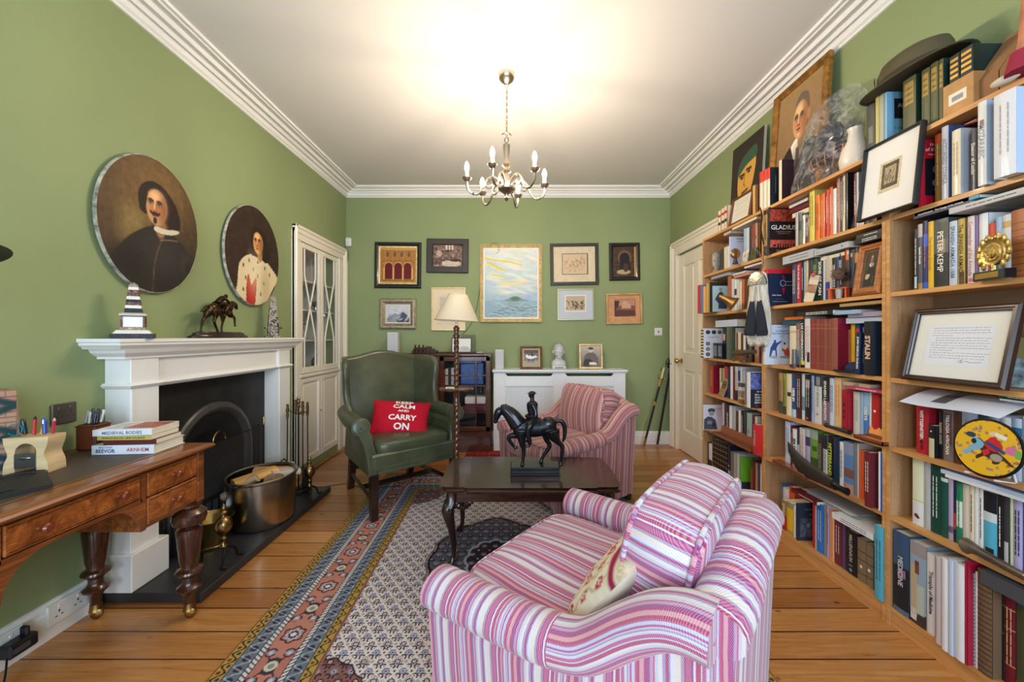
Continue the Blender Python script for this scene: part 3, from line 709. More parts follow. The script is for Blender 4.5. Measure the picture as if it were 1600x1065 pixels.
for lx,ly in((-1.402,1.672),(-1.80,1.665),(-1.402,.77),(-1.80,.77)):
 g=G();k_=1 if lx>-1.6 else.95
 g.lathe([(0,.06),(.018,.06),(.020,.075),(.022,.10),(.030,.112),(.044,.124),(.045,.132),(.032,.142),(.026,.155),(.026,.175),(.044,.188),(.050,.198),(.047,.206),(.032,.214),(.030,.225),(.036,.25),(.045,.355),(.047,.375),(.045,.385),(.030,.392),(.034,.398),(.056,.408),(.063,.43),(.060,.452),(.048,.466),(.036,.474),(.044,.482),(.044,.492),(0,.492)],WALD,28,T(lx,ly,0))
 l_=obj('leg',g,dk,world=True,ang=30)
 g=G();g.lathe([(0,.062),(.020,.062),(.022,.035),(.024,.032),(.018,.028),(.008,.026),(0,.026)],BRZ0,16,T(lx,ly,0));M=T(lx+.012,ly-.008,.021)@R(pi/2,'X')@R(.5,'Y')
 g.lathe([(0,-.007),(.016,-.007),(.0205,-.004),(.0205,.004),(.016,.007),(0,.007)],BRZ0,18,M);g.tube([(lx,ly,.03),(lx+.006,ly-.004,.024),(lx+.012,ly-.018,.021)],.004,BRASS);g.tube([(lx,ly,.03),(lx+.006,ly+.004,.024),(lx+.012,ly+.003,.021)],.004,BRASS)
 c_=obj('castor',g,world=True,loc=tuple(dk.location));c_.parent=l_;c_.location=(0,0,0)
DZ=.7408
def paper():return mat((226,218,200),.8,stretch=(1,1,60),var=.06,vs=40)
PAPER=paper()
def flat_book(name,label,L,D,Hh,col,text,tcol,loc,rz,title2=None,hard=True,cover=None):
 """book lying flat, spine facing local -Y; text along the spine"""
 c=mat(col,.4,coat=.15);o=thing(name,label,'book',loc,rz,'books stacked on the desk')if False else None
 g=G();k=.0025 if hard else.001;ins=.004 if hard else.0005
 g.box(-L/2,L/2,0,D,0,k,c);g.box(-L/2,L/2,0,D,Hh-k,Hh,c);g.box(-L/2,L/2,-.001,.003,0,Hh,c,r=.001)
 Mt=T(0,-.0016,Hh/2)@R(pi/2,'X')
 if text:g.text(text,mat(tcol,.5),Mt,L*.8,Hh*.55,.02)
 if title2:g.text(title2[0],mat(title2[1],.5),Mt@T(L*.24,0,0),L*.42,Hh*.4,.01)
 if cover:cover(g,L,D,Hh)
 o=obj(name,g,label=label,cat='book',group='books stacked on the desk',loc=loc,rz=rz)
 g=G();g.box(-L/2+ins,L/2-ins,.003,D-ins,k,Hh-k,PAPER);obj('page_block',g,o);return o
bx,by=-1.566,1.548
RZ=radians(4)
def cv_arnhem(g,L,D,Hh):g.box(-L/2,L/2,.003,D,Hh,Hh+.0004,mat((150,170,190)))
flat_book('book','thick white hardback with blue and red spine title, bottom of the desk stack',.235,.16,.037,(222,228,234),'',(170,40,44),(bx,by,DZ),RZ,('ARNHEM',(170,40,44)))
o=bpy.context.scene.objects['book']
g=G();Mt=T(0,-.0019,.0185)@R(pi/2,'X');g.text('ANTONY',mat((50,70,120)),Mt@T(-.064,.0105,0),.06,.009,.01);g.text('BEEVOR',mat((30,50,110)),Mt@T(-.064,-.004,0),.088,.015,.02)
obj('author_lettering',g,o)
flat_book('book','dark red and brown paperback, second from bottom of the desk stack',.195,.135,.019,(96,34,34),'',(220,200,170),(bx+.022,by+.006,DZ+.0375),RZ+.03,hard=False)
flat_book('book','yellow spined paperback in the middle of the desk stack',.205,.14,.018,(196,178,96),'FRANCIS BACON  NEW ATLANTIS',(60,50,30),(bx+.004,by+.0,DZ+.0570),RZ-.02,hard=False)
def cv_top(g,L,D,Hh):
 g.box(-L/2,L/2,.0,D,Hh,Hh+.0004,mat((228,228,228),.35));g.box(-.02,L/2-.005,.02,D-.01,Hh+.0004,Hh+.0007,mat((150,70,48),.4,var=.4,vs=40));g.box(-L/2+.01,-.03,.03,D-.02,Hh+.0004,Hh+.0007,mat((190,190,196),.4,var=.3,vs=60))
flat_book('book','white paperback with red and grey cover, topmost of the desk stack',.215,.15,.024,(228,228,230),'MEDIEVAL BODIES',(90,110,150),(bx,by-.002,DZ+.0755),RZ+.05,hard=False,cover=cv_top)
MAPLE=mat((212,184,140),.5,var=.08,vs=8,stretch=(1,1,9))
ps=(-1.685,1.36,DZ)
g=G();side=smooth_pts([(0,0),(-.003,.035),(-.013,.065),(-.004,.098),(0,.125)],5)
def sharp(g):
 Lh,Dh,Hh=.064,.034,.128
 pr_=[(x+Lh,z)for x,z in side];pl=[(-x-Lh,z)for x,z in reversed(side)]
 out=pr_+pl
 arch=[(-.03,0)]+[(.03*-cos(a),.075+.03*sin(a))for a in[pi*i/12 for i in range(13)]]+[(.03,0)]
 pts=[(p[0],p[1])for p in pr_]+[(p[0],p[1])for p in pl]+arch
 g.prism(pts,-Dh,Dh,MAPLE,R(pi/2,'X'))
sharp(g)
so=obj('pencil_sharpener_holder',g,label='oversized pale wooden pencil sharpener used as a pen holder',cat='pen holder',loc=ps,rz=radians(12))
g=G();g.box(-.03,.03,-.037,-.033,.02,.07,STEEL);g.ball((0,-.036,.055),(.02,.006,.006),STEEL);obj('metal_blade',g,so)
def pen(loc,L,r,col,label,lean,az,kind='pen',tip=None,grp=None):
 g=G();c=mat(col,.35,coat=.3)
 if kind=='pencil':g.tube([(0,0,0),(0,0,L-.012)],r,c,6);g.lathe([(r,L-.012),(.001,L),(0,L)],mat(tip or(220,190,140)),6)
 else:g.lathe([(0,0),(r,.004),(r,L*.6),(r*1.15,L*.6),(r*1.1,L-.004),(r*.6,L),(0,L)],c,10);g.box(r*.9,r*1.5,-.0015,.0015,L*.66,L-.006,mat(tip or(180,180,185),.3,1))
 o=obj(kind,g,label=label,cat=kind,group=grp,loc=loc);o.rotation_euler=(lean*cos(az),lean*sin(az),az);return o
zb=ps[2]+.1275;PH='pens in the wooden sharpener holder'
def pt(dx,dy):a=radians(12);return(ps[0]+dx*cos(a)-dy*sin(a),ps[1]+dx*sin(a)+dy*cos(a),zb)
pen(pt(-.028,0),.058,.0062,(24,24,28),'black marker pen standing in the pale wooden holder',.12,2.6,grp=PH)
pen(pt(-.004,0),.066,.0052,(190,24,34),'red pencil standing upright in the pale wooden holder',.05,1,'pencil',(40,20,20),PH)
pen(pt(.014,.004),.045,.0048,(230,160,30),'short orange yellow pencil in the pale wooden holder',.2,4.6,'pencil',grp=PH)
pen(pt(.030,-.004),.058,.0062,(36,70,160),'blue pen at the right of the pale wooden holder',.12,5.2,grp=PH)
pen(pt(.046,.006),.056,.005,(176,30,60),'crimson pencil leaning at the right end of the pale wooden holder',.22,5.0,'pencil',(220,160,150),PH)
g=G();g.lathe([(.02,-.012),(.021,0),(.021,.012),(.019,.012),(.019,-.012)],mat((20,140,150),.15,coat=.8),24,R(pi/2,'X')@R(pi/2,'X')if False else R(pi/2,'X'));
obj('tape_reel',g,label='small teal tape dispenser beside the black marker in the holder',cat='tape',loc=(pt(-.05,0)[0],pt(-.05,0)[1],zb+.022),rz=.3)
pp=(-1.775,1.632,DZ)
g=G();LEA=mat((104,50,30),.4,var=.1,bump=.1,bs=90);g.box(-.038,.038,-.038,.038,0,.105,LEA,r=.006);g.box(-.031,.031,-.031,.031,.1045,.106,mat((30,16,12)));g.box(-.0385,.0385,-.0385,.0385,.098,.101,mat((70,30,18)))
obj('leather_pen_pot',g,label='square brown leather pot full of pens, left of the stacked books',cat='pen pot',loc=pp,rz=.1)
for i,(dx,dy,L,r,c,d,le,az)in enumerate(((-.024,-.01,.055,.0045,(150,150,156),'silver ballpoint leaning left in the leather pot',.28,1.7),(-.014,.012,.062,.005,(60,58,58),'grey clip pen at the back of the leather pot',.15,2.0),(-.004,-.014,.05,.0045,(196,190,180),'pale grey pen at the front of the leather pot',.2,1.8),(.006,.01,.06,.005,(24,26,34),'black pen in the middle of the leather pot',.06,4.5),(.014,-.01,.052,.0048,(36,46,84),'navy pen right of centre in the leather pot',.16,4.8),(.022,.006,.056,.005,(214,214,220),'white pen leaning right in the leather pot',.25,4.7),(.028,-.014,.05,.0045,(26,26,28),'short black pen at the leather pot\'s right edge',.3,4.9))):
 pen((pp[0]+dx,pp[1]+dy,DZ+.1062),L,r,c,d,le,az,grp='pens in the leather pot')
g=G();BL=mat((26,25,26),.6,bump=.3,bs=120);pts=[(-.19,-.15),(.17,-.15),(.20,.10),(.185,.125),(.09,.10),(-.19,.14)]
g.prism(pts,0,.012,BL);g.box(-.17,.1,-.12,.06,.012,.016,BL,r=.003);g.tube([(.05,.085,.013),(.09,.05,.018),(.15,.06,.017),(.17,.04,.014)],.0025,BL,6)
obj('black_folio',g,label='flat black leather folio lying on the desk\'s leather top',cat='folio',loc=(-1.655,1.13,DZ),rz=radians(62))
cv=Cv(70,150,(176,120,104));cv.noise(10,(10,22))
for r_ in range(16):
 zz=r_/16;base=(184,128,112)if(r_//3)%2==0 else(178,150,120)
 cv.p([(0,zz),(1,zz),(1,zz+1/16),(0,zz+1/16)],base,.7);cv.line([(0,zz),(1,zz-.01)],.006,(120,84,70))
 for q in range(5):x_=(q+.5*(r_%2))/4;cv.line([(x_,zz),(x_,zz+1/16)],.006,(136,96,84))
for s_ in(-1,1):
 for q in range(4):z_=q*.34-.2;cv.line([(0 if s_>0 else 1,z_),(1 if s_>0 else 0,z_+.34)],.04,(30,58,62))
t_=thing('printed_screen_panel','upright rounded panel with brick print and dark teal crossed ribbons, at the left edge','panel',(-1.812,1.272,DZ),radians(62))
g=G();ol=[(-.10,0),(.10,0)]+smooth_pts([(.10,.0),(.105,.12),(.10,.25),(.085,.275),(.05,.285),(-.05,.285)],4)+[(-.10,.28)]
g.prism([(-.11,0),(.11,0),(.112,.1),(.104,.27),(.09,.29),(-.11,.29)],-.03,.028,mat((150,104,88),.7),R(pi/2,'X'));obj('body',g,t_)
picture('printed_face',cv,.205,.285,t_,y=-.029)
g=G();g.lathe([(0,.05),(.02,.05),(.024,.02),(.05,.006),(.088,0),(.090,-.003),(.05,-.0),(0,.01)],mat((28,28,32),.3),28,R(-.35,'Y'));g.lathe([(0,-.02),(.026,-.02),(.03,0),(.02,.02),(0,.02)],mat((18,18,20),.4),18,R(-.35,'Y'))
t_=thing('desk_lamp','black desk lamp whose shade edge shows at the photo\'s left border','lamp',(-1.62,1.09,DZ))
o=obj('lamp_shade',g,t_);o.location=(.088,-.02,1.446-DZ)
g=G();g.lathe([(0,0),(.07,0),(.07,.012),(.02,.02),(0,.02)],mat((28,28,32),.3),24,T(-.12,-.24,0));g.tube([(-.12,-.24,.02),(-.13,-.25,.40),(-.03,-.14,.78),(.085,-.02,.745)],.007,mat((28,28,32),.3),8);obj('lamp_arm',g,t_)
SOCK=mat((232,230,226),.35);METS=mat((110,104,96),.35,.8)
def socket(yc,zc,w,h,sw=2,plate=SOCK,nm='double_socket',lab=''):
 g=G();X=XL+(.022 if zc<.145 else 0);g.box(X,X+.010,yc-w/2,yc+w/2,zc-h/2,zc+h/2,plate,r=.003);D_=mat((50,50,50))
 for k in range(sw):
  c=yc+(k-(sw-1)/2)*w*.46
  for dy,dz,a,b in((0,.012,.0025,.005),(-.010,-.006,.004,.002),(.010,-.006,.004,.002)):g.box(X+.0095,X+.0105,c+dy-a,c+dy+a,zc+dz-b-.006,zc+dz+b-.006,D_)
  g.box(X+.009,X+.013,c-.005,c+.005,zc+.018,zc+.030,plate,r=.002)
 obj(nm,g,label=lab,cat='socket',world=True)
socket(1.60,.095,.146,.084,2,lab='white double socket on the skirting, nearest the mantel')
socket(1.38,.09,.146,.084,2,lab='white double socket holding the black adaptor plug')
socket(1.19,.085,.10,.084,1,SOCK,'aerial_socket','white aerial socket plate on the skirting at the left')
socket(1.605,.895,.09,.085,2,METS,'metal_socket','dark metal socket on the green wall above the desk')
g=G();BK=mat((20,20,22),.35);g.box(XL+.0325,XL+.085,1.37,1.46,.055,.105,BK,r=.008);g.box(XL+.04,XL+.07,1.43,1.445,.10,.135,BK,r=.005);g.box(XL+.084,XL+.0855,1.38,1.43,.07,.09,mat((70,70,74)))
obj('plug_adaptor',g,label='black plug adaptor in the skirting socket under the desk',cat='adaptor',world=True)
g=G();g.tube(smooth_pts([(XL+.07,1.375,.07),(XL+.12,1.33,.03),(XL+.17,1.27,.005),(XL+.20,1.15,.005),(XL+.22,1.0,.005),(-1.5,.85,.005)],6),.003,BK,6)
obj('power_cable',g,label='thin black cable trailing from the black adaptor across the boards',cat='cable',world=True)
# hearth things
HZ=.0455
BRZ=mat((148,120,78),.28,1,var=.15,vs=12);PEW=mat((158,148,132),.26,1,var=.16,vs=7,bump=.04,bs=30);BLK=mat((24,23,23),.45,.4)
fg=thing('fire_guard','black wire mesh fire guard standing round the grate','fire guard',(-1.80,2.4,HZ))
def wire_mesh(g,o,u,v,nu,nv,mt,r=.0009):
 o=Vector(o);u=Vector(u);v=Vector(v)
 nrm=u.cross(v).normalized()
 for i in range(nu+1):
  p=o+u*(i/nu);ul=u.normalized()*r
  g.raw([p-ul,p+ul,p+ul+v,p-ul+v],[(0,1,2,3)],mt)
 for j in range(nv+1):
  p=o+v*(j/nv);vl=v.normalized()*r
  g.raw([p-vl+nrm*.0005,p+u-vl+nrm*.0005,p+u+vl+nrm*.0005,p+vl+nrm*.0005],[(0,1,2,3)],mt)
for nm,a,b in(('front_panel',(-1.795,2.03),(-1.795,2.78)),('side_panel',(-1.795,2.03),(-1.85,2.0)),('side_panel',(-1.795,2.78),(-1.85,2.81))):
 g=G();za,zb=HZ+.004,.575;u=(b[0]-a[0],b[1]-a[1],0);L=math.hypot(*u[:2])
 wire_mesh(g,(a[0],a[1],za+.02),u,(0,0,zb-za-.02),int(L/.0135),int(.55/.0135),mat((96,92,86),.4,.6))
 g.tube([(a[0],a[1],za),(a[0],a[1],zb),(b[0],b[1],zb),(b[0],b[1],za),(a[0],a[1],za+.001)],.005,BLK,6);obj(nm,g,fg,world=True)
for yy in(2.03,2.78):
 g=G();g.lathe([(.006,0),(.008,.01),(.005,.02),(.006,.05),(.003,.06),(0,.06)],BRASS,10,T(-1.795,yy,.575));obj('brass_finial',g,fg,world=True)
g=G();g.tube([(-1.795,2.36+.05*cos(a),.578+.055*sin(a))for a in[pi*i/10 for i in range(11)]],.004,BRASS,6);obj('handle',g,fg,world=True)
lb=thing('log_bucket','large oval pewter log bucket on the hearth','log bucket',(-1.592,2.455,HZ))
g=G();n=40;prof=[(.0,0),(.80,0),(.84,.004),(.90,.03),(.925,.28),(.975,.288),(.98,.298),(.955,.302),(.90,.296),(.885,.04),(0,.03)]
g.lathe([(r,z)for r,z in prof],PEW,48,Matrix.Diagonal((.199,.22,1,1)))
obj('body',g,lb,ang=30)
g=G();
for s_ in(-1,1):g.tube([(s_*.0,.218,.285),(s_*.02,.23,.30),(0,.236,.312),(-s_*.02,.23,.30),(0,.218,.285)]if s_>0 else[(0,-.218,.285),(.02,-.23,.30),(0,-.236,.312),(-.02,-.23,.30),(0,-.218,.285)],.005,BLK,6)
obj('handle',g,lb)
def log(dx,dy,z,L,wd,th,az,tilt,col,lab):
 g=G();prof=smooth_pts([(-wd/2,0),(0,-th*.35),(wd/2,0),(wd*.42,th*.6),(0,th*.75),(-wd*.4,th*.55)],3,True)
 g.loft([[(-L/2+i*L/3,p[0]*(1+.04*random.uniform(-1,1)),p[1])for p in prof]for i in range(4)],mat(col,.8,var=.2,vs=6,stretch=(.3,3,3),bump=.5,bs=30))
 o=obj('log',g,label=lab,cat='log',group='split logs in the pewter bucket',loc=(lb.location.x+dx,lb.location.y+dy,HZ+z));o.rotation_euler=(tilt*.4,tilt,az)
log(-.03,-.02,.27,.24,.10,.05,.9,-.10,(206,160,92),'bright yellow split log lying on top of the bucket')
log(-.07,-.09,.235,.2,.08,.05,.35,-.5,(176,150,124),'pale log end at the bucket\'s left edge')
log(.05,.05,.25,.22,.10,.05,2.0,.10,(150,118,86),'brown split log behind the yellow one in the bucket')
log(.07,.10,.255,.2,.09,.05,1.2,.2,(196,186,176),'grey white log at the right side of the bucket')
log(-.02,.12,.265,.2,.08,.04,.3,.08,(168,128,88),'light brown log at the back of the bucket')
log(-.10,-.03,.22,.18,.10,.05,1.4,.0,(60,60,66),'charred dark log low in the bucket')
def andiron(x,y,lab):
 a=thing('andiron',lab,'andiron',(x,y,HZ),group='andirons on the hearth')
 g=G();g.lathe([(.016,.075),(.020,.082),(.012,.095),(.010,.11),(.017,.122),(.010,.134),(.012,.14),(.026,.15),(.036,.168),(.040,.19),(.036,.21),(.024,.226),(.012,.234),(.010,.244),(.017,.252),(.017,.258),(.008,.266),(.013,.278),(.009,.29),(.003,.298),(0,.30)],BRZ,24);obj('brass_column',g,a)
 g=G()
 for s_ in(-1,1):g.tube(smooth_pts([(0,0,.08),(.0+.02,s_*.02,.07),(.03,s_*.045,.045),(.035,s_*.055,.01),(.05,s_*.068,.006)],5),.006,BLK,8);g.ball((.05,s_*.068,.008),(.012,.012,.008),BLK,8)
 g.tube([(0,0,.078),(-.07,0,.06),(-.11,0,.05),(-.115,0,.0)],.006,BLK,6);obj('iron_feet',g,a)
andiron(-1.50,2.0,'ball-topped brass andiron nearest the desk leg');andiron(-1.475,2.80,'ball-topped brass andiron at the hearth\'s far end')
g=G();g.lathe([(0,0),(.06,0),(.062,.01),(.05,.02),(.066,.07),(.078,.12),(.088,.15),(.104,.166),(.106,.170),(.10,.172),(.082,.155),(.07,.12),(0,.03)],mat((176,146,86),.25,1,var=.1),36)
obj('brass_pot',g,label='flared brass pot on the hearth behind the desk\'s front leg',cat='pot',loc=(-1.665,2.13,HZ))
cs=thing('companion_set','black and brass fireside companion set beside the log bucket','fire irons',(-1.61,2.90,HZ))
g=G();g.lathe([(0,0),(.075,0),(.075,.012),(.02,.022),(0,.022)],BLK,24);g.tube([(0,0,.02),(0,0,.66)],.006,BLK,8);g.tube([(-.08,0,.61),(0,0,.58),(.08,0,.61)],.004,BRZ,6);g.tube([(0,-.075,.61),(0,0,.58),(0,.075,.61)],.004,BRZ,6);obj('stand',g,cs)
g=G();g.lathe([(.008,.63),(.014,.645),(.008,.66),(.014,.675),(.009,.69),(.013,.70),(.008,.712),(0,.716)],BRZ,14);obj('finial',g,cs)
for i,(dx,dy,nm)in enumerate(((-.06,-.045,'poker'),(.05,-.03,'brush'),(.045,.05,'shovel'),(-.05,.05,'tongs'))):
 g=G();k=.585+.02*(i%2);g.tube([(dx,dy,.13),(dx*.95,dy*.95,k)],.004,BLK,6);g.lathe([(.006,k-.03),(.010,k),(.007,k+.02),(.012,k+.04),(.007,k+.06),(.011,k+.075),(0,k+.085)],BRZ,12,T(dx*.95,dy*.95,0))
 if nm=='brush':g.lathe([(.006,.15),(.018,.14),(.022,.12),(.03,.03),(0,.03)],mat((30,26,24),.9),12,T(dx+.02,dy,0))
 if nm=='shovel':g.box(dx-.03,dx+.03,dy-.004,dy+.004,.03,.13,BLK,r=.003)
 if nm=='poker':g.lathe([(0,.03),(.005,.05),(.004,.14)],BLK,6,T(dx,dy,0))
 obj(nm,g,cs)
g=G();g.tube(smooth_pts([(-1.60,3.02,.006),(-1.50,3.10,.006),(-1.36,3.16,.006),(-1.25,3.10,.006),(-1.1,3.06,.006),(-.9,3.10,.013)],6),.003,BK,6)
g.tube(smooth_pts([(-1.78,4.2,.01),(-1.80,3.8,.006),(-1.78,3.4,.006),(-1.70,3.05,.006)],6),.0035,BK,6)
obj('power_cable',g,label='black cable running along the cabinet foot towards the green armchair',cat='cable',world=True)
# mantel ornaments
def marble(name,cols,scale=14):
 t=NT(name);v=t.co();n_=t.noise(v,scale,6,.65,2.5);k=len(cols)
 t.set(t.ramp(n_,[(.36+.28*i/(k-1),c)for i,c in enumerate(cols)],'LINEAR'),.4,0,.25);return t.m
MW=mat((232,226,214),.3,coat=.2);MB=marble('black_marble',[(20,20,24),(30,30,36),(60,60,66)],30);MR=marble('red_brown_marble',[(40,24,24),(130,70,52),(60,44,44),(190,160,140)],30);MG=marble('mottled_marble',[(40,34,34),(190,176,160),(90,60,54),(220,210,196)],40)
ob=thing('marble_obelisk','banded black, white and red marble obelisk at the mantel\'s near end','obelisk',(-1.762,1.792,1.2055),radians(40))
def pyr(g,z0,z1,w0,w1,mt):g.raw([(sx*w/2,sy*w/2,z)for z,w in((z0,w0),(z1,w1))for sx,sy in((-1,-1),(1,-1),(1,1),(-1,1))],[(3,2,1,0),(4,5,6,7)]+[(i,(i+1)%4,4+(i+1)%4,4+i)for i in range(4)],mt)
g=G();pyr(g,0,.022,.145,.145,MB);pyr(g,.022,.038,.130,.105,MW);pyr(g,.038,.053,.095,.078,MG);pyr(g,.053,.100,.074,.074,MW);
for sx in(-1,1):
 for sy in(-1,1):g.box(sx*.037-.004,sx*.037+.004,sy*.037-.004,sy*.037+.004,.053,.1,MR)
pyr(g,.100,.105,.08,.08,MR);pyr(g,.105,.112,.088,.094,MW);pyr(g,.112,.118,.094,.07,MW);obj('pedestal',g,ob)
g=G();z=.118;wd=.060;bands=[(.021,MB),(.014,MW),(.015,MR),(.012,MB),(.015,MW),(.030,MR),(.013,MW),(.010,MG)]
Ht=sum(b[0]for b in bands);z0_=z
for hgt,mt in bands:
 w0=.060-(z-z0_)/Ht*.030;w1=.060-(z+hgt-z0_)/Ht*.030;pyr(g,z,z+hgt,w0,w1,mt);z+=hgt
pyr(g,z,z+.012,.030,.004,MG);obj('shaft',g,ob)
ob=thing('marble_obelisk','small dark mottled marble obelisk at the mantel\'s far end','obelisk',(-1.765,2.84,1.2055),radians(40))
MD=marble('dark_veined_marble',[(26,24,26),(50,40,36),(190,180,164),(40,32,32)],22)
g=G();pyr(g,0,.012,.10,.10,MD);pyr(g,.012,.065,.068,.068,MD);pyr(g,.065,.075,.1,.1,MD);obj('pedestal',g,ob)
g=G();pyr(g,.075,.29,.066,.034,MD);pyr(g,.29,.31,.034,.003,MG);obj('shaft',g,ob)
# horse statues
def horse_geo(g,mt,pose,hh=1.0,head=1):
 """horse facing local -X, standing on z=0, about 1 unit at the withers; legs in pose"""
 def limb(p,r):g.tube(smooth_pts(p,4),[q[0]for q in smooth_pts([(x,)for x in r],4)],mt,12)
 g.tube(smooth_pts([(.46,0,.80),(.36,0,.80),(.18,0,.76),(-.05,0,.745),(-.26,0,.77),(-.38,0,.80),(-.44,0,.80)],4),
[q[0]for q in smooth_pts([(.05,),(.165,),(.175,),(.185,),(.18,),(.14,),(.05,)],4)],mt,18,ell=(.82,1))
 g.ball((.33,0,.82),(.17,.145,.17),mt,16)
 nk=pose['neck'];limb([(-.30,0,.82)]+nk,[.185,.165,.135,.11,.085])
 hd=pose['head'];limb(hd,[.07,.085,.07,.05,.052,.03])
 for s_ in(-1,1):g.tube([(hd[0][0]+.01,s_*.035,hd[0][2]+.03),(hd[0][0]+.0,s_*.045,hd[0][2]+.10)],[.018,.004],mt,6)
 for leg,side in(('fl',1),('fr',-1),('hl',1),('hr',-1)):
  P=pose[leg];y=side*.095;rr=[.115,.088,.052,.042,.035,.031,.045]if leg[0]=='f' else[.15,.12,.06,.050,.038,.033,.048]
  limb([(x,y,z)for x,z in P],rr)
  x,z=P[-1];g.lathe([(0,0),(.045,0),(.032,.045),(0,.05)],mt,12,T(x,y,max(z-.012,0)))
 limb(pose['tail'],[.035,.045,.05,.04,.02])
walk=dict(neck=[(-.41,0,.98),(-.52,0,1.09),(-.60,0,1.14),(-.66,0,1.14)],head=[(-.65,0,1.14),(-.71,0,1.08),(-.745,0,.99),(-.76,0,.92),(-.765,0,.88),(-.755,0,.85)],
fl=[(-.28,.70),(-.30,.60),(-.47,.56),(-.50,.50),(-.42,.38),(-.38,.33),(-.34,.31)],fr=[(-.24,.70),(-.23,.55),(-.20,.38),(-.19,.32),(-.20,.18),(-.21,.08),(-.22,.012)],
hl=[(.34,.76),(.30,.62),(.30,.48),(.36,.36),(.24,.16),(.20,.07),(.18,.012)],hr=[(.40,.74),(.44,.60),(.52,.48),(.60,.40),(.59,.2),(.58,.09),(.56,.012)],
tail=[(.48,0,.88),(.58,0,.90),(.66,0,.78),(.66,0,.58),(.62,0,.46)])
def rider_geo(g,mt,mode='cap'):
 L=lambda p,r,n=12:g.tube(smooth_pts(p,4),[q[0]for q in smooth_pts([(x,)for x in r],4)],mt,n)
 L([(.02,0,.88),(.02,0,1.02),(.0,0,1.14),(-.0,0,1.26),(.0,0,1.32)],[.12,.10,.11,.115,.05])
 L([(0,0,1.30),(-.005,0,1.38)],[.045,.045]);g.ball((-.015,0,1.43),(.062,.052,.07),mt);g.ball((-.07,0,1.425),(.014,.01,.014),mt,8)
 g.ball((-.005,0,1.475),(.075,.068,.045),mt);g.lathe([(.11,0),(.11,.008),(.06,.016),(0,.018)],mt,18,T(-.01,0,1.46),1,.8)
 for s_ in(-1,1):
  L([(0,s_*.11,1.25),(.06,s_*.15,1.12),(.04,s_*.17,1.02),(-.06,s_*.12,1.0),(-.12,s_*.06,1.0)],[.05,.045,.04,.034,.028]);g.ball((-.13,s_*.045,1.0),(.03,.022,.022),mt,8)
  L([(.0,s_*.07,.90),(-.06,s_*.17,.84),(-.10,s_*.2,.70),(-.07,s_*.2,.55),(-.06,s_*.2,.46)],[.09,.085,.06,.05,.035]);L([(-.05,s_*.2,.45),(-.10,s_*.2,.43),(-.15,s_*.2,.43)],[.03,.03,.02])
BRONZE=mat((24,27,34),.26,.35,coat=.25,var=.2,vs=6,bump=.25,bs=18)
S=.270
st=thing('equestrian_statue','dark bronze statue of a soldier riding a walking horse, on the coffee table','statue',(.128,2.155,.4535))
g=G();g.box(-.137,.137,-.055,.055,0,.008,mat((18,18,20),.3,coat=.3),r=.002);g.box(-.131,.131,-.050,.050,.008,.030,mat((18,18,20),.3,coat=.3),r=.003);g.box(-.136,.136,-.054,.054,.030,.046,mat((18,18,20),.3,coat=.3),r=.004);obj('plinth',g,st)
g=G();horse_geo(g,BRONZE,walk);g.v=[(x*S-.012,y*S,z*S+.0455)for x,y,z in g.v];h_=obj('horse',g,st);remesh(h_,.0032,3)
g=G()
for i in range(9):
 a=i/8;x=-.33-.25*a;z=.99+.21*a;g.ball((x*S-.012+.006,.0,z*S+.0455+.004),(.010,.008,.010),BRONZE,8)
obj('mane',g,st)
g=G();rider_geo(g,BRONZE);g.v=[(x*S-.014,y*S,z*S+.0455)for x,y,z in g.v];h_=obj('rider',g,st);remesh(h_,.0026,2)
g=G();SD=mat((24,26,32),.35,.6)
rings=[[(x*S-.012,s*S*1.02*(.187*(1-((z-.745)/.3)**2*.3))if False else y*S,z*S+.0455)for y,z in[(.20*cos(a),.745+.225*sin(a))for a in[pi*i/16 for i in range(-2,19)]]]for x in(-.14,.16)]
g.loft(rings,SD,False,False);obj('saddle_cloth',g,st)
g=G();r_=lambda p:tuple(c*S+o_ for c,o_ in zip(p,(-.012,0,.0455)))
for s_ in(-1,1):g.tube([r_((-.72,s_*.05,.96)),r_((-.5,s_*.12,.92)),r_((-.2,s_*.09,.99))],.0012,SD,5);g.tube([r_((-.745,s_*.04,.93)),r_((-.60,s_*.07,1.14))],.0014,SD,5)
obj('reins',g,st)
st=thing('jockey_statue','small bronze racehorse and jockey statue between the two mantel obelisks','statue',(-1.772,2.335,1.2055),-pi/2)
g=G();DM=mat((40,24,18),.25,coat=.4)
for sc_,z0,z1 in((1,0,.012),(.93,.012,.017),(.86,.017,.030),(.76,.030,.036)):g.lathe([(0,z0),(sc_,z0),(sc_*.985,z1),(0,z1)],DM,40,Matrix.Diagonal((.225,.075,1,1)))
obj('oval_base',g,st)
BR2=mat((70,52,34),.3,.9,var=.3,vs=6)
gal=dict(neck=[(-.42,0,.94),(-.52,0,1.0),(-.60,0,1.05),(-.64,0,1.07)],head=[(-.62,0,1.07),(-.71,0,1.03),(-.77,0,.96),(-.80,0,.90),(-.81,0,.87),(-.81,0,.85)],
fl=[(-.30,.70),(-.38,.60),(-.52,.56),(-.57,.50),(-.58,.36),(-.59,.28),(-.60,.22)],fr=[(-.26,.70),(-.26,.55),(-.25,.40),(-.24,.34),(-.20,.18),(-.19,.08),(-.21,.012)],
hl=[(.34,.76),(.32,.62),(.34,.48),(.40,.36),(.30,.16),(.26,.07),(.24,.012)],hr=[(.40,.74),(.46,.60),(.56,.48),(.64,.38),(.70,.2),(.72,.09),(.72,.012)],
tail=[(.48,0,.88),(.60,0,.86),(.70,0,.76),(.78,0,.70),(.84,0,.68)])
S2=.172
g=G();horse_geo(g,BR2,gal)
L=lambda p,r:g.tube(smooth_pts(p,4),[q[0]for q in smooth_pts([(x,)for x in r],4)],BR2,10)
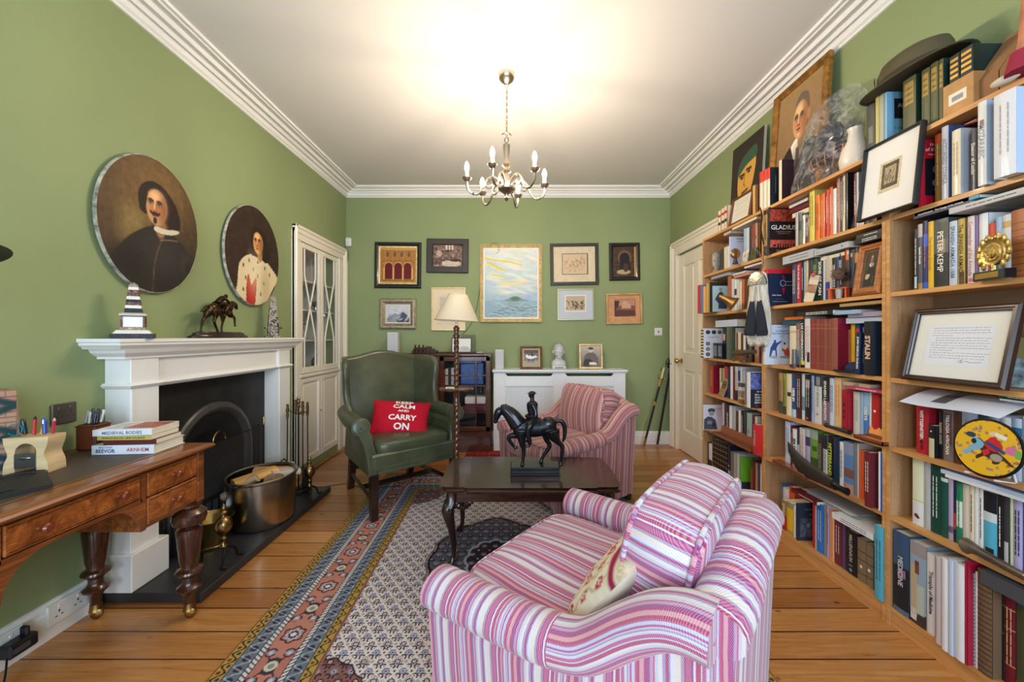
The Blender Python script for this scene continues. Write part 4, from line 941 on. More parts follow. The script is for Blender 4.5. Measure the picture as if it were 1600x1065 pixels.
L([(.12,0,1.02),(.02,0,1.12),(-.12,0,1.20),(-.22,0,1.24)],[.10,.10,.10,.05]);g.ball((-.28,0,1.28),(.06,.055,.065),BR2);g.ball((-.28,0,1.32),(.07,.06,.04),BR2)
for s_ in(-1,1):L([(-.16,s_*.09,1.18),(-.26,s_*.12,1.06),(-.38,s_*.06,1.06)],[.045,.04,.03]);L([(.12,s_*.10,1.0),(-.10,s_*.19,.94),(.0,s_*.2,.74),(-.06,s_*.2,.66)],[.09,.07,.05,.035])
g.v=[(x*S2-.0,y*S2,z*S2+.036)for x,y,z in g.v];h_=obj('horse_and_jockey',g,st);remesh(h_,.0030,2)
# chandelier
CHM=mat((176,166,150),.28,1,var=.08)
ch=thing('chandelier','six-arm brushed metal chandelier with lit candle bulbs hanging from the ceiling','chandelier',(-.0335,2.364,ZC))
dz=lambda z:z-ZC
g=G();g.lathe([(0,dz(2.76)),(.012,dz(2.765)),(.04,dz(2.785)),(.05,dz(2.80)),(.052,dz(2.815)),(.052,dz(2.822)),(0,dz(2.822))],CHM,28);g.tube([(.012*cos(a),0,dz(2.752)+.012*sin(a))for a in[2*pi*i/12 for i in range(12)]],.0022,CHM,6,True);obj('ceiling_cup',g,ch)
g=G();z=2.748;i=0
while z>2.455:
 L_=.024;pts=[(.0065*cos(a),.0,.5*L_*sin(a))for a in[2*pi*k/10 for k in range(10)]]
 g.tube(pts,.0017,CHM,5,True,T(0,0,dz(z-L_/2))@R(pi/2*(i%2)+.3));z-=L_-.005;i+=1
g.tube([(.004,0,dz(2.75)),(.006,.004,dz(2.6)),(.003,-.003,dz(2.45))],.0016,mat((140,120,90),.5),5)
obj('chain',g,ch).__setitem__('kind','thing')
g=G();g.lathe([(0,dz(2.462)),(.008,dz(2.458)),(.030,dz(2.452)),(.026,dz(2.444)),(.010,dz(2.437)),(.016,dz(2.42)),(.010,dz(2.405)),(.022,dz(2.39)),(.019,dz(2.34)),(.014,dz(2.30)),(.026,dz(2.275)),(.028,dz(2.265)),(.013,dz(2.25)),(.024,dz(2.235)),(.026,dz(2.228)),(.012,dz(2.215)),(.020,dz(2.195)),(.028,dz(2.165)),(.036,dz(2.158)),(.038,dz(2.135)),(.055,dz(2.128)),(.052,dz(2.115)),(.03,dz(2.10)),(.014,dz(2.088)),(.010,dz(2.075)),(.015,dz(2.062)),(.007,dz(2.048)),(0,dz(2.044))],CHM,28)
obj('column',g,ch)
CAND=mat((240,236,224),.4)
tb=NT('lit_bulb');tb.set((255,240,215),.3,emit=(255,232,204),es=LAMP_POWER*62);BULB=tb.m
for k in range(6):
 a=radians(12+60*k);M=R(a)
 g=G();P=smooth_pts([(.03,0,dz(2.135)),(.055,0,dz(2.175)),(.09,0,dz(2.186)),(.125,0,dz(2.16)),(.15,0,dz(2.105)),(.185,0,dz(2.073)),(.225,0,dz(2.085)),(.243,0,dz(2.115)),(.243,0,dz(2.15))],5);g.tube(P,.0068,CHM,8,M=M)
 sc=[(.125+.028*(1-t*.8)*cos(2.2+t*6.5)-.012,0,dz(2.135)+.028*(1-t*.8)*sin(2.2+t*6.5))for t in[i/14 for i in range(15)]];g.tube(sc,.005,CHM,6,M=M);g.ball((.205,0,dz(2.076)),(.009,.010,.010),CHM,8,M)
 arm=obj('arm',g,ch)
 def sub(nm,g):
  o=obj(nm,g);o.parent=arm;return o
 g=G();g.lathe([(0,dz(2.146)),(.012,dz(2.146)),(.024,dz(2.158)),(.028,dz(2.168)),(.026,dz(2.17)),(.012,dz(2.166)),(0,dz(2.166))],CHM,20,M@T(.243,0,0));sub('drip_pan',g)
 g=G();g.lathe([(0,dz(2.167)),(.012,dz(2.167)),(.0115,dz(2.205)),(0,dz(2.205))],CAND,14,M@T(.243,0,0));sub('candle_sleeve',g)
 g=G();g.lathe([(0,dz(2.206)),(.007,dz(2.208)),(.013,dz(2.222)),(.014,dz(2.232)),(.010,dz(2.25)),(.004,dz(2.262)),(0,dz(2.266))],BULB,14,M@T(.243,0,0));sub('bulb',g)
# striped fabric
def stripes(name,pal,period=.235,seedv=1,weave=.5):
 t=NT(name);uv=t.n('ShaderNodeUVMap');uv.uv_map='UVMap';sp=t.n('ShaderNodeSeparateXYZ');t.l(uv.outputs[0],sp.inputs[0])
 wob=t.noise(t.co(),9,2);u=t.math('ADD',sp.outputs[0],t.math('MULTIPLY_ADD',wob,.006,-.003))
 f=t.math('FRACT',t.math('ADD',t.math('MULTIPLY',u,1/period),10.0))
 rng=random.Random(seedv);ws=[rng.choice((.5,.7,.9,1.3,1.9))for _ in range(31)];s_=sum(ws);p=0;st=[];last=None
 for w_ in ws:
  c=rng.choice([q for q in pal if q is not last]);last=c;st.append((p/s_,c));p+=w_
 col=t.ramp(f,st,'CONSTANT')
 v=t.co((1,1,1));n1=t.noise(v,420,1);wv=t.n('ShaderNodeTexWave');t.l(v,wv.inputs[0]);wv.inputs['Scale'].default_value=110;wv.inputs['Distortion'].default_value=2;wv.bands_direction='DIAGONAL'
 h=t.math('ADD',t.math('MULTIPLY',n1,.5),t.math('MULTIPLY',wv.outputs['Fac'],.6))
 lt=t.mix(t.math('MULTIPLY',wv.outputs['Fac'],.22),col,rgb((238,228,226)))
 t.set(lt,.88,0,.15,sheen=.25);t.bump(h,.35,.002);return t.m
PINK=[(152,50,122),(208,202,218),(178,80,128),(186,186,208),(170,48,92),(216,200,184),(160,138,176),(202,142,154),(138,44,100),(176,74,130)]
PINK_WARM=[(136,44,52),(214,178,150),(172,72,74),(196,160,160),(122,40,54),(208,130,100),(150,110,130),(190,112,96),(120,44,66)]  # same cloth as PINK, reddened: warm light and fading put into the stripes
def stripe_loft(g,rings,us,mt,mode='along',caps=True,uvr=None):
 """us: stripe coordinate per ring ('along') or per ring vertex ('around')"""
 uv=[[((us[i]if mode=='along' else us[j]),0)for j in range(len(r))]for i,r in enumerate(rings)]
 g.loft(rings,mt,True,False,None,uv)
 if caps:
  for r in(rings[0][::-1],rings[-1]):g.raw(r,[tuple(range(len(r)))],mt,uv=[((q[0]+q[1])*1.2,0)for q in r])
def cushion_geo(g,w,d,h,puff,mt,M,rnd=.28,wav=0,seedv=0):
 rng=random.Random(seedv);ph=[rng.uniform(0,6)for _ in range(6)]
 def per(k,n=64):
  out=[]
  for i in range(n):
   a=2*pi*i/n;c,s_=cos(a),sin(a);e=rnd
   out.append((w/2*k*math.copysign(abs(c)**e,c),d/2*k*math.copysign(abs(s_)**e,s_)))
  return out
 n=64;P1=per(1)
 arc=[0]
 for i in range(1,n+1):a,b=P1[i%n],P1[i-1];arc.append(arc[-1]+math.hypot(a[0]-b[0],a[1]-b[1]))
 def surf(x,y,s_):
  fx=max(0,1-(2*x/w)**2);fy=max(0,1-(2*y/d)**2)
  z=h/2+puff*(fx**.6)*(fy**.6)
  if wav:z+=wav*(sin(x*17+ph[0]+2*sin(y*6))*.5+sin(y*9+ph[1]+3*x)*.5)*(fx*fy)**.4
  return s_*z
 for s_ in(1,-1):
  rings=[];uv=[]
  for k in(1,.985,.94,.86,.76,.64,.5,.36,.22,.1,.01):
   pr_=per(k);q=h*.04*(k>.99)
   rings.append([(x,y,surf(x,y,s_)-s_*q)for x,y in pr_]);uv.append([(x+(wav*1.2*sin(y*9+ph[2])if wav else 0),0)for x,y in pr_])
  if s_<0:rings.reverse();uv.reverse()
  g.loft(rings,mt,True,False,M,uv)
 rings=[];uvs=[]
 for t in(-1,-.8,-.4,0,.4,.8,1):
  b=1+.03*(1-t*t)/max(w,.3);rings.append([(x*b+0,y*b,t*h*.46)for x,y in P1]);uvs.append([(arc[i],0)for i in range(n)])
 rings=[r+[r[0]]for r in rings];uvs=[u+[(arc[n],0)]for u in uvs]
 g.loft(rings,mt,False,False,M,uvs)
def piping_geo(g,w,d,h,mt,M,r=.005,rnd=.28):
 n=64
 for s_ in(1,-1):
  P=[];
  for i in range(n):
   a=2*pi*i/n;c,q=cos(a),sin(a);P.append((w/2*1.01*math.copysign(abs(c)**rnd,c),d/2*1.01*math.copysign(abs(q)**rnd,q),s_*h*.48))
  N=len(P);pr_=[];L=0
  P3=[Vector(p)for p in P];rings=[];us=[]
  for i in range(N+1):
   p=P3[i%N];dd=(P3[(i+1)%N]-P3[i-1]).normalized();a_=dd.cross(Vector((0,0,1))).normalized();b_=Vector((0,0,1))
   rings.append([tuple(p+(a_*cos(2*pi*j/6)+b_*sin(2*pi*j/6))*r)for j in range(6)]);us.append(L);L+=(P3[(i+1)%N]-p).length*.5
  uv=[[(u,0)]*6 for u in us];g.loft(rings,mt,True,False,M,uv)
def armchair(label,loc,rz,FAB,seedv):
 c=thing('striped_armchair',label,'armchair',loc,rz,'matching striped armchairs')
 path=[(.378,-.385,.462),(.370,-.25,.468),(.359,-.10,.474),(.351,.0,.482),(.344,.08,.502),(.338,.13,.535),(.333,.19,.588),(.328,.25,.632),(.325,.30,.650),(.324,.345,.652)]
 P=smooth_pts(path,4);RR=.062
 for s_ in(-1,1):
  def rings_for(pts):
   out=[]
   for i,p in enumerate(pts):
    q0=Vector(pts[max(i-1,0)]);q1=Vector(pts[min(i+1,len(pts)-1)]);d=(q1-q0).normalized();up=Vector((1,0,0)).cross(d).normalized()
    if up.z<0:up=-up
    t_=(p[1]+.385)/.785;r_=RR*(1.0-.12*t_);fl=.02*max(0,t_-.75)/.25
    out.append([tuple(Vector((s_*(p[0]+(r_*1.12+fl)*cos(a)),p[1],p[2]))+up*((r_*(1 if sin(a)>0 else.75))*sin(a)))for a in[2*pi*j/20 for j in range(20)]])
   return out
  k=next(i for i,p in enumerate(P)if p[1]>.02)
  g=G();A=P[:k+1];rg=rings_for(A);rg=[[tuple(Vector(q)*1+(Vector((s_*A[0][0],A[0][1],A[0][2]))-Vector(q))*.22+Vector((0,-.012,0)))for q in rg[0]]]+rg
  stripe_loft(g,rg,[A[0][1]-.012]+[p[1]for p in A],FAB)
  B=P[k:];rg=rings_for(B);us=[.062*2*pi*j/20 for j in range(20)]
  rg=[r+[r[0]]for r in rg];uv=[[(.062*2*pi*j/20+.02,0)for j in range(21)]for r in rg];g.loft(rg,FAB,False,False,None,uv)
  g.raw([q for q in rg[-1][:20]],[tuple(range(20))],FAB,uv=[(q[0]*2.2+.11,0)for q in rg[-1][:20]])
  a_=obj('arm_roll',g,c,ang=50)
  g=G();rings=[];us=[]
  for p in P:
   yy=p[1];t_=(yy+.385)/.785;zr=p[2];xo=p[0]+.045;xb=p[0]+.022-.008*t_;xi=p[0]-.062
   rings.append([(s_*xb,yy*.97,.035),(s_*(xb+.004),yy*.98,.16),(s_*(xo-.006),yy,zr-.06),(s_*(xo-.01),yy,zr-.0),(s_*(xi+.01),yy,zr),(s_*xi,yy,zr-.06),(s_*(xi-.006),yy,.2),(s_*xi,yy*.97,.035)]);us.append(yy)
  stripe_loft(g,rings,us,FAB);obj('arm',g,c,ang=50)
 cr=smooth_pts([(-.324,.345,.652),(-.24,.355,.676),(-.13,.36,.712),(0,.365,.724),(.13,.36,.712),(.24,.355,.676),(.324,.345,.652)],5)
 g=G();rings=[]
 for p in cr:
  rings.append([(p[0],p[1]-.07,.2),(p[0],p[1]-.055,p[2]),(p[0],p[1]+.03,p[2]),(p[0]*.985,p[1]+.01,.16),(p[0]*.97,p[1]-.0,.035),(p[0]*.97,p[1]-.07,.035)])
 stripe_loft(g,rings,[p[0]for p in cr],FAB);obj('back',g,c,ang=50)
 g=G();rings=[[(p[0],p[1]+.058*cos(a)-.008,p[2]+.046*sin(a))for a in[2*pi*j/18 for j in range(18)]]for p in cr];stripe_loft(g,rings,[p[0]for p in cr],FAB);obj('back_roll',g,c,ang=50)
 g=G();rings=[[(x,-.33,.035),(x,-.345,.16),(x,-.345,.285),(x,-.33,.30),(x,.32,.30),(x,.32,.2),(x,.28,.035)]for x in[-.31+.62*i/12 for i in range(13)]]
 stripe_loft(g,rings,[-.31+.62*i/12 for i in range(13)],FAB);obj('seat_base',g,c)
 for x in(-.33,.33):
  for y in(-.33,.30):g=G();g.lathe([(0,0),(.020,0),(.026,.04),(0,.04)],mat((50,30,20),.4),12,T(x,y,.0));obj('leg',g,c)
 g=G();M=T(0,-.075,.375)@R(radians(-2),'X');cushion_geo(g,.575,.64,.135,.035,FAB,M,wav=.010,seedv=seedv);sc=obj('seat_cushion',g,c,ang=50)
 g=G();piping_geo(g,.575,.64,.135,FAB,M,.006);p_=obj('piping',g,ang=60);p_.parent=sc
 g=G();M=T(0,.190,.606)@R(radians(80),'X');cushion_geo(g,.50,.39,.15,.055,FAB,M,rnd=.36,wav=.010,seedv=seedv+3);sc=obj('back_cushion',g,c,ang=50)
 g=G();piping_geo(g,.50,.39,.15,FAB,M,.006,.36);p_=obj('piping',g,ang=60);p_.parent=sc
 return c
FAB1=stripes('pink_striped_weave',PINK,.15,5);FAB2=stripes('warm_lit_striped_weave',PINK_WARM,.15,5)  # one cloth in two palettes; the light on each chair is in the colours
CH3=dict(loc=(.322,1.184,0),rz=math.atan2(-.77,-.638));CH2=dict(loc=(.435,2.985,RUGZ),rz=math.atan2(-.866,.5))
armchair('pink and white striped armchair in the foreground, seen from its side',(CH3['loc'][0],CH3['loc'][1],RUGZ),CH3['rz'],FAB1,11)
armchair('red and orange striped armchair behind the coffee table, empty',CH2['loc'],CH2['rz'],FAB2,23)
def pillow_surface(u,v,w,h,t):
 x,y=u*2-1,v*2-1
 th=t/2*((1-abs(x)**2.4)**.55)*((1-abs(y)**2.4)**.55)
 px=x*w/2*(1-.07*(1-y*y));py=y*h/2*(1-.07*(1-x*x));return px,py,th
def pillow(name,label,cat,w,h,t,cvf,cvb,M):
 o=thing(name,label,cat);o.matrix_world=M;n=56
 for nm,s_,cv in(('front',-1,cvf),('reverse',1,cvb)):
  V=[];C=[]
  for j in range(n+1):
   for i in range(n+1):
    u,v=i/n,j/n;px,py,th=pillow_surface(u,v,w,h,t)
    th+=.004*sin(u*19+3*v)*sin(v*15)*(th/t*2)
    V.append((px,s_*th,py));C.append(cv.sample(u*.999,v*.999))
  fs=[(j*(n+1)+i,j*(n+1)+i+1,(j+1)*(n+1)+i+1,(j+1)*(n+1)+i)for j in range(n)for i in range(n)]
  if s_>0:fs=[tuple(reversed(f))for f in fs]
  me=colour_mesh(nm,V,fs,np.array(C),attr_mat('cushion_cloth',.85,.15,bump=.3));me.polygons.foreach_set('use_smooth',[True]*len(fs));link(nm,me,o)
 return o
def mat_from(loc,rz,tilt,roll=0,flip=0):return Matrix.Translation(loc)@R(rz)@R(tilt,'X')@R(roll,'Y')
cv=Cv(150,150,(226,214,190));cv.noise(3,(30,30));rr=random.Random(4)
cv.line([(.0,.16),(1,.16)],.03,(150,40,70));cv.line([(0,.84),(1,.84)],.03,(150,40,70))
for k in range(16):
 x=(k+.5)/16
 for y in(.07,.93):cv.e(x,y,.028,.035,(206,188,160));cv.e(x,y,.014,.018,(232,222,204))
for k in range(9):
 x=.1+k*.1;cv.line(smooth_pts([(x,.22),(x+.05,.36),(x-.03,.5),(x+.05,.64),(x,.78)],5),.010,(196,176,140))
 for y in(.3,.5,.7):cv.e(x+.02*(-1)**k,y,.03,.045,(176,60,84),ang=.6);cv.e(x+.02*(-1)**k,y,.014,.024,(226,190,170),ang=.6)
cb=Cv(20,20,(226,216,194))
def chair_pt(C,x,y,z):a=C['rz'];return(C['loc'][0]+x*cos(a)-y*sin(a),C['loc'][1]+x*sin(a)+y*cos(a),z)
pillow('scatter_cushion','cream embroidered scatter cushion leaning in the foreground armchair','cushion',.36,.36,.11,cv,cb,mat_from(chair_pt(CH3,.125,.06,.565),CH3['rz']+.06,radians(-36),radians(6)))
GL=NT('dark_green_leather');v=GL.co();n1=GL.noise(v,5,4,.6)
GL.set(GL.ramp(n1,[(.3,(58,63,45)),(.7,(82,85,62))]),.36,0,.5,.15);GL.bump(GL.noise(v,190,3),.3,.002);LG=GL.m
DL=wood('dark_mahogany',(28,14,11),(54,28,20),6,2,.28,.35)
WC=thing('wing_armchair','dark green leather wing armchair with brass studs, beside the bookcase and lamp','armchair',(-.875,2.96,0),radians(39))
NAIL=mat((150,150,130),.35,.9)
nails=G()
def nail_row(pts,gap=.0125):
 P=[Vector(p)for p in pts];acc=0
 for a,b in zip(P[:-1],P[1:]):
  L=(b-a).length
  if L<1e-6:continue
  d=(b-a)/L;s_=gap-acc if acc>0 else 0
  while s_<L:
   nails.ball(tuple(a+d*s_),.0032,NAIL,5);s_+=gap
  acc=(L-(s_-gap))
g=G();rw=[(-.315,-.335),(.315,-.335),(.27,.32),(-.27,.32)]
g.loft([[(x,y,.305)for x,y in rw],[(x*1.02,y*1.01,.32)for x,y in rw],[(x*1.02,y*1.01,.425)for x,y in rw],[(x*.98,y*.98,.437)for x,y in rw]],LG);obj('seat_rail',g,WC)
for x in(-.30,.30):nail_row([(x,-.341,.31),(x,-.341,.43)])
nail_row([(-.30,-.341,.318),(.30,-.341,.318)]);nail_row([(-.27,-.341,.35),(.27,-.341,.35)])
g=G();M=T(0,-.055,.462);
rings=[]
n=56
for k,z in((.9,-.04),(.985,-.035),(1.0,-.015),(1.0,.02),(.98,.036),(.9,.045),(.7,.056),(.45,.062),(.2,.064),(.01,.064)):
 rg=[]
 for i in range(n):
  a=2*pi*i/n;c,s_=cos(a),sin(a);y=.28*k*math.copysign(abs(s_)**.3,s_);x=.285*k*math.copysign(abs(c)**.3,c)*(1-.09*(y+.28)/.56);rg.append((x,y,z))
 rings.append(rg)
g.loft(rings,LG,True,True,M);obj('seat_cushion',g,WC,ang=60)
g=G();rows=[];nx,nz=24,18
def top(x):q=abs(x)/.29;return 1.078-.050*q*q*(3-2*q)-.0*q
for s_,off in((-1,0),(1,.075)):
 pass
def back_pt(u,v,side):
 x=(u*2-1)*(.265+.025*v);zt_=top(x);z=.44+(zt_-.44)*v;y=.225+.10*v+.02*sin(v*pi)
 if side<0:return(x,y-.02*(1-(u*2-1)**2)*sin(min(1,v*1.1)*pi),z)
 return(x,y+.065,z)
for side in(-1,1):
 V=[back_pt(i/nx,j/nz,side)for j in range(nz+1)for i in range(nx+1)]
 fs=[(j*(nx+1)+i,j*(nx+1)+i+1,(j+1)*(nx+1)+i+1,(j+1)*(nx+1)+i)for j in range(nz)for i in range(nx)]
 g.raw(V,fs if side<0 else[tuple(reversed(f))for f in fs],LG)
rings=[]
for i in range(nx+1):
 p,q=Vector(back_pt(i/nx,1,-1)),Vector(back_pt(i/nx,1,1));mid=(p+q)/2;r_=(q-p).length/2
 rings.append([tuple(mid+Vector((0,r_*1.08*cos(a),r_*.75*sin(a))))for a in[pi-pi*k/8 for k in range(9)]])
g.loft(rings,LG,False,False);obj('back',g,WC,ang=50)
for s_ in(-1,1):
 g=G();rings=[]
 lv=[(.50,-.02,.0),(.60,-.01,.012),(.66,.045,.02),(.72,.085,.03),(.80,.105,.036),(.88,.10,.04),(.95,.09,.044),(1.0,.10,.046),(1.03,.13,.04),(1.048,.18,.03),(1.054,.25,.015)]
 for z,yf,fl in lv:
  A=Vector((s_*(.272+.02*(z-.5)),.285+.10*(z-.44)/.63,z));B=Vector((s_*(.318+fl),yf,z));d=(A-B);d.z=0;L=d.length;d.normalize();nn=Vector((-d.y,d.x,0))*(s_*1);th=.026 if z<1.04 else.015
  rg=[]
  for k in range(9):a=-pi/2+pi*k/8;rg.append(tuple(B-d*(cos(a)*.030)+nn*(sin(a)*-th)))
  rg.append(tuple(A-nn*th*.8));rg.append(tuple(A+nn*th*.8));rings.append(rg)
 g.loft(rings,LG);obj('wing',g,WC,ang=50)
 nail_row([(s_*(.318+fl+.024),yf-.012,z)for z,yf,fl in lv[1:-1]])
for s_ in(-1,1):
 g=G();rings=[]
 for y,zr,xr in((-.245,.612,.352),(-.235,.615,.355),(-.15,.618,.352),(-.05,.62,.345),(.05,.622,.335),(.15,.625,.322),(.26,.63,.305)):
  r_=.058 if y>-.24 else.045
  rg=[(s_*(xr-.012),y,.40),(s_*(xr-.008),y,zr-.05)]+[(s_*(xr+.012+r_*cos(a)),y,zr+r_*sin(a))for a in[-.9+(pi+1.5)*k/14 for k in range(15)]]+[(s_*(xr-.06),y,zr-.06),(s_*(xr-.068),y,.44),(s_*(xr-.06),y,.40)]
  rings.append(rg)
 g.loft(rings,LG);obj('arm',g,WC,ang=50)
 g=G();rings=[[(s_*(.335-.02*t),-.30+.58*t,.305),(s_*(.345-.04*t),-.255+.53*t,.56),(s_*(.29-.02*t),-.255+.53*t,.56),(s_*(.28-.02*t),-.30+.58*t,.305)]for t in(0,.25,.5,.75,1)]
 g.loft(rings,LG);obj('side_panel',g,WC)
 sp_=[(.335,.305),(.340,.40),(.352,.50),(.385,.565)]+[(.364+.062*cos(a),.612+.062*sin(a))for a in[-.6+4.3*k/14 for k in range(15)]]+[(.300,.55),(.285,.46),(.270,.40),(.268,.305)]
 yf=lambda z:-.262-.075*max(0,min(1,(.56-z)/.2))**1.2
 g=G();F_=[(s_*x,yf(z),z)for x,z in sp_];B_=[(s_*x,yf(z)+.05,z)for x,z in sp_];ctr=[(s_*(x*.88+.12*.325),yf(z)-.008,z*.96+.04*.5)for x,z in sp_]
 g.loft([B_,F_,ctr],LG,True,True);obj('arm_front',g,WC,ang=60)
 nail_row([(x+0,y-.003,z)for x,y,z in[(s_*(x*.97+.03*.325),yf(z),z)for x,z in sp_]],.011)
 for k in range(10):a=2*pi*k/10;nails.ball((s_*.364+.018*cos(a),-.274,.612+.018*sin(a)),.0035,NAIL,5)
 nails.ball((s_*.364,-.276,.612),.006,NAIL,6)
o=obj('nailhead_trim',nails,WC,kind='stuff')
for x,y,dx,dy in((-.30,-.32,0,0),(.30,-.32,0,0),(-.25,.30,-.0,.06),(.25,.30,.0,.06)):
 g=G();w_=.024
 g.loft([[(x+sx*w_*k+dx*t,y+sy*w_*k+dy*t*t,.31*(1-t))for sx,sy in((-1,-1),(1,-1),(1,1),(-1,1))]for t,k in((0,1.05),(.3,1.0),(.6,.98),(.85,.95),(1,.92))],DL);obj('leg',g,WC)
for a,b in(((-.30,-.32),(-.25,.33)),((.30,-.32),(.25,.33))):g=G();g.tube([(a[0],a[1],.13),(b[0],b[1],.13)],.018,DL,4,ell=(.8,1.1));obj('stretcher',g,WC,ang=20)
for yy in(-.02,.31):g=G();w_=.275 if yy<0 else.25;g.tube([(-w_,yy,.13 if yy<0 else.18),(w_,yy,.13 if yy<0 else.18)],.018,DL,4,ell=(.8,1.1));obj('stretcher',g,WC,ang=20)
WC.location.z=.0
cr_=Cv(10,10,(186,22,44));a=radians(39)
def wc_pt(x,y,z):return(-.875+x*cos(a)-y*sin(a),2.96+x*sin(a)+y*cos(a),z)
MP=mat_from(wc_pt(-.015,-.075,.598),radians(39)-.42,radians(-42),radians(7))
rc=pillow('red_cushion','red cushion with white KEEP CALM AND CARRY ON lettering in the green armchair','cushion',.43,.30,.13,cr_,cr_,MP)
g=G();WT=mat((240,232,226),.8)
for s_,z,hh,ww in(('KEEP',.108,.032,.13),('CALM',.066,.036,.16),('AND',.026,.020,.08),('CARRY',-.028,.044,.20),('ON',-.094,.048,.11)):
 vs,fs,x0,x1,y0,y1=text_geo(s_,.03);kx=ww/(x1-x0);kz=hh/(y1-y0)
 V=[]
 for v_ in vs:
  x=(v_[0]-(x0+x1)/2)*kx+.02;z_=(v_[1]-(y0+y1)/2)*kz+z
  u=max(0,min(1,x/.42+.5));w_=max(0,min(1,z_/.29+.5));th=pillow_surface(u,w_,.43,.30,.13)[2];V.append((x,-th-.0045,z_))
 g.raw(V,fs,WT)
obj('slogan_lettering',g,rc)
# coffee table
TB=wood('polished_mahogany',(40,19,13),(78,40,26),4,0,.24,.35)
ct=thing('coffee_table','dark mahogany coffee table with carved cabriole legs, in the middle of the rug','coffee table',(.095,2.185,RUGZ))
hx,hy=.455,.228
def tt(k=0):
 a=[(-hx,-hy+.035),(-hx+.01,-hy+.012),(-hx+.035,-hy),(-hx+.12,-hy),(-hx+.135,-hy-.012),(hx-.135,-hy-.012),(hx-.12,-hy),(hx-.035,-hy),(hx-.01,-hy+.012),(hx,-hy+.035)]
 b=[(-x,-y)for x,y in a];out=a+[(hx+.010,0)]+b+[(-hx-.010,0)]
 return[(x+math.copysign(k,x),y+math.copysign(k,y))for x,y in out]
g=G();Z=.4415
g.loft([[(x,y,Z-.030)for x,y in tt(-.012)],[(x,y,Z-.024)for x,y in tt(-.004)],[(x,y,Z-.018)for x,y in tt(0)],[(x,y,Z-.012)for x,y in tt(-.004)],[(x,y,Z-.008)for x,y in tt(0)],[(x,y,Z-.003)for x,y in tt(-.003)],[(x,y,Z)for x,y in tt(-.010)]],TB);obj('table_top',g,ct,ang=25)
g=G()
for s_ in(-1,1):g.box(-.40,.40,s_*.195-.01,s_*.195+.01,Z-.09,Z-.03,TB);g.box(s_*.415-.01,s_*.415+.01,-.19,.19,Z-.09,Z-.03,TB)
g.box(-.42,.42,-.2,.2,Z-.035,Z-.03,TB);obj('apron',g,ct)
for sx in(-1,1):
 for sy in(-1,1):
  g=G();X,Y=sx*.405,sy*.185;rings=[]
  for z,o,r_ in((Z-.03,0,.030),(Z-.09,.002,.030),(Z-.105,.012,.033),(Z-.13,.020,.033),(Z-.17,.016,.028),(Z-.23,.004,.020),(.12,-.006,.0145),(.07,-.006,.012),(.04,.0,.013),(.028,.010,.018),(.012,.016,.022),(0,.014,.018)):
   rings.append([(X+sx*o+r_*math.copysign(abs(cos(a))**.7,cos(a)),Y+sy*o+r_*math.copysign(abs(sin(a))**.7,sin(a)),z)for a in[2*pi*k/16+pi/16 for k in range(16)]])
  g.loft(rings,DL);l_=obj('leg',g,ct,ang=40)
  g=G();CK=mat((34,22,20),.2,coat=.6)
  for k in range(7):
   t=k/6;g.ball((X-sx*(.02+.085*t),Y+sy*.012,Z-.095-.022*sin(t*pi)-.012*(1-t)),(.014-.006*t,.012,.018-.010*t),CK,8)
   g.ball((X+sx*.012,Y-sy*(.02+.06*t),Z-.095-.02*(1-t)),(.012,.012-.004*t,.016-.008*t),CK,8)
  for k in range(6):g.ball((X+sx*(.030-.006*k),Y+sy*(.012+.004*k)+sy*.018,Z-.112-.004*k),(.010,.010,.022-.002*k),CK,8)
  k_=obj('knee_carving',g);k_.parent=l_
g=G();g.ball((0,0,.002),(.004,.003,.003),BRASS,8);
# barley twist floor lamp
LW=wood('twist_walnut',(60,30,16),(120,66,34),6,2,.25,.5)
fl=thing('floor_lamp','barley twist wooden floor lamp with pleated cream shade and round tray','lamp',(-.402,2.78,RUGZ))
def twist(g,z0,z1,r,turns):
 n=int((z1-z0)/.006);rings=[]
 for i in range(n+1):
  z=z0+(z1-z0)*i/n;ph=2*pi*turns*i/n
  rings.append([((r*(.68+.32*abs(cos(a-ph))**.8))*cos(a),(r*(.68+.32*abs(cos(a-ph))**.8))*sin(a),z)for a in[2*pi*k/16 for k in range(16)]])
 g.loft(rings,LW)
g=G();g.lathe([(0,0),(.088,0),(.092,.012),(.084,.022),(.07,.03),(.045,.04),(.03,.06),(.026,.09),(.032,.10),(.018,.12),(0,.12)],LW,36);obj('base',g,fl)
g=G();twist(g,.115,.70,.021,6.5);g.lathe([(0,.70),(.024,.70),(.028,.715),(.020,.725),(.022,.80),(.030,.812),(0,.815)],LW,20);twist(g,.83,1.20,.020,4.5);g.lathe([(0,1.195),(.022,1.195),(.026,1.21),(.016,1.222),(.020,1.25),(.024,1.265),(.014,1.275),(.012,1.282),(0,1.282)],LW,20);obj('pole',g,fl,ang=60)
g=G();g.lathe([(0,.812),(.10,.814),(.122,.820),(.126,.828),(.120,.832),(.112,.824),(0,.822)],LW,36);obj('tray',g,fl)
g=G();g.lathe([(0,1.28),(.011,1.28),(.011,1.33),(.016,1.335),(.016,1.36),(0,1.36)],mat((226,216,196),.4),14);obj('lamp_holder',g,fl)
g=G();PL=NT('pleated_cream_silk');PL.set((236,224,198),.75,0,.2);bs=PL.b
tr=PL.n('ShaderNodeBsdfTranslucent');tr.inputs[0].default_value=rgb((238,222,186));mx=PL.n('ShaderNodeMixShader');mx.inputs[0].default_value=.3;PL.l(bs.outputs[0],mx.inputs[1]);PL.l(tr.outputs[0],mx.inputs[2]);PL.l(mx.outputs[0],PL.out.inputs[0])
rings=[];N=260
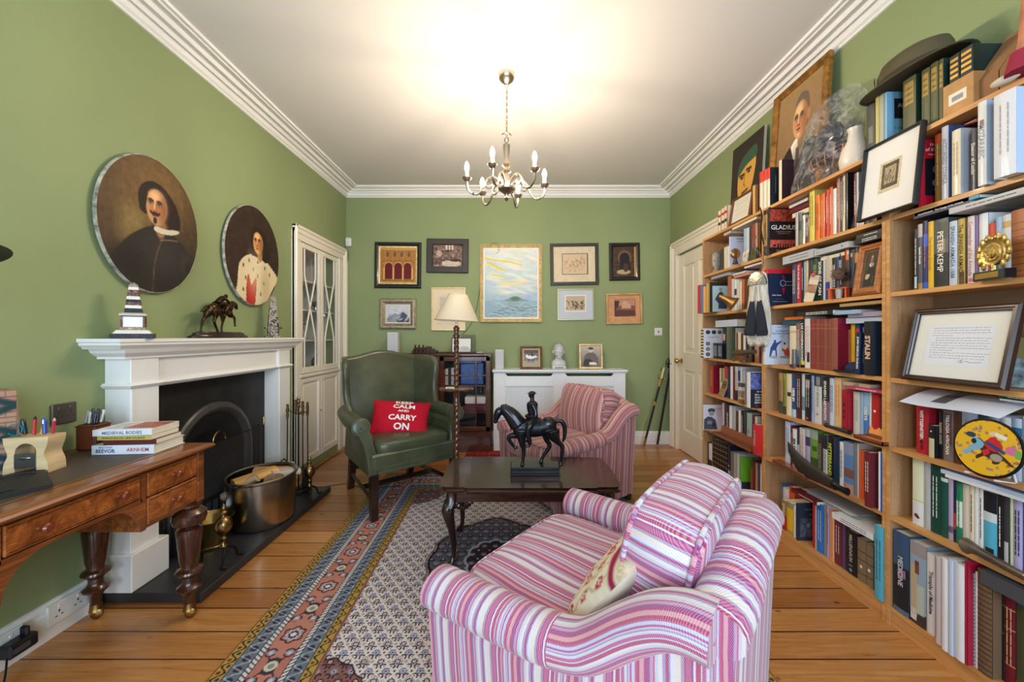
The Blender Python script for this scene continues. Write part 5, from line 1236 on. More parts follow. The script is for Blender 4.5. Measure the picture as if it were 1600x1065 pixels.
for t in[i/8 for i in range(9)]:
 r0=.158+(.066-.158)*t;z=1.318+.19*t;rings.append([((r0+.0016*(j%2))*cos(2*pi*j/N),(r0+.0016*(j%2))*sin(2*pi*j/N),z)for j in range(N)])
g.loft(rings,PL.m,True,False);
for r_,z in((.159,1.320),(.067,1.507)):g.tube([(r_*cos(2*pi*j/48),r_*sin(2*pi*j/48),z)for j in range(48)],.003,PL.m,6,True)
g.tube([(0,0,1.36),(.0,0,1.50)],.002,STEEL,5);g.tube([(-.066,0,1.50),(.066,0,1.50)],.002,STEEL,5);g.tube([(0,-.066,1.50),(0,.066,1.50)],.002,STEEL,5)
sh=obj('lamp_shade',g,fl,ang=80);sh.rotation_euler=(0,radians(3),0);sh.location=(-.068,0,.0)
g=G();
for k in range(5):g.ball((-.065+.012*k,-.03+.01*(k%2),.010),(.010,.008,.009),mat((226,214,190),.4),7)
g.tube([(-.07,-.02,.008),(-.05,-.04,.018),(-.03,-.03,.01),(-.02,-.045,.008)],.003,mat((226,214,190),.4),5)
obj('string_of_beads',g,label='small heap of pale beads on the floor lamp\'s tray',cat='beads',loc=(-.402,2.78,RUGZ+.824))
# pictures on the back wall
def mk(px0,py0,px1,py1,y=YB-.02):
 a=at(px0,py0,y);b=at(px1,py1,y);return(a.x+b.x)/2,(a.z+b.z)/2,b.x-a.x,a.z-b.z
def framed(name,label,box,prof,fmat,cv,mount=0,mmat=None,roll=0,inner=None,cat='picture',y=YB-.005,glaze=True):
 """framed picture hung on the back wall; box = outer size"""
 cx,cz,w,h=box;fw=max(o for o,f in prof)
 t=thing(name,label,cat,(cx,y,cz));t.rotation_euler=(0,radians(roll),0)
 ow,oh=w-2*fw,h-2*fw
 g=G();rect_frame(g,ow,oh,prof,fmat);f_=obj('frame',g,t,ang=25)
 if inner:g=G();rect_frame(g,ow-.001,oh-.001,[(0,.004),(-inner[0],.004),(-inner[0],.010),(-.002,.014),(0,.014)],inner[1]);obj('inner_frame',g,t,ang=25)
 if mount:
  g=G();
  g.box(-ow/2,ow/2,-.005,-.001,-oh/2,oh/2,mmat);obj('mount',g,t)
 ml,mb=(mount,mount)if not isinstance(mount,tuple)else mount
 q=inner[0]if inner else 0
 picture('artwork',cv,ow-2*ml-2*q,oh-2*mb-2*q,t,y=-.0062,z0=-(oh-2*mb-2*q)/2);return t
P1=lambda fw,d=.022:[(0,0),(0,.010),(fw*.12,.014),(fw*.3,d*.75),(fw*.45,d),(fw*.7,d),(fw,d*.6),(fw,0)]
FLAT=lambda fw,d=.02:[(0,0),(0,d*.8),(fw*.1,d),(fw*.9,d),(fw,d*.85),(fw,0)]
BLKF=mat((28,24,22),.35,coat=.3);DKF=mat((52,44,40),.5,var=.1);SILF=mat((176,164,140),.35,.7,var=.12,vs=30);GLDF=mat((222,196,142),.38,.45,var=.1,vs=30);CRM=mat((232,222,200),.6)
rn=random.Random(12)
cv=Cv(110,116,(176,120,58));cv.noise(14,(60,64));cv.blur(1)
for i in range(5):cv.line([(.06+.22*i,.05),(.06+.22*i,.95)],.006,(110,66,30),.4)
for x in np.linspace(.08,.92,30):cv.line([(x,.60),(x,.64)],.006,(96,56,26),.7);cv.line([(x,.04),(x,.09)],.006,(96,56,26),.7)
for i in range(4):cv.e(.2+.2*i,.84,.045,.07,(140,96,54));cv.p([(.16+.2*i,.74),(.24+.2*i,.74),(.24+.2*i,.84),(.16+.2*i,.84)],(110,80,50))
for i in range(3):
 x=.235+.265*i;cv.e(x,.47,.118,.125,(206,160,90));cv.p([(x-.105,.1),(x+.105,.1),(x+.105,.46),(x-.105,.46)],(100,8,22));cv.e(x,.46,.105,.105,(100,8,22),.05);cv.e(x,.40,.1,.12,(100,8,22),.05)
for i in range(4):cv.line([(.103+.265*i,.1),(.103+.265*i,.42)],.018,(222,180,104))
cv.p([(0,.93),(1,.93),(1,1),(0,1)],(202,152,78));cv.p([(0,0),(1,0),(1,.03),(0,.03)],(202,152,78))
framed('framed_relief','black framed golden relief of three dark red arches, top left on back wall',mk(585,378,658,450),P1(.045),BLKF,cv,inner=(.018,GLDF),roll=.6)
cv=Cv(90,64,(120,96,84));cv.noise(26,(18,14));cv.blur(1)
for x in(.42,.52,.62):cv.p([(x,.78),(x+.06,.78),(x+.06,1),(x,1)],(226,206,196))
cv.e(.6,.15,.35,.14,(206,186,170));cv.e(.2,.6,.1,.14,(190,160,146));cv.e(.75,.3,.2,.06,(60,44,40));cv.p([(0,.1),(.3,.1),(.3,.4),(0,.42)],(86,64,58),.7);cv.noise(16,(50,40))
framed('framed_etching','dark framed sepia etching of an interior, second from left on back wall',mk(667,373,732,426),FLAT(.068,.03),DKF,cv,roll=.8)
cv=Cv(60,50,(206,208,216));cv.noise(6,(10,8));cv.p([(0,.0),(.1,.3),(.35,.52),(.5,.45),(.7,.62),(1,.3),(1,0)],(150,156,172),sm=4);cv.p([(.45,.0),(.6,.4),(.72,.58),(.9,.38),(1,.25),(1,0)],(76,82,104),sm=3)
for i in range(14):x=rn.random();cv.line([(x,rn.uniform(0,.2)),(x+.15,rn.uniform(.2,.45))],.012,rn.choice([(236,236,240),(92,96,112),(222,222,230)]))
framed('framed_mountain_picture','small silver framed snowy mountain picture under the three red arches',mk(593,466,650,514),P1(.060,.03),SILF,cv,mount=.012,mmat=CRM,inner=(.006,mat((190,160,140))),roll=.3)
cv=Cv(40,60,(226,212,190));cv.p([(.1,.1),(.9,.1),(.9,.88),(.1,.88)],(206,196,176));cv.noise(7,(20,30))
framed('framed_print','pale framed print half hidden behind the cream lampshade',mk(674,449,727,516),FLAT(.010,.02),GLDF,cv,mount=.055,mmat=mat((236,216,180),.7))
cv=Cv(170,220,(214,220,222)).grad((150,186,204),(222,224,220));cv.noise(7,(12,20),False)
for i in range(60):
 x,z=rn.random(),rn.uniform(.34,1);cv.e(x,z,rn.uniform(.08,.25),rn.uniform(.008,.03),rn.choice([(232,232,228),(196,206,216),(240,236,214),(206,216,206)]),.8,rn.uniform(-.3,.1),.5)
for pts,w_ in(([(.03,.87),(.2,.84),(.45,.82),(.7,.77)],.018),([(.05,.80),(.2,.74),(.33,.69)],.020),([(.12,.62),(.25,.60),(.38,.59)],.014)):[cv.line([(a+q[0],b+q[1])for a,b in smooth_pts(pts,6)],w_*.35,c_,.6)for q,c_ in[((rn.uniform(-.04,.04),rn.uniform(-.018,.018)),rn.choice([(232,206,70),(238,220,120),(214,176,70),(236,226,170)]))for _ in range(9)]]
[cv.line([(.28+rn.uniform(-.08,.1),.50+q),(.5,.485+q),(.68,.50+q),(.85+rn.uniform(-.1,.03),.53+q)],.007,(238,218,150),.6)for q in(-.015,-.008,0,.008,.015,.022)]
cv.p([(0,.24),(.4,.26),(.52,.30),(.6,.31),(.7,.27),(1,.24),(1,0),(0,0)],(150,182,200));cv.p([(.35,.25),(.5,.29),(.6,.31),(.72,.27),(.85,.245),(.5,.22)],(130,156,140));cv.e(.58,.275,.09,.03,(90,120,110),.6)
for i in range(44):x=rn.random();z=rn.uniform(.01,.22);cv.line(smooth_pts([(x,z),(x+.1,z+rn.uniform(-.02,.03)),(x+.22,z-rn.uniform(0,.05))],3),.005,rn.choice([(96,130,160),(190,214,222),(112,140,150),(200,180,120),(70,100,130)]),.7)
cv.noise(3,(90,110));cv.blur(1)
t_=framed('framed_painting','large gilt framed painting of pale yellow sky over blue hills',mk(750,382,847,503),[(0,0),(0,.012),(.008,.02),(.012,.012),(.020,.016),(.028,.028),(.036,.026),(.036,0)],GLDF,cv,inner=(.016,mat((240,232,214),.5)))
g=G();g.tube(smooth_pts([(-.24,-.03,.42),(-.19,-.035,.45),(-.14,-.034,.43),(-.14,-.03,.36),(-.17,-.03,.33)],5),.0018,BK,5);obj('hanging_wire',g,t_)
g=G();a_=at(750,450,YB-.012);b_=at(722,523,YB-.012);g.tube(smooth_pts([tuple(a_),tuple(at(744,485,YB-.01)),tuple(at(736,506,YB-.01)),tuple(b_)],6),.0022,BK,5)
obj('wall_wire',g,label='thin dark wire hanging down the wall left of the large painting',cat='wire',world=True)
cv=Cv(80,60,(222,204,172));cv.noise(4,(20,16));cv.p([(.2,.2),(.82,.2),(.82,.8),(.2,.8)],(60,48,44));cv.p([(.215,.22),(.805,.22),(.805,.78),(.215,.78)],(216,190,156))
for i in range(70):x,z=rn.uniform(.25,.77),rn.gauss(.5,.11);cv.line([(x,z),(x+rn.uniform(-.05,.05),z+rn.uniform(-.08,.08))],.006,(150,110,84),.6)
framed('framed_drawing','wide dark framed sepia battle drawing right of the large painting',mk(860,380,935,445),FLAT(.035,.024),DKF,cv,roll=-.9)
cv=Cv(54,66,(74,52,38));cv.noise(10,(16,20));cv.e(.5,.62,.30,.26,(116,88,62));cv.e(.5,.60,.22,.20,(34,26,24));cv.p([(.28,.1),(.72,.1),(.72,.6),(.28,.6)],(34,26,24));cv.e(.45,.15,.3,.08,(190,160,120));cv.e(.55,.3,.12,.15,(70,52,40));cv.p([(.92,0),(1,0),(1,1),(.92,1)],(206,150,70))
framed('framed_photograph','black framed dark photograph of an archway, top right on back wall',mk(952,379,1000,438),P1(.045),BLKF,cv,roll=-.8)
cv=Cv(70,56,(198,204,210));cv.p([(.18,.25),(.80,.25),(.80,.82),(.18,.82)],(238,232,220));cv.p([(.21,.28),(.77,.28),(.77,.79),(.21,.79)],(196,176,148))
for i in range(50):x,z=rn.uniform(.23,.74),rn.uniform(.34,.62);cv.e(x,z,.02,.025,rn.choice([(90,66,50),(130,104,80),(70,50,40)]),.8,0,.8)
framed('framed_print','thin framed sepia print with pale blue mount, lower right of the large painting',mk(871,451,928,500),FLAT(.012,.018),mat((176,164,120),.35,.5),cv,roll=-.6)
cv=Cv(70,58,(206,150,104));cv.noise(4,(12,10));cv.p([(.2,.2),(.86,.2),(.86,.84),(.2,.84)],(130,84,66));cv.noise(5,(40,30));cv.p([(.22,.6),(.84,.6),(.84,.82),(.22,.82)],(190,140,110));cv.p([(.42,.5),(.46,.76),(.56,.78),(.62,.7),(.7,.66),(.72,.5)],(206,160,128));cv.p([(.2,.2),(.86,.2),(.86,.42),(.2,.45)],(92,56,48));cv.p([(.22,.42),(.34,.62),(.36,.8),(.22,.8)],(74,44,40))
framed('framed_photograph','light wood framed reddish castle photograph, lowest right on back wall',mk(947,458,1003,506),FLAT(.020,.03),mat((196,158,104),.45,var=.1),cv,roll=-1.2)
g=G();c_=at(1028.5,518,YB);g.box(c_.x-.043,c_.x+.043,YB-.008,YB,c_.z-.043,c_.z+.043,SOCK,r=.003);g.box(c_.x-.006,c_.x+.006,YB-.013,YB-.007,c_.z-.012,c_.z+.012,mat((70,70,66)),r=.002)
obj('light_switch',g,label='square white light switch on the back wall by the door',cat='light switch',world=True)
g=G();c_=at(545.5,379,YB);g.box(c_.x-.028,c_.x+.035,YB-.045,YB,c_.z-.05,c_.z+.05,SOCK,r=.010);g.box(c_.x-.018,c_.x+.02,YB-.048,YB-.044,c_.z-.03,c_.z+.0,mat((222,222,222),.2),r=.003)
obj('alarm_sensor',g,label='small white alarm sensor high beside the cabinet',cat='sensor',world=True)
# glazed bookcase
MH=wood('mahogany',(62,30,20),(104,56,36),5,0,.35,.3)
gb=thing('glazed_bookcase','low brown bookcase with glazed door behind the green armchair','bookcase',(-.76,4.17,0))
x0,x1,yf,yb,zt=-1.30,-.225,4.03,4.325,1.03
g=G();g.box(x0-.01,x1+.01,yf-.01,yb,zt-.022,zt,MH,r=.004);g.box(x0,x0+.02,yf,yb,0,zt-.02,MH);g.box(x1-.02,x1,yf,yb,0,zt-.02,MH);g.box(x0,x1,yb-.008,yb,0,zt-.02,mat((30,18,14)));g.box(x0,x1,yf+.01,yb,.10,.12,MH);g.box(x0,x1,yf+.004,yf+.02,0,.22,MH);g.box(x0,-.78,yf+.002,yf+.02,.2,zt-.02,MH);g.box(-.78,-.76,yf,yb,.1,zt-.02,MH)
obj('carcass',g,gb,world=True)
for z in(.70,.42,.22):g=G();g.box(-.76,x1-.02,yf+.03,yb-.01,z-.015,z,MH);obj('shelf',g,gb,world=True)
g=G();a,b,c,d=-.755,x1-.004,.225,zt-.03
for q in((a,a+.045,c,d),(b-.045,b,c,d),(a,b,c,c+.045),(a,b,d-.045,d)):g.box(q[0],q[1],yf-.014,yf+.002,q[2],q[3],MH,r=.003)
g.box(a+(b-a)*.72-.006,a+(b-a)*.72+.006,yf-.012,yf,c,d,MH);g.box(a,b,yf-.012,yf,.47,.482,MH);g.box(a,b,yf-.012,yf,.80,.812,MH)
dr=obj('door',g,gb,world=True)
g=G();g.box(a+.04,b-.04,yf-.006,yf-.004,c+.04,d-.04,GLASS);q=obj('pane',g,world=True,loc=tuple(gb.location));q.parent=dr;q.location=(0,0,0)
def simple_book(loc,t,d,h,col,label,group,rz=0,ry=0,lean=0,title=None,tc=(230,220,200),cat='book'):
 """upright book, spine towards local -Y"""
 c=mat(col,.45,coat=.1);g=G();k=.0022
 g.box(0,k,0,d,0,h,c);g.box(t-k,t,0,d,0,h,c);g.box(0,t,-.0005,k,0,h,c)
 if title:g.text(title,mat(tc,.5),T(t/2,-.0011,h*.55)@R(pi/2,'X')@R(-pi/2),h*.7,t*.5,.01)
 o=obj('book',g,label=label,cat=cat,group=group,loc=loc,rz=rz);o.rotation_euler=(0,lean,rz)
 g=G();g.box(k,t-k,k,d-.003,.003,h-.003,PAPER);obj('page_block',g,o);return o
X=-.735;GB='books inside the glazed bookcase'
for i,(t,h,c,nm)in enumerate(((.022,.15,(150,36,40),'red book leftmost on the glazed bookcase\'s upper shelf'),(.03,.17,(206,200,192),'cream book right of the red one in the glazed bookcase'),(.025,.16,(60,60,70),'dark grey book on the glazed bookcase\'s upper shelf'),(.035,.18,(190,190,200),'thick pale book beside the twisted lamp pole in the glazed bookcase'),(.03,.16,(110,40,40),'maroon book behind the twisted lamp pole in the glazed bookcase'))):
 simple_book((X,yf+.06,.70),t,.18,h,c,nm,GB);X+=t+.004
g=G();g.box(-.55,-.30,yf+.05,yb-.03,.70,.93,mat((30,70,140),.4,var=.2,vs=20),r=.01);obj('blue_box',g,label='large blue box inside the glazed bookcase, upper shelf',cat='box',world=True)
g=G();g.box(-.62,-.32,yf+.06,yb-.05,.93+.0,.955,mat((70,110,170),.4),r=.004);obj('blue_folder',g,label='flat blue folder on top of the blue box in the glazed bookcase',cat='folder',world=True)
g=G();g.box(-.50,-.27,yf+.05,yb-.05,.42,.50,mat((96,22,44),.5),r=.004);obj('burgundy_box',g,label='burgundy box on the glazed bookcase\'s lower shelf',cat='box',world=True)
g=G();g.box(-.50,-.28,yf+.05,yb-.05,.50,.57,mat((214,210,204),.6),r=.003);obj('paper_stack',g,label='white paper stack on the burgundy box in the glazed bookcase',cat='papers',world=True)
X=-.735
for i,(t,h,c,nm)in enumerate(((.02,.16,(70,90,110),'slate blue booklet leaning in the lower glazed bookcase'),(.018,.17,(200,204,206),'white booklet next to the slate one in the glazed bookcase'),(.02,.15,(60,60,64),'black booklet low in the glazed bookcase'),(.02,.16,(140,150,160),'grey booklet low in the glazed bookcase'),(.022,.15,(50,60,90),'navy booklet nearest the lamp pole, low in the glazed bookcase'))):
 simple_book((X,yf+.06,.222),t,.18,h,c,nm,GB,lean=.12);X+=t+.007
TOP=zt+.0005
g=G();SP=mat((212,212,216),.4,bump=.05,bs=200)
def speaker(px0,px1,pt_,y,zb,label):
 a=at(px0,pt_,y);b=at(px1,pt_,y);w=b.x-a.x;h=a.z-zb
 t=thing('loudspeaker',label,'loudspeaker',((a.x+b.x)/2,y,zb),group='small white loudspeakers')
 g=G();g.box(-w/2,w/2,0,.09,0,h,mat((226,226,228),.4),r=.006);obj('cabinet',g,t)
 g=G();g.box(-w/2+.005,w/2-.005,-.004,.001,.006,h-.006,mat((204,205,210),.8,bump=.5,bs=500),r=.003);obj('grille',g,t)
speaker(604.5,620.5,519,4.12,TOP,'small white loudspeaker on the glazed bookcase, left of the train')
g=G();BW=mat((64,38,26),.4,.4);
g.box(-.13,.13,-.022,.022,0,.008,BW,r=.002)
for k in range(6):g.lathe([(0,-.006),(.017,-.006),(.017,.006),(0,.006)],BW,12,T(-.10+.04*k,-.02,.022)@R(pi/2,'X'));g.lathe([(0,-.006),(.017,-.006),(.017,.006),(0,.006)],BW,12,T(-.10+.04*k,.02,.022)@R(pi/2,'X'))
g.tube([(-.10,0,.045),(.03,0,.045)],.02,BW,12);g.box(.03,.09,-.02,.02,.02,.075,BW,r=.003);g.box(.095,.125,-.018,.018,.02,.05,BW)
for x in(-.085,-.045,-.0):g.lathe([(.007,.055),(.008,.085),(.011,.092),(0,.092)],BW,10,T(x,0,0))
c_=at(661,551,4.12);obj('model_train',g,label='small dark bronze model steam train on the glazed bookcase',cat='model train',loc=(c_.x,4.13,TOP))
cv=Cv(40,36,(232,230,224));cv.p([(0,0),(1,0),(1,.25),(0,.2)],(206,200,190));cv.e(.65,.28,.25,.14,(180,190,200));
t=thing('card_frame','small dark framed white card behind the lamp pole on the glazed bookcase','picture',(at(721,551,4.16).x,4.16,TOP));t.rotation_euler=(radians(-8),0,0)
g=G();rect_frame(g,.20,.155,FLAT(.008,.012),mat((44,38,36)),cz=.086);g.box(-.1,.1,.001,.006,.008,.164,mat((60,50,44)));obj('frame',g,t);picture('card',cv,.2,.155,t,y=-.001,z0=.0085)
g=G();g.box(-.06,.09,0,.05,0,.20,mat((110,118,84),.7),r=.004);obj('green_box',g,label='dull green box standing behind the framed card by the lamp',cat='box',loc=(at(729,551,4.25).x,4.25,TOP))
g=G();g.tube([(-.24,0,.012),(.18,0,.012)],.009,BW,10);g.ball((-.24,0,.018),.018,BW,10);g.tube([(.18,0,.012),(.24,0,.014)],.012,mat((150,150,150),.3,.8),10)
obj('telescope',g,label='thin dark telescope lying in front of the framed card',cat='telescope',loc=(at(718,551,4.06).x,4.062,TOP))
# radiator cover
RW=mat((232,234,238),.4)
rc_=thing('radiator_cover','white radiator cover with two lattice grilles on the back wall','radiator cover',(.5,4.2,0))
x0,x1,yf,zt=-.195,1.20,4.07,.838
g=G();g.box(-.21,1.225,yf-.025,YB-.001,zt,zt+.022,RW,r=.005);g.box(-.20,1.215,yf-.012,YB,zt-.012,zt,RW,r=.004);obj('top_board',g,rc_,world=True)
g=G()
for a,b in((x0,x0+.12),(.44,.56),(x1-.12,x1)):g.box(a,b,yf,yf+.018,0,zt-.01,RW)
g.box(x0+.121,.439,yf,yf+.018,.121,.25,RW);g.box(.561,x1-.121,yf,yf+.018,.121,.25,RW);g.box(x0+.121,.439,yf,yf+.018,zt-.15,zt-.0751,RW);g.box(.561,x1-.121,yf,yf+.018,zt-.15,zt-.0751,RW);g.box(x0,x1,yf-.006,yf-.0005,0,.12,RW,r=.002)
for a,b in((x0+.121,.439),(.561,x1-.121)):
 g.prism([(a,zt-.01),(a+.025,zt-.045),(b-.025,zt-.045),(b,zt-.01),(b,zt-.075),(a,zt-.075)],-(yf+.018),-yf,RW,R(pi/2,'X'))
g.box(x0,x0+.018,yf+.0185,YB,0,zt-.0125,RW);g.box(x1-.018,x1,yf+.0185,YB,0,zt-.0125,RW);obj('casing',g,rc_,world=True)
for a,b in((x0+.115,.445),(.555,x1-.115)):
 g=G();c,d=.245,zt-.145;st=.021;yy=yf+.012;wv=.0034;n_=int((b-a+d-c)/st)+2
 for i in range(-int((d-c)/st)-1,int((b-a)/st)+2):
  for dr_ in(1,-1):
   p0=(a+i*st,c)if dr_>0 else(a+i*st,d);q0,r0=max(0,(a-p0[0])),0
   t0=max(0,a-p0[0]);t1=min(d-c,b-p0[0])
   if t1<=t0:continue
   A=(p0[0]+t0,(c+t0)if dr_>0 else(d-t0));B=(p0[0]+t1,(c+t1)if dr_>0 else(d-t1));y_=yy-(.0 if dr_>0 else.0015)
   g.raw([(A[0]-wv,y_,A[1]+wv*dr_),(A[0]+wv,y_,A[1]-wv*dr_),(B[0]+wv,y_,B[1]-wv*dr_),(B[0]-wv,y_,B[1]+wv*dr_)],[(0,1,2,3)],RW)
 rect_frame(g,b-a-.01,d-c-.01,[(0,0),(0,.006),(.012,.008),(.012,0)],RW,y=yf,cz=(c+d)/2)if False else None
 obj('lattice_grille',g,rc_,world=True)
g=G();g.box(x0+.06,x1-.06,4.20,4.27,.15,.72,mat((70,74,74),.6),r=.01)  # radiator darkened: the shade behind the lattice is put into its colour
for i in range(26):g.box(x0+.08+i*.048,x0+.10+i*.048,4.19,4.20,.17,.70,mat((84,88,88),.6),r=.004)
obj('radiator',g,rc_,world=True)
TOPR=zt+.0225
speaker(773.5,787,546,4.14,TOPR,'small white loudspeaker at the left end of the radiator cover')
def stand_frame(label,px0,px1,pyt,cv,fmat,fw,mountc,zb,y=4.16,yaw=0,pyb=577):
 a=at(px0,pyt,y);b=at(px1,pyt,y);w=b.x-a.x;h=(a.z-zb)*1.01
 t=thing('photo_frame',label,'photo frame',((a.x+b.x)/2,y,zb+.001));t.rotation_euler=(radians(-9),0,yaw)
 g=G();rect_frame(g,w-2*fw,h-2*fw,P1(fw,.016),fmat,cz=h/2);g.box(-w/2+fw*.5,w/2-fw*.5,0,.006,fw*.5,h-fw*.5,mat((50,36,28)));obj('frame',g,t,ang=25)
 if mountc:g=G();g.box(-w/2+fw,w/2-fw,-.003,0,fw,h-fw,mat(mountc,.6));obj('mount',g,t)
 m_=.018 if mountc else 0;picture('photograph',cv,w-2*fw-2*m_,h-2*fw-2*m_,t,y=-.0036,z0=fw+m_)
 g=G();g.box(-.02,.02,.006,.009,.01,h*.7,mat((40,30,26)),M=T(0,0,0));obj('strut',g,t);return t
cv=Cv(50,56,(120,112,110));cv.noise(14,(14,14));cv.p([(0,0),(1,0),(1,.3),(0,.28)],(160,156,152));cv.e(.45,.5,.28,.12,(236,234,232));cv.e(.2,.58,.09,.1,(236,234,232));cv.e(.78,.55,.1,.08,(226,224,222))
for x in(.3,.4,.55,.66):cv.line([(x,.42),(x-.03,.2)],.02,(50,46,44))
cv.e(.55,.68,.06,.12,(50,46,46));cv.p([(0,.75),(1,.8),(1,1),(0,1)],(70,66,66),.7)
stand_frame('brown framed photograph of white horses on the radiator cover',813,847.5,541,cv,mat((96,62,38),.35,.3,var=.2,vs=30),.022,(190,160,110),TOPR,yaw=.03)
cv=Cv(50,70,(150,136,128)).grad((120,104,98),(196,186,176));cv.p([(.2,.1),(.15,.45),(.35,.66),(.65,.66),(.85,.42),(.8,.08)],(110,98,92),sm=4);cv.e(.5,.78,.12,.11,(206,190,178));cv.e(.5,.87,.14,.06,(70,60,58));cv.p([(.1,.05),(.45,.02),(.55,.3),(.2,.35)],(60,50,48),sm=3);cv.p([(.4,.08),(.8,.08),(.75,.2),(.42,.22)],(226,220,214));cv.noise(6,(30,40))
stand_frame('gold framed old photograph of a seated soldier, right end of the radiator cover',905,942,537,cv,GLDF,.024,None,TOPR,yaw=-.05)
PC=mat((206,206,204),.35,coat=.3)
t=thing('phrenology_bust','white ceramic phrenology head between the two photo frames','bust',(at(873,577,4.16).x,4.16,TOPR))
g=G();g.box(-.075,.075,-.05,.05,0,.035,PC,r=.006);g.lathe([(0,.03),(.075,.03),(.08,.06),(.07,.085),(.05,.10),(.036,.115),(.034,.15),(0,.15)],PC,28,M=Matrix.Diagonal((1,.7,1,1)))
g.ball((0,.005,.205),(.060,.070,.076),PC,20);g.ball((0,-.015,.17),(.046,.048,.052),PC,18);g.tube([(0,-.072,.20),(0,-.084,.178),(0,-.074,.172)],[.006,.011,.005],PC,8);g.ball((0,-.058,.150),(.018,.010,.006),PC,10);g.ball((0,-.05,.13),(.022,.018,.014),PC,10)
for s_ in(-1,1):g.ball((s_*.062,.008,.185),(.008,.014,.020),PC,10);g.ball((s_*.024,-.055,.192),(.011,.010,.007),PC,10)
h_=obj('head',g,t);remesh(h_,.0035,2)
g=G();LN=mat((90,94,104),.5)
def hp(u,v):
 x=.0615*sin(u)*cos(v);y=.005-.0715*cos(u)*cos(v);z=.205+.0775*sin(v);return(x,y,z)
for v in(.15,.55,.95):g.tube([hp(u,v)for u in np.linspace(-1.2,1.2,16)],.0008,LN,4)
for u in(-1.0,-.6,-.2,.2,.6,1.0):g.tube([hp(u,v)for v in np.linspace(.15,1.3,10)],.0008,LN,4)
g.box(-.05,.05,-.0512,-.0502,.010,.026,mat((150,150,150)));g.text('PHRENOLOGY',LN,T(0,-.0515,.018)@R(pi/2,'X'),.085,.009)
obj('map_lines',g,t)
def sword(label,tip,hilt,dark,basket):
 t=thing('sword',label,'sword',tip,group='swords leaning in the corner');v=Vector(hilt)-Vector(tip);L=v.length;q=v.to_track_quat('Z','Y');t.rotation_mode='QUATERNION';t.rotation_quaternion=q
 g=G();sc=mat((22,24,26),.4,coat=.2)if not dark else mat((52,50,50),.35,.7);k=L-.14
 g.tube([(0,0,.01),(0,0,k)],.011,sc,10,ell=(1.3,.8));o=obj('scabbard',g,t);br=BRASS if not dark else STEEL
 for a,b in((0,.09),(k*.60,k*.66),(k-.09,k)):
  if dark and a==0:continue
  g=G();g.tube([(0,0,a),(0,0,b)],.0125,br if not dark else sc,10,ell=(1.3,.85));obj('scabbard_mount',g,t)
 g=G();
 if not basket:
  g.tube([(0,0,k),(0,0,L-.01)],.011,mat((226,214,180),.5),10);g.ball((0,0,L),.014,BRASS);g.tube([(-.05,0,k+.004),(.05,0,k+.004)],.005,BRASS,8);g.ball((-.05,0,k+.004),.009,BRASS,8);g.tube(smooth_pts([(.04,0,k+.004),(.06,0,k+.05),(.05,0,k+.10),(.01,0,L)],5),.004,BRASS,8)
 else:
  g.tube([(0,0,k),(0,0,L-.01)],.012,BLK,10);g.ball((0,0,L),.018,BLK)
  for a in range(6):a_=a*pi/3;g.tube(smooth_pts([(.015*cos(a_),.015*sin(a_),k),(.055*cos(a_),.05*sin(a_),k+.04),(.05*cos(a_),.045*sin(a_),k+.09),(.012*cos(a_),.012*sin(a_),L)],5),.004,BLK,6)
  g.tube([(.055*cos(a_),.05*sin(a_),k+.05)for a_ in[2*pi*i/20 for i in range(20)]],.004,BLK,6,True)
 obj('hilt',g,t)
a=at(1001,695,4.30);b=at(1038,573,4.31);sword('brass hilted sword in black scabbard leaning by the radiator cover',(a.x,4.20,.012),(b.x,4.31,b.z),False,False)
a=at(1027,697,4.25);b=at(1050,556,4.30);sword('dark basket hilted sword leaning in the corner beside the door',(a.x,4.25,.012),(b.x,4.29,b.z),True,True)
# oval portraits on the left wall (generic sitters)
def oval(label,y0,z0,ry,rz_,cv,tilt=.0,th=.018):
 t=thing('oval_portrait',label,'portrait',(XL+.012,y0,z0),pi/2);t.rotation_euler=(tilt,0,pi/2)
 g=G();N=96;rings=[]
 for r_,y in((1.0,0),(1.012,-.004),(1.012,-th+.006),(1.0,-th),(.985,-th)):rings.append([(ry*r_*cos(2*pi*j/N),y,rz_*r_*sin(2*pi*j/N))for j in range(N)])
 g.loft(rings,mat((150,146,132),.7,var=.35,vs=30),True,False);g.face([(ry*cos(-2*pi*j/N),0,rz_*sin(-2*pi*j/N))for j in range(N)],mat((90,80,70)));obj('canvas_edge',g,t)
 oval_picture('portrait',cv,ry*.992,rz_*.992,t,y=-th-.0005)
cv=Cv(260,300,(58,42,28));cv.e(.40,.70,.46,.40,(104,78,46),1.2);cv.e(.60,.80,.3,.2,(120,90,50),1.2,0,.8);cv.e(.30,.45,.13,.16,(140,118,66),1.0,0,.8);cv.noise(5,(26,40));cv.noise(3,(120,14))
cv.p([(-.05,-.05),(.06,.14),(.22,.34),(.40,.46),(.54,.50),(.72,.46),(.86,.38),(.99,.26),(1.0,-.05)],(36,31,29),sm=6);cv.e(.62,.30,.24,.14,(58,53,50),1.4,0,.7);cv.e(.24,.2,.16,.1,(26,22,20),1.3,0,.8);cv.e(.87,.26,.08,.10,(58,52,48),.8,.3,.8);cv.e(.90,.22,.05,.06,(28,25,24),1,0,.8)
cv.p([(.36,.62),(.35,.72),(.40,.79),(.50,.83),(.62,.80),(.73,.71),(.79,.58),(.76,.50),(.68,.49),(.62,.54),(.44,.58)],(38,25,20),sm=6);cv.e(.70,.62,.04,.10,(70,46,34),1.2,.3,.6)
face(cv,.53,.645,.112,.135,(214,164,116),(44,28,22),-1,1);cv.p([(.64,.76),(.68,.66),(.65,.56),(.71,.50),(.78,.56),(.74,.70)],(38,25,20),sm=5);cv.p([(.36,.60),(.37,.72),(.42,.79),(.44,.74),(.42,.62),(.43,.57)],(38,25,20),sm=5)
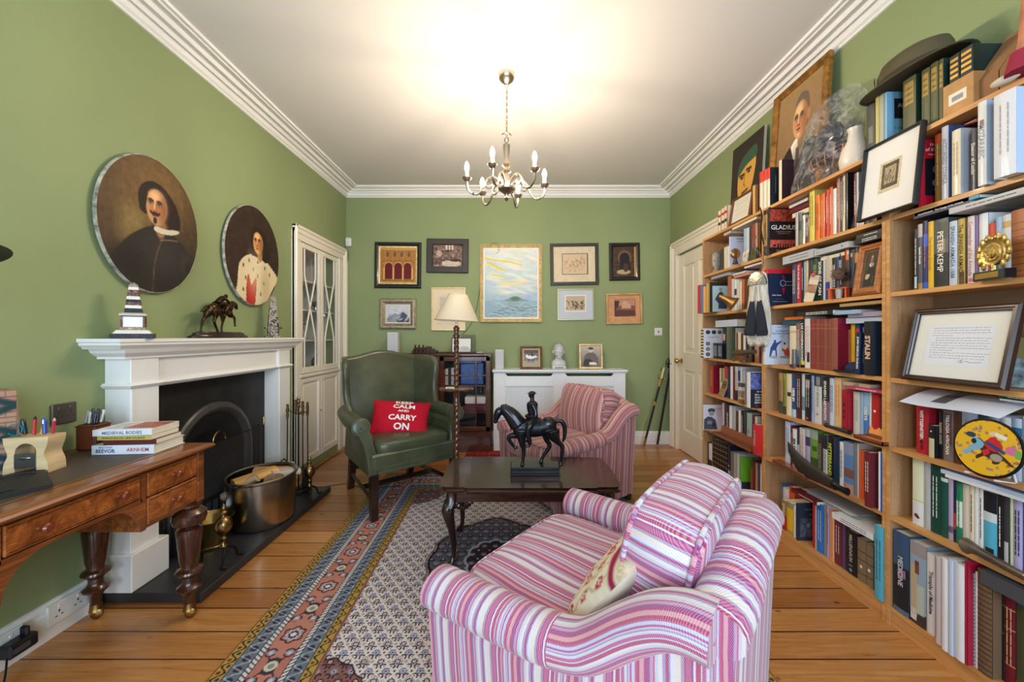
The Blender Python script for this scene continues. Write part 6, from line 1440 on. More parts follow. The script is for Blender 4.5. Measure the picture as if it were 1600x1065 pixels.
cv.p([(.50,.47),(.56,.455),(.68,.462),(.77,.495),(.75,.515),(.62,.495),(.52,.50)],(214,202,178),sm=4);cv.line(smooth_pts([(.60,.43),(.54,.32),(.50,.18),(.49,.0)],5),.004,(112,90,60));cv.line(smooth_pts([(.56,.40),(.66,.42),(.76,.43)],4),.004,(140,116,76));cv.noise(3,(120,140));cv.blur(1)
OV1=cv
cv=Cv(200,240,(52,34,26));cv.noise(4,(20,30));cv.p([(.18,-.05),(.2,.2),(.24,.40),(.40,.50),(.60,.52),(.84,.42),(1.0,.28),(.86,.1),(.7,-.05)],(222,204,164),sm=6);cv.p([(.72,-.05),(.84,.16),(1.0,.28),(1.02,-.05)],(46,42,40),sm=3)
for x,z in((.30,.38),(.40,.44),(.56,.44),(.70,.40),(.34,.26),(.56,.30),(.68,.24),(.30,.14),(.62,.12),(.80,.34),(.48,.36)):cv.e(x,z,.014,.022,(96,80,66))
cv.p([(.36,-.02),(.36,.24),(.40,.30),(.44,.20),(.50,.26),(.54,.26),(.50,-.02)],(176,30,22),sm=3)
cv.p([(.44,.52),(.45,.72),(.52,.80),(.64,.80),(.74,.72),(.79,.56),(.74,.46),(.64,.48),(.5,.50)],(34,23,19),sm=6);face(cv,.57,.645,.095,.115,(232,172,108),(50,32,24),-1);cv.p([(.46,.70),(.52,.79),(.64,.79),(.72,.70),(.73,.54),(.68,.62),(.64,.72),(.54,.755)],(34,23,19),sm=5);cv.e(.5,.3,.12,.2,(240,226,190),1.4,0,.6);cv.e(.72,.2,.08,.16,(190,168,128),1.3,0,.6)
cv.line(smooth_pts([(.50,.45),(.57,.42),(.64,.45)],4),.006,(236,222,190));cv.noise(2.5,(100,120))
OV2=cv
def wl(px,py,X=XL):y=F*-X/(CX-px);return y,zat(py,y)
ya,yb=F*1.84/(CX-152),F*1.84/(CX-310);oval('large oval portrait of a long-haired moustached man in black with white collar',(ya+yb)/2,1.786,(yb-ya)/2,.345,OV1)
ya,yb=F*1.84/(CX-352),F*1.84/(CX-436.5);oval('smaller oval portrait of a young person in ermine cape over red, above the jockey statue',(ya+yb)/2,1.790,(yb-ya)/2,.352,OV2)
# the three tall bookcases on the right wall
XB=1.59
OAK=wood('oak_veneer',(196,138,78),(222,166,102),3,1,.45,.1);OAK_COOL=wood('oak_veneer_cool_lit',(166,124,84),(190,148,106),3,2,.5,.05)  # side veneer greyed: bluish window light is put into its colour
SZ=[.079,.462,.752,1.041,1.40,1.72,2.02]
UN=[('far',2.431,3.207),('middle',1.636,2.429),('near',.84,1.634)]
for nm,ya,yb in UN:
 t=thing('tall_bookcase',{'far':'oak veneer bookcase next to the white door','middle':'oak veneer bookcase in the middle of the three','near':'oak veneer bookcase at the photo\'s right edge'}[nm]+', packed with books','bookcase',(XB,(ya+yb)/2,0),group='tall oak bookcases')
 for y in(ya,yb-.016):
  g=G();g.box(XB,1.772,y,y+.016,0,2.0015,OAK_COOL);g.box(XB-.0012,XB+.0,y,y+.016,0,2.0015,OAK);obj('side_panel',g,t,world=True)
 for i,z in enumerate(SZ):
  g=G();full=i==6
  g.box(XB+(0 if full else.002),1.772,ya if full else ya+.0165,yb if full else yb-.0165,z-.018,z,OAK);obj('top_board' if full else 'shelf',g,t,world=True)
 g=G();g.box(1.773,1.777,ya+.002,yb-.002,.05,2.0,mat((150,120,90),.6));obj('back_panel',g,t,world=True)
 g=G();g.box(XB+.006,XB+.02,ya+.0165,yb-.0165,0,.0605,OAK);obj('plinth',g,t,world=True)
 g=G();PH_=mat((90,64,44),.8)
 for z in[.12+.032*k for k in range(58)]:
  for x in(XB+.035,):g.box(x-.0015,x+.0015,yb-.0166,yb-.0162,z-.0015,z+.0015,PH_)
 obj('shelf_pin_holes',g,t,world=True).__setitem__('kind','stuff')
C_=dict(W=(228,228,230),w=(206,204,200),cr=(226,212,182),be=(200,180,148),y=(226,182,36),ly=(214,200,96),o=(224,116,36),or_=(208,84,34),r=(186,36,34),cri=(166,22,54),ma=(106,28,38),br=(92,52,36),lb=(140,78,60),
k=(26,26,30),ch=(56,56,60),g=(128,130,134),lg=(176,178,182),n=(28,40,72),b=(44,84,160),lbl=(154,184,216),pb=(196,208,228),te=(36,84,96),gr=(30,78,60),ol=(96,104,78),lime=(110,168,52),pu=(84,60,120),li=(176,160,190),pk=(220,178,190),mv=(128,98,116),tau=(132,114,92),cy=(84,176,204),sal=(222,140,104),tan=(176,140,92))
CN=dict(W='white',w='off-white',cr='cream',be='beige',y='bright yellow',ly='pale yellow',o='orange',or_='red-orange',r='red',cri='crimson',ma='maroon',br='dark brown',lb='brown leather',k='black',ch='charcoal',g='grey',lg='light grey',n='navy',b='blue',lbl='light blue',pb='pale blue',te='teal',gr='dark green',ol='olive green',lime='lime green',pu='purple',li='lilac',pk='pink',mv='mauve',tau='taupe',cy='cyan',sal='salmon',tan='tan')
def luma(c):return.3*c[0]+.6*c[1]+.1*c[2]
UW={'far':'far bookcase','middle':'middle bookcase','near':'near bookcase'}
SW=['bottom shelf','sixth shelf down','fifth shelf down','fourth shelf down','third shelf down','second shelf down','top']
SW={0:'bottom shelf',1:'second shelf up',2:'third shelf up',3:'fourth shelf up',4:'fifth shelf up',5:'sixth shelf up',6:'top board'}
used=set()
def rowbook(spec,z0,unit,si,prev,D=.14,Xs=1.622):
 """spec: (pxL, pxR, pyTop, colour, title, options)"""
 pl,pr_,pt_,cc=spec[:4];title=spec[4]if len(spec)>4 else '';o=spec[5]if len(spec)>5 else{}
 X=o.get('X',Xs);col=o.get('col',C_[cc]);yl=F*X/(pl-CX);yr=F*X/(pr_-CX)
 if prev.get('y')is not None:yl=min(yl,prev['y']-.0006)
 yl=min(yl,prev['lim']);yr=min(yr,yl-.006);prev['y']=yr
 ztop=zat(pt_,yl);zb=z0 if 'pyB' not in o else zat(o['pyB'],yl)
 if o.get('lie'):
  lim=SZ[si+1]-.0195;dlt=max(0,ztop-lim);ztop-=dlt;zb-=dlt;yl=min(yl,{'far':3.19,'middle':2.411,'near':1.616}[unit]);yr=max(yr,{'far':2.4485,'middle':1.6535,'near':.9}[unit])
 t=yl-yr;h=max(.004 if o.get('lie')else.05,ztop-zb);d=min(o.get('D',D),1.770-X)
 cn=o.get('cn',CN[cc]);lie=o.get('lie',0)
 if 'lab' in o:ph=o['lab']
 else:
  sz='slim ' if t<.017 else('thick ' if t>.042 else('tall ' if h>.235 else('short ' if h<.175 else '')))
  ph=sz+cn+(' book' if 'kind' not in o else ' '+o['kind'])
 base='%s, %s of the %s'%(ph,SW[si],UW[unit])
 if base in used and prev.get('ph'):base='%s right of the %s, %s, %s'%(ph,prev['ph'],SW[si],UW[unit])
 if base in used:
  k=2
  while '%s, %s from left, %s of the %s'%(ph,('first','second','third','fourth','fifth','sixth','seventh','eighth')[k-1],SW[si],UW[unit])in used:k+=1
  base='%s, %s from left, %s of the %s'%(ph,('first','second','third','fourth','fifth','sixth','seventh','eighth')[k-1],SW[si],UW[unit])
 used.add(base);prev['ph']=ph
 c=mat(col,o.get('ro',.42),coat=.12);tc=mat(o.get('tc',(236,232,222)if luma(col)<125 else(44,44,56)),.5)
 g=G();k=.0018;hard=o.get('hard',h>.19);ins=.003 if hard else.0004
 if lie:
  g.box(0,t,0,d,0,k,c);g.box(0,t,0,d,h-k,h,c);g.box(0,t,-.0005,k,0,h,c)
 else:
  g.box(0,k,.001,d,0,h,c);g.box(t-k,t,.001,d,0,h,c)
  n=5;rd=min(.003,t*.12);sp=[(t*i/n,-rd*sin(pi*i/n))for i in range(n+1)]
  g.prism([(t,k+.001),(0,k+.001)]+sp,0,h,c)
 rd=0 if lie else min(.003,t*.12)
 S_=R(pi/2,'X')
 def plane(x,z):return T(x,-rd-.0006,z)@S_
 if title=='~':
  rg_=random.Random(int(pl*10));L_=t if lie else h;W_=h if lie else t;q=.22+rg_.random()*.1
  while q<.82:
   e=min(q+rg_.uniform(.03,.14),.86)
   for w_ in((0,)if W_<.022 else(-.17,.17)):
    a,b,c_2,e2=L_*q,L_*e,W_*(.5+w_)-min(W_*.09,.0015),W_*(.5+w_)+min(W_*.09,.0015)
    Pp=[(a,c_2),(b,c_2),(b,e2),(a,e2)]if lie else[(c_2,a),(e2,a),(e2,b),(c_2,b)]
    g.raw([(x,-rd-.0006,z)for x,z in Pp],[(0,1,2,3)],tc)
   q=e+.012
 elif title:
  if lie:g.text(title,tc,plane(t/2,h/2),t*.82,h*.62,.01)
  else:
   parts=title.split('|');zc=[(.52,.8)]if len(parts)==1 else[(.60,.62),(.20,.22)]
   for q,(cz,fr)in zip(parts,zc):g.text(q,tc if q==parts[0]else mat(o.get('tc2',o.get('tc',(236,232,222)if luma(col)<125 else(60,60,80))),.5),plane(t/2,h*cz)@R(-pi/2 if not o.get('up')else pi/2),h*fr,min(t*.62,o.get('th',.02)),o.get('bold',.012))
 for q in o.get('bands',()):
  xa,xb=(q[3],q[4])if len(q)>4 else(0,1);m_=mat(q[2],.45)
  N=6;pts=[(t*(xa+(xb-xa)*i/N),-rd*sin(pi*(xa+(xb-xa)*i/N))-.0003)for i in range(N+1)]
  g.raw([(x,y,h*q[0])for x,y in pts]+[(x,y,h*q[1])for x,y in pts],[(i,i+1,N+2+i,N+1+i)for i in range(N)],m_)
 for q in o.get('dots',()):
  g.fill([(q[2]*cos(a),q[2]*sin(a))for a in[2*pi*i/12 for i in range(12)]],mat(q[3],.5),T(t*q[0],-rd-.0005,h*q[1])@S_)
 if 'cov' in o:
  CM=Matrix(((0,0,1,t+.0004),(1,0,0,0),(0,1,0,0),(0,0,0,1)))
  for q in o['cov']:
   lay=T(0,0,.0002*(q[6]if len(q)>6 and q[0]=='r' else 0))
   if q[0]=='r':g.fill([(q[1]*d,q[2]*h),(q[3]*d,q[2]*h),(q[3]*d,q[4]*h),(q[1]*d,q[4]*h)],mat(q[5],.45,var=(q[7]if len(q)>7 else 0),vs=60),CM@lay)
   elif q[0]=='t':g.text(q[1],mat(q[5],.5),CM@T(q[2]*d,q[3]*h,.0006),d*q[4],h*(q[6]if len(q)>6 else.1),.015)
   elif q[0]=='e':g.fill([(q[1]*d+q[3]*d*cos(a),q[2]*h+q[4]*h*sin(a))for a in[2*pi*i/18 for i in range(18)]],mat(q[5],.5),CM@T(0,0,.0005+.00008*(q[6]if len(q)>6 else 0)))
   elif q[0]=='p':g.fill([(a*d,b*h)for a,b in q[1]],mat(q[2],.5),CM@T(0,0,.0004+.00008*(q[3]if len(q)>3 else 0)))
 name=o.get('name','book')
 ob=obj(name,g,label=base,cat=o.get('cat','book'),group=o.get('group','books on the %s of the %s'%(SW[si],UW[unit])),loc=(X,yl,zb),rz=-pi/2)
 if o.get('lean'):ob.rotation_euler=(0,0,-pi/2);ob.rotation_euler.rotate_axis('Y',radians(o['lean']))
 g=G()
 if lie:g.box(.002,t-.002,k,d-.002,k,h-k,PAPER)
 else:g.box(k,t-k,k+.001,d-.002,ins,h-ins,PAPER)
 obj('page_block',g,ob);return ob
def row(unit,si,specs,Xs=1.622,D=.14):
 ya,yb={'far':(2.431,3.207),'middle':(1.636,2.429),'near':(.84,1.634)}[unit]
 prev={'lim':yb-.0175 if si<6 else yb+.2}
 z0=SZ[si]+.0006
 for s_ in specs:
  o=s_[5]if len(s_)>5 else{}
  if o.get('free')or o.get('lie'):p2={'lim':9};rowbook(s_,z0,unit,si,p2,D,Xs)
  elif o.get('X',9)<XB:p2=dict(prev);p2['lim']=9;rowbook(s_,z0,unit,si,p2,D,Xs);prev['y']=p2['y'];prev['ph']=p2['ph']
  else:rowbook(s_,z0,unit,si,prev,D,Xs)
def dc(**k):return k
LIE=lambda py,**k:dict(lie=1,pyB=py,**k)
K9=(30,30,34);WH=(240,238,232)
# middle bookcase
row('middle',5,[
(1193,1199,330,'tan','SAXONS',dc(X=1.575,tc=(40,30,24),bands=[(0,.2,(60,60,66)),(.9,1,(70,40,30))])),
(1199.5,1202,325,'k','',dc(X=1.577,D=.175,lab='black GLADIUS cover with red sky',cov=[('r',.02,.70,.98,.96,(150,60,44),1,.5),('r',.02,.02,.98,.70,(30,20,24),1),('r',.02,.14,.98,.30,(190,84,66),2,.3),('t','GLADIUS',.5,.57,.88,WH,.10),('t','Living, Fighting and Dying',.5,.475,.66,(190,150,140),.03),('t','in the Roman Army',.5,.435,.5,(190,150,140),.03),('t','GUY DE LA BEDOYERE',.55,.07,.6,(200,190,190),.028)]+[('r',.28+.09*i,.14,.32+.09*i,.22,(20,14,16),3)for i in range(7)]+[('r',.14,.16,.24,.20,(20,14,16),3)])),
(1243,1247,333,'lg'),(1247.5,1253,336,'ol','',dc(bands=[(.5,.8,(60,66,60))])),(1254,1258,337,'W','~'),(1259,1264,341,'br','~'),
(1264.8,1273,296,'ly','~',dc(tc=(90,80,30))),(1274,1281,307,'o','~',dc(tc=(150,70,20))),(1281.6,1289,304.5,'or_','~',dc(tc=(240,190,90),col=(214,98,36))),
(1289.8,1295,298,'r','~'),(1295.5,1301,294,'or_','~'),(1301.6,1307,296,'W',''),(1307.5,1313,273,'lb','~',dc(col=(150,96,84),tc=(240,220,200))),
(1313.5,1316.5,271,'n','~'),(1317,1320.5,269,'cr','~'),(1321,1324.5,269,'k','',dc(D=.145,lab='black book with V title and green leaves',X=1.61,cov=[('t','VA',.55,.82,.5,WH,.12),('t','DE LOS',.6,.70,.35,WH,.04),('t','ROMANOS',.62,.64,.42,WH,.03),('p',[(.1,.02),(.9,.02),(.95,.2),(.7,.34),(.6,.5),(.5,.36),(.2,.28)],(110,150,120)),('e',.5,.25,.18,.08,(60,96,70),1),('e',.4,.1,.25,.06,(170,180,180),1)])),
(1334,1338,272,'ma','~'),(1338.5,1341.5,270,'pb',''),(1342,1350,300,'w',''),(1350.5,1358,300,'n',''),(1359,1370,296,'br',''),
(1233,1262,321,'W','',LIE(326,X=1.66,lab='white book lying on low books')),(1235,1264,328,'ma','',LIE(334,X=1.66,lab='maroon book lying on low books')),(1238,1264,334.5,'cr','',LIE(341,X=1.66,lab='cream book lying on low books'))])
row('middle',4,[
(1193,1200,422,'n','~',dc(X=1.565,D=.175,lab='navy book with red band and lightning hand',bands=[(.88,1,(214,40,48))],cov=[('r',0,.88,1,1,(214,40,48),1),('p',[(.50,.86),(.58,.80),(.54,.80),(.60,.72),(.48,.78),(.53,.79)],(220,30,60)),('p',[(.50,.50),(.60,.50),(.56,.42),(.59,.42),(.52,.30),(.52,.42),(.49,.42)],(220,30,60)),('e',.52,.62,.10,.09,(200,206,220)),('e',.52,.62,.085,.075,(40,46,84),1),('r',.60,.655,.98,.665,(200,206,220),1),('r',.58,.555,.98,.565,(200,206,220),1),('t','Stefan Zweig',.30,.29,.42,WH,.045),('t','El mundo de ayer',.42,.19,.7,(150,110,120),.028),('t','MEMORIAS DE UN EUROPEO',.42,.12,.6,(170,176,190),.022)])),
(1238,1244.5,414,'ch','~',dc(col=(60,66,98))),(1245,1252,409,'cri','THE FALSE DEMETRIUS'),(1252.5,1256,407,'k','~'),(1256.5,1258.5,408,'lbl'),(1259,1263,407,'be'),(1263.5,1270,403,'ch'),
(1270.5,1277.5,404,'gr','~',dc(tc=(200,200,150))),(1278,1286,403,'k','SONS OF CAIN',dc(bold=.03)),(1286.4,1289,400,'pb'),(1289.4,1300,402,'cr','',dc(col=(196,182,164),lab='beige book with blue robed figure',bands=[(.02,.42,(44,60,140),.1,.75)],dots=[(.42,.47,.007,(206,170,140))])),
(1300.5,1307,403,'k','~',dc(tc=WH,bold=.03)),(1307.5,1310,398,'b'),(1310.5,1317,397,'k','~',dc(tc=WH,bold=.04,lab='black book with bold white title')),(1317.5,1327,391,'br','',dc(col=(70,46,40),lab='dark book with orange flame',bands=[(.78,1,(220,100,44),.55,.95)])),
(1327.5,1335,391,'n','',dc(col=(26,44,66),bands=[(.85,.93,(170,160,150),.3,.7)])),(1335.5,1341,388,'ch','',dc(bands=[(.7,.9,(190,140,80))])),
(1223,1271,402,'lg','~',LIE(414,X=1.60,name='box_file',cat='file',lab='light grey box file with black ring',D=.17,cn='grey')),(1272.5,1326,391.5,'lg','',LIE(400,X=1.60,name='box_file',cat='file',lab='long pale grey box file',D=.17,dots=[(.1,.5,.003,K9),(.82,.5,.004,K9)])),(1280,1326,403,'cr','',LIE(408,X=1.62,lab='thin white book lying beneath the box file',D=.15)),
(1335,1379,375,'k','~',LIE(383,X=1.60,lab='black book lying at upper right',D=.17)),(1338,1379,368,'ch','~',LIE(374,X=1.61,lab='charcoal book lying on top at upper right',D=.16,bands=[(.2,.6,(190,70,50),.0,.4)]))])
row('middle',3,[
(1192.5,1198,507.5,'W','~',dc(X=1.562,D=.185,col=(216,222,236),lab='white book with blue suited cartoon man',cov=[('r',0,0,1,1,(208,218,236),1),('t','JORGE VILCHES',.5,.94,.62,(110,120,140),.035),('t','La Primera',.5,.85,.5,(70,90,130),.05),('t','Republica Espanola',.48,.78,.88,(70,90,130),.055),('t','(1873-1874)',.5,.71,.25,(110,120,140),.025),('p',[(.08,.2),(.14,.22),(.2,.36),(.28,.36),(.30,.2),(.34,.22),(.32,.42),(.38,.50),(.50,.58),(.48,.60),(.34,.55),(.30,.56),(.22,.56),(.12,.42)],(50,80,130)),('e',.27,.59,.04,.03,(40,50,80)),('p',[(.50,.36),(.54,.50),(.66,.50),(.74,.36),(.82,.26),(.74,.20),(.60,.22),(.56,.32)],(196,80,62)),('e',.60,.46,.08,.08,(232,226,214),1),('e',.59,.53,.035,.03,(70,50,44),2),('e',.22,.19,.15,.035,(170,174,176)),('e',.62,.19,.2,.035,(150,156,150)),('e',.92,.68,.06,.05,(90,100,120)),('p',[(.8,.62),(.98,.48),(.98,.46),(.78,.60)],(120,120,130))])),
(1234,1244,509,'cr','',dc(bands=[(.82,.88,(200,180,140))])),(1244.5,1251,505,'lb','~',dc(col=(140,96,86),bands=[(0,.5,(120,124,130))])),(1251.5,1257,499,'k','LAS CONSPIRACIONES',dc(bands=[(.06,.14,(222,196,40))],bold=.03)),(1257.5,1266,498,'W','~',dc(tc=(190,40,40),bands=[(.12,.32,(50,40,44),.5,.9)])),
]+[(a,b,498,'lb','',dc(col=c,bands=[(.80,.815,(190,110,80)),(.88,.89,(190,110,80)),(.12,.13,(170,100,74)),(.45,.46,(170,100,74))],lab=l,D=.15,X=1.612))for a,b,c,l in((1266.6,1274.5,(136,58,50),'leather bound volume, first of the brown set'),(1274.8,1281,(140,66,54),'leather bound volume, second of the brown set'),(1281.3,1286.5,(128,62,56),'leather bound volume, third of the brown set'),(1286.8,1292.5,(142,74,60),'leather bound volume, fourth of the brown set'),(1292.8,1298.5,(132,70,54),'leather bound volume, fifth of the brown set'))]+[
(1298.8,1309,497,'lb','',dc(col=(146,84,70),X=1.612,D=.15,lab='leather volume with crimson board, last of the set',bands=[(.80,.815,(190,110,80)),(.12,.13,(170,100,74))],cov=[('r',0,0,1,1,(140,14,50),1)])),
(1322.5,1329,515,'sal','',dc(X=1.665,col=(206,110,76),bands=[(0,1,(226,200,210),0,.35)])),(1329.5,1336,506,'y','',dc(X=1.665)),(1337,1343,506,'b','',dc(X=1.665,bands=[(.8,.9,(214,50,50))])),
(1336,1343,519,'n','JUAN GARCIA DURAN',dc(X=1.585,lab='slim navy book with white title, leaning',bold=.03,lean=2)),(1343.5,1349,511,'pu','~',dc(X=1.60,col=(120,90,160),bands=[(0,.45,(40,56,90)),(.5,.62,(60,130,180))])),
(1350,1363.5,502,'k','STALIN',dc(X=1.585,D=.17,th=.03,tc=(214,172,150),bold=.05,lab='thick black book with big STALIN lettering',cov=[('r',0,0,1,1,(24,40,56),1),('p',[(.6,.72),(.85,.78),(.7,.80)],(190,200,210)),('e',.93,.5,.05,.1,(180,190,200))])),
(1222,1253,500.5,'te','',LIE(508,X=1.64,lab='teal book lying flat',D=.12)),(1226,1258,496,'o','~',LIE(500,X=1.63,lab='orange magazine lying flat',D=.12)),(1246,1301,488,'k','~',LIE(494.5,X=1.60,lab='long black magazine lying on the leather set',D=.15)),(1302,1340,486,'lbl','',LIE(492,X=1.61,lab='light blue journal lying right of the black magazine',D=.14)),
(1322,1379,497,'pb','',LIE(505.5,X=1.64,lab='pale journal stack under the wooden tray',D=.12)),(1325,1379,489,'li','',LIE(496,X=1.63,lab='lilac papers above the pale journals',D=.12)),(1312,1379,475,'tan','',LIE(479.5,X=1.60,name='wooden_tray',cat='tray',lab='flat pale wooden tray lying below the shelf',D=.16,cn='tan')),])
row('middle',2,[
(1217,1223,582,'tan','~',dc(bands=[(0,.3,(70,74,60))])),(1223.5,1228.5,583,'ly','~',dc(col=(150,150,60),bands=[(0,.2,(60,66,50))])),(1229,1237,583,'cr','',dc(bands=[(.46,.56,(50,46,44),.2,.9)],lab='cream book with black blot')),(1237.5,1244,584,'n','1808-81',dc(col=(34,70,120),bands=[(0,.18,(170,200,226))],bold=.05)),(1244.5,1252.5,581,'br','~',dc(col=(74,30,30))),
(1253,1257.5,583,'pb','',dc(col=(186,206,212),bands=[(.2,.5,(110,130,136))])),(1258,1267.5,585,'k','~',dc(bands=[(.72,.9,(170,150,146),.1,.8),(.03,.08,(200,60,50),.2,.6)],lab='black book with small portrait')),(1268,1272,586,'lbl','~',dc(col=(150,170,214))),
(1272.5,1284,586,'w','ROY JENKINS|A',dc(tc=(120,120,124),bands=[(.78,1,(40,46,60)),(.80,.98,(150,150,150),.3,.8)],lab='white book with dark portrait band on top')),(1284.5,1296,588,'mv','SPANISH LABYRINTH',dc(bands=[(.5,1,(40,38,42))],bold=.03)),(1296.5,1303.5,590,'pb','~',dc()),(1304,1315,589,'cr','~',dc(col=(226,186,132),tc=(190,104,60),lab='orange-cream book with dark lettering')),
(1315.5,1324,609,'r','~',dc(col=(170,26,44),dots=[(.5,.66,.007,K9),(.5,.5,.007,K9),(.5,.36,.007,K9),(.5,.08,.007,K9)],tc=(110,20,30),lab='red book with four black dots',X=1.61)),(1330,1333,610,'k','',dc(X=1.66)),(1333.5,1343.5,611,'w','~',dc(tc=(150,150,150),X=1.63)),(1344,1349,612,'lbl','',dc(X=1.63)),(1349.5,1358,612,'b','CRETE',dc(X=1.63,col=(70,130,200),bands=[(.5,1,(150,190,226))],bold=.05)),(1358.5,1361.5,613,'W','',dc(X=1.63)),(1362,1374,614,'r','',dc(X=1.63,dots=[(.5,.62,.006,WH)])),(1374.5,1379,614,'ma','',dc(X=1.63)),
(1322,1379,602,'pk','~',LIE(606.5,X=1.60,col=(190,70,104),lab='pink folder lying over the right hand books',D=.16,name='folder',cat='folder')),(1318,1360,595,'be','LIFE',LIE(601,X=1.63,lab='beige box lying above the pink folder',D=.13))])
row('middle',1,[
(1227,1235,657,'pb','~',dc(tc=(60,90,160))),(1235.5,1238,664,'ma','~'),(1238.5,1245,669,'W','SIX DAYS',dc(bold=.05)),(1245.5,1249,668,'ch','',dc(bands=[(.3,.6,(170,180,190))])),(1249.5,1258,667,'w','~',dc(tc=(190,60,50))),(1258.5,1266,668,'li','',dc(bands=[(.62,.82,(70,56,110)),(.82,1,(180,190,190))])),
(1266.5,1278,669,'lime','',dc(col=(110,150,60),bands=[(.8,1,(150,168,150)),(.2,.4,(60,90,40)),(.55,.65,(60,90,40),.3,.9)],lab='leafy green book')),(1278.5,1285.5,679,'br','~',dc(tc=(190,170,160),col=(56,46,42))),(1286,1293,678,'w','~',dc(bands=[(.7,1,(40,42,46))])),(1293.5,1302,680,'k','MITTERRAND',dc(tc=(200,210,70),bold=.03)),
(1302.5,1311.5,681,'te','',dc(col=(28,50,78),bands=[(0,.1,(170,190,150),.0,.4)])),(1312,1318,689,'W','~'),(1318.5,1334,688,'lbl','',dc(col=(96,136,190),bands=[(.3,.48,(130,90,84)),(0,.18,(190,150,130)),(.75,1,(140,150,180))],lab='thick blue book with landscape photograph')),(1334.5,1339,690,'g'),(1339.5,1342,692,'w'),(1342.5,1350.5,702,'o','',dc(col=(222,98,50))),
(1351,1360,704.6,'ma','~',dc(X=1.572,D=.17,col=(110,36,44),up=1,lab='large maroon book jutting forward',cov=[('r',0,0,1,1,(96,30,40),1)])),(1372.5,1375.5,705,'W','',dc(X=1.588)),(1375.8,1378.5,707,'b','',dc(X=1.588))])
row('middle',0,[
(1214,1223,754,'b','~',dc(X=1.69,col=(84,112,160),D=.07,bands=[(0,.35,(60,44,44)),(.35,.55,(190,200,210))])),(1223.5,1233,760,'W','',dc(X=1.69,D=.07)),(1233.5,1242,758,'o','ILEGAL',dc(X=1.69,D=.07,col=(226,90,40),tc=(40,20,20),bold=.05)),
(1221.5,1229,779,'tan','DYNASTY',dc(X=1.60,col=(150,120,60),bands=[(0,.5,(176,30,34))],lab='thick gold and red book',tc=WH)),(1229.5,1239.5,782,'y','',dc(X=1.60,bands=[(.82,1,(150,140,110)),(.0,.12,(180,150,80))],lab='yellow book with grey mosaic top')),(1240,1243.5,789,'W','',dc(X=1.60)),(1244,1246.5,785,'n','',dc(X=1.59,D=.165,lab='dark book with El alzamiento cover',cov=[('r',.0,.0,1,1,(40,46,60),1),('r',.08,.10,.92,.60,(66,70,82),2,.5),('t','El alzamiento',.62,.70,.7,(150,140,90),.05),('t','HOMBRES E INSTITUCIONES',.45,.84,.5,(170,176,186),.02),('e',.35,.42,.06,.06,(130,130,136),4),('e',.6,.40,.06,.06,(110,112,120),4),('e',.5,.25,.2,.06,(90,94,104),4)])),
(1269.5,1273,783,'r',''),(1273.5,1276,786,'lg',''),(1276.5,1286.5,784,'b','~',dc(col=(30,116,204),lab='bright blue book')),(1287,1291,789,'g',''),(1291.5,1296,790,'li','~'),(1296.5,1299.5,795,'sal',''),(1300,1303.5,800,'o','',dc(col=(236,170,110))),
(1304,1315,808,'ma','~',dc(col=(112,40,58))),(1315.5,1321,815,'mv','',dc(col=(90,62,96))),(1321.5,1339.5,824,'k','MILLENNIUM|i',dc(tc=(200,196,190),lab='thick black MILLENNIUM book',dots=[(.5,.1,.008,(90,150,200))])),(1340,1353,838,'tau','',dc(lab='first taupe volume with white dot',dots=[(.5,.35,.007,WH)],bands=[(.5,.52,(60,50,44)),(.7,.72,(60,50,44)),(.18,.2,(60,50,44))])),(1353.5,1365,846,'tau','',dc(lab='second taupe volume with white dot',dots=[(.5,.38,.007,WH)],bands=[(.5,.52,(60,50,44)),(.7,.72,(60,50,44)),(.2,.22,(60,50,44))])),
(1366.5,1380.5,818,'cy','~',dc(X=1.585,tc=(40,80,100),lab='tall cyan book at the post')),
(1300,1364,799,'W','~',LIE(808,X=1.585,tc=(60,50,20),bands=[(0,1,(222,206,110))],D=.16,lab='large white and yellow book lying flat')),
(1236,1276,762,'ma','~',LIE(767.5,X=1.60,D=.14,lab='dark red book lying under the shelf board'))])
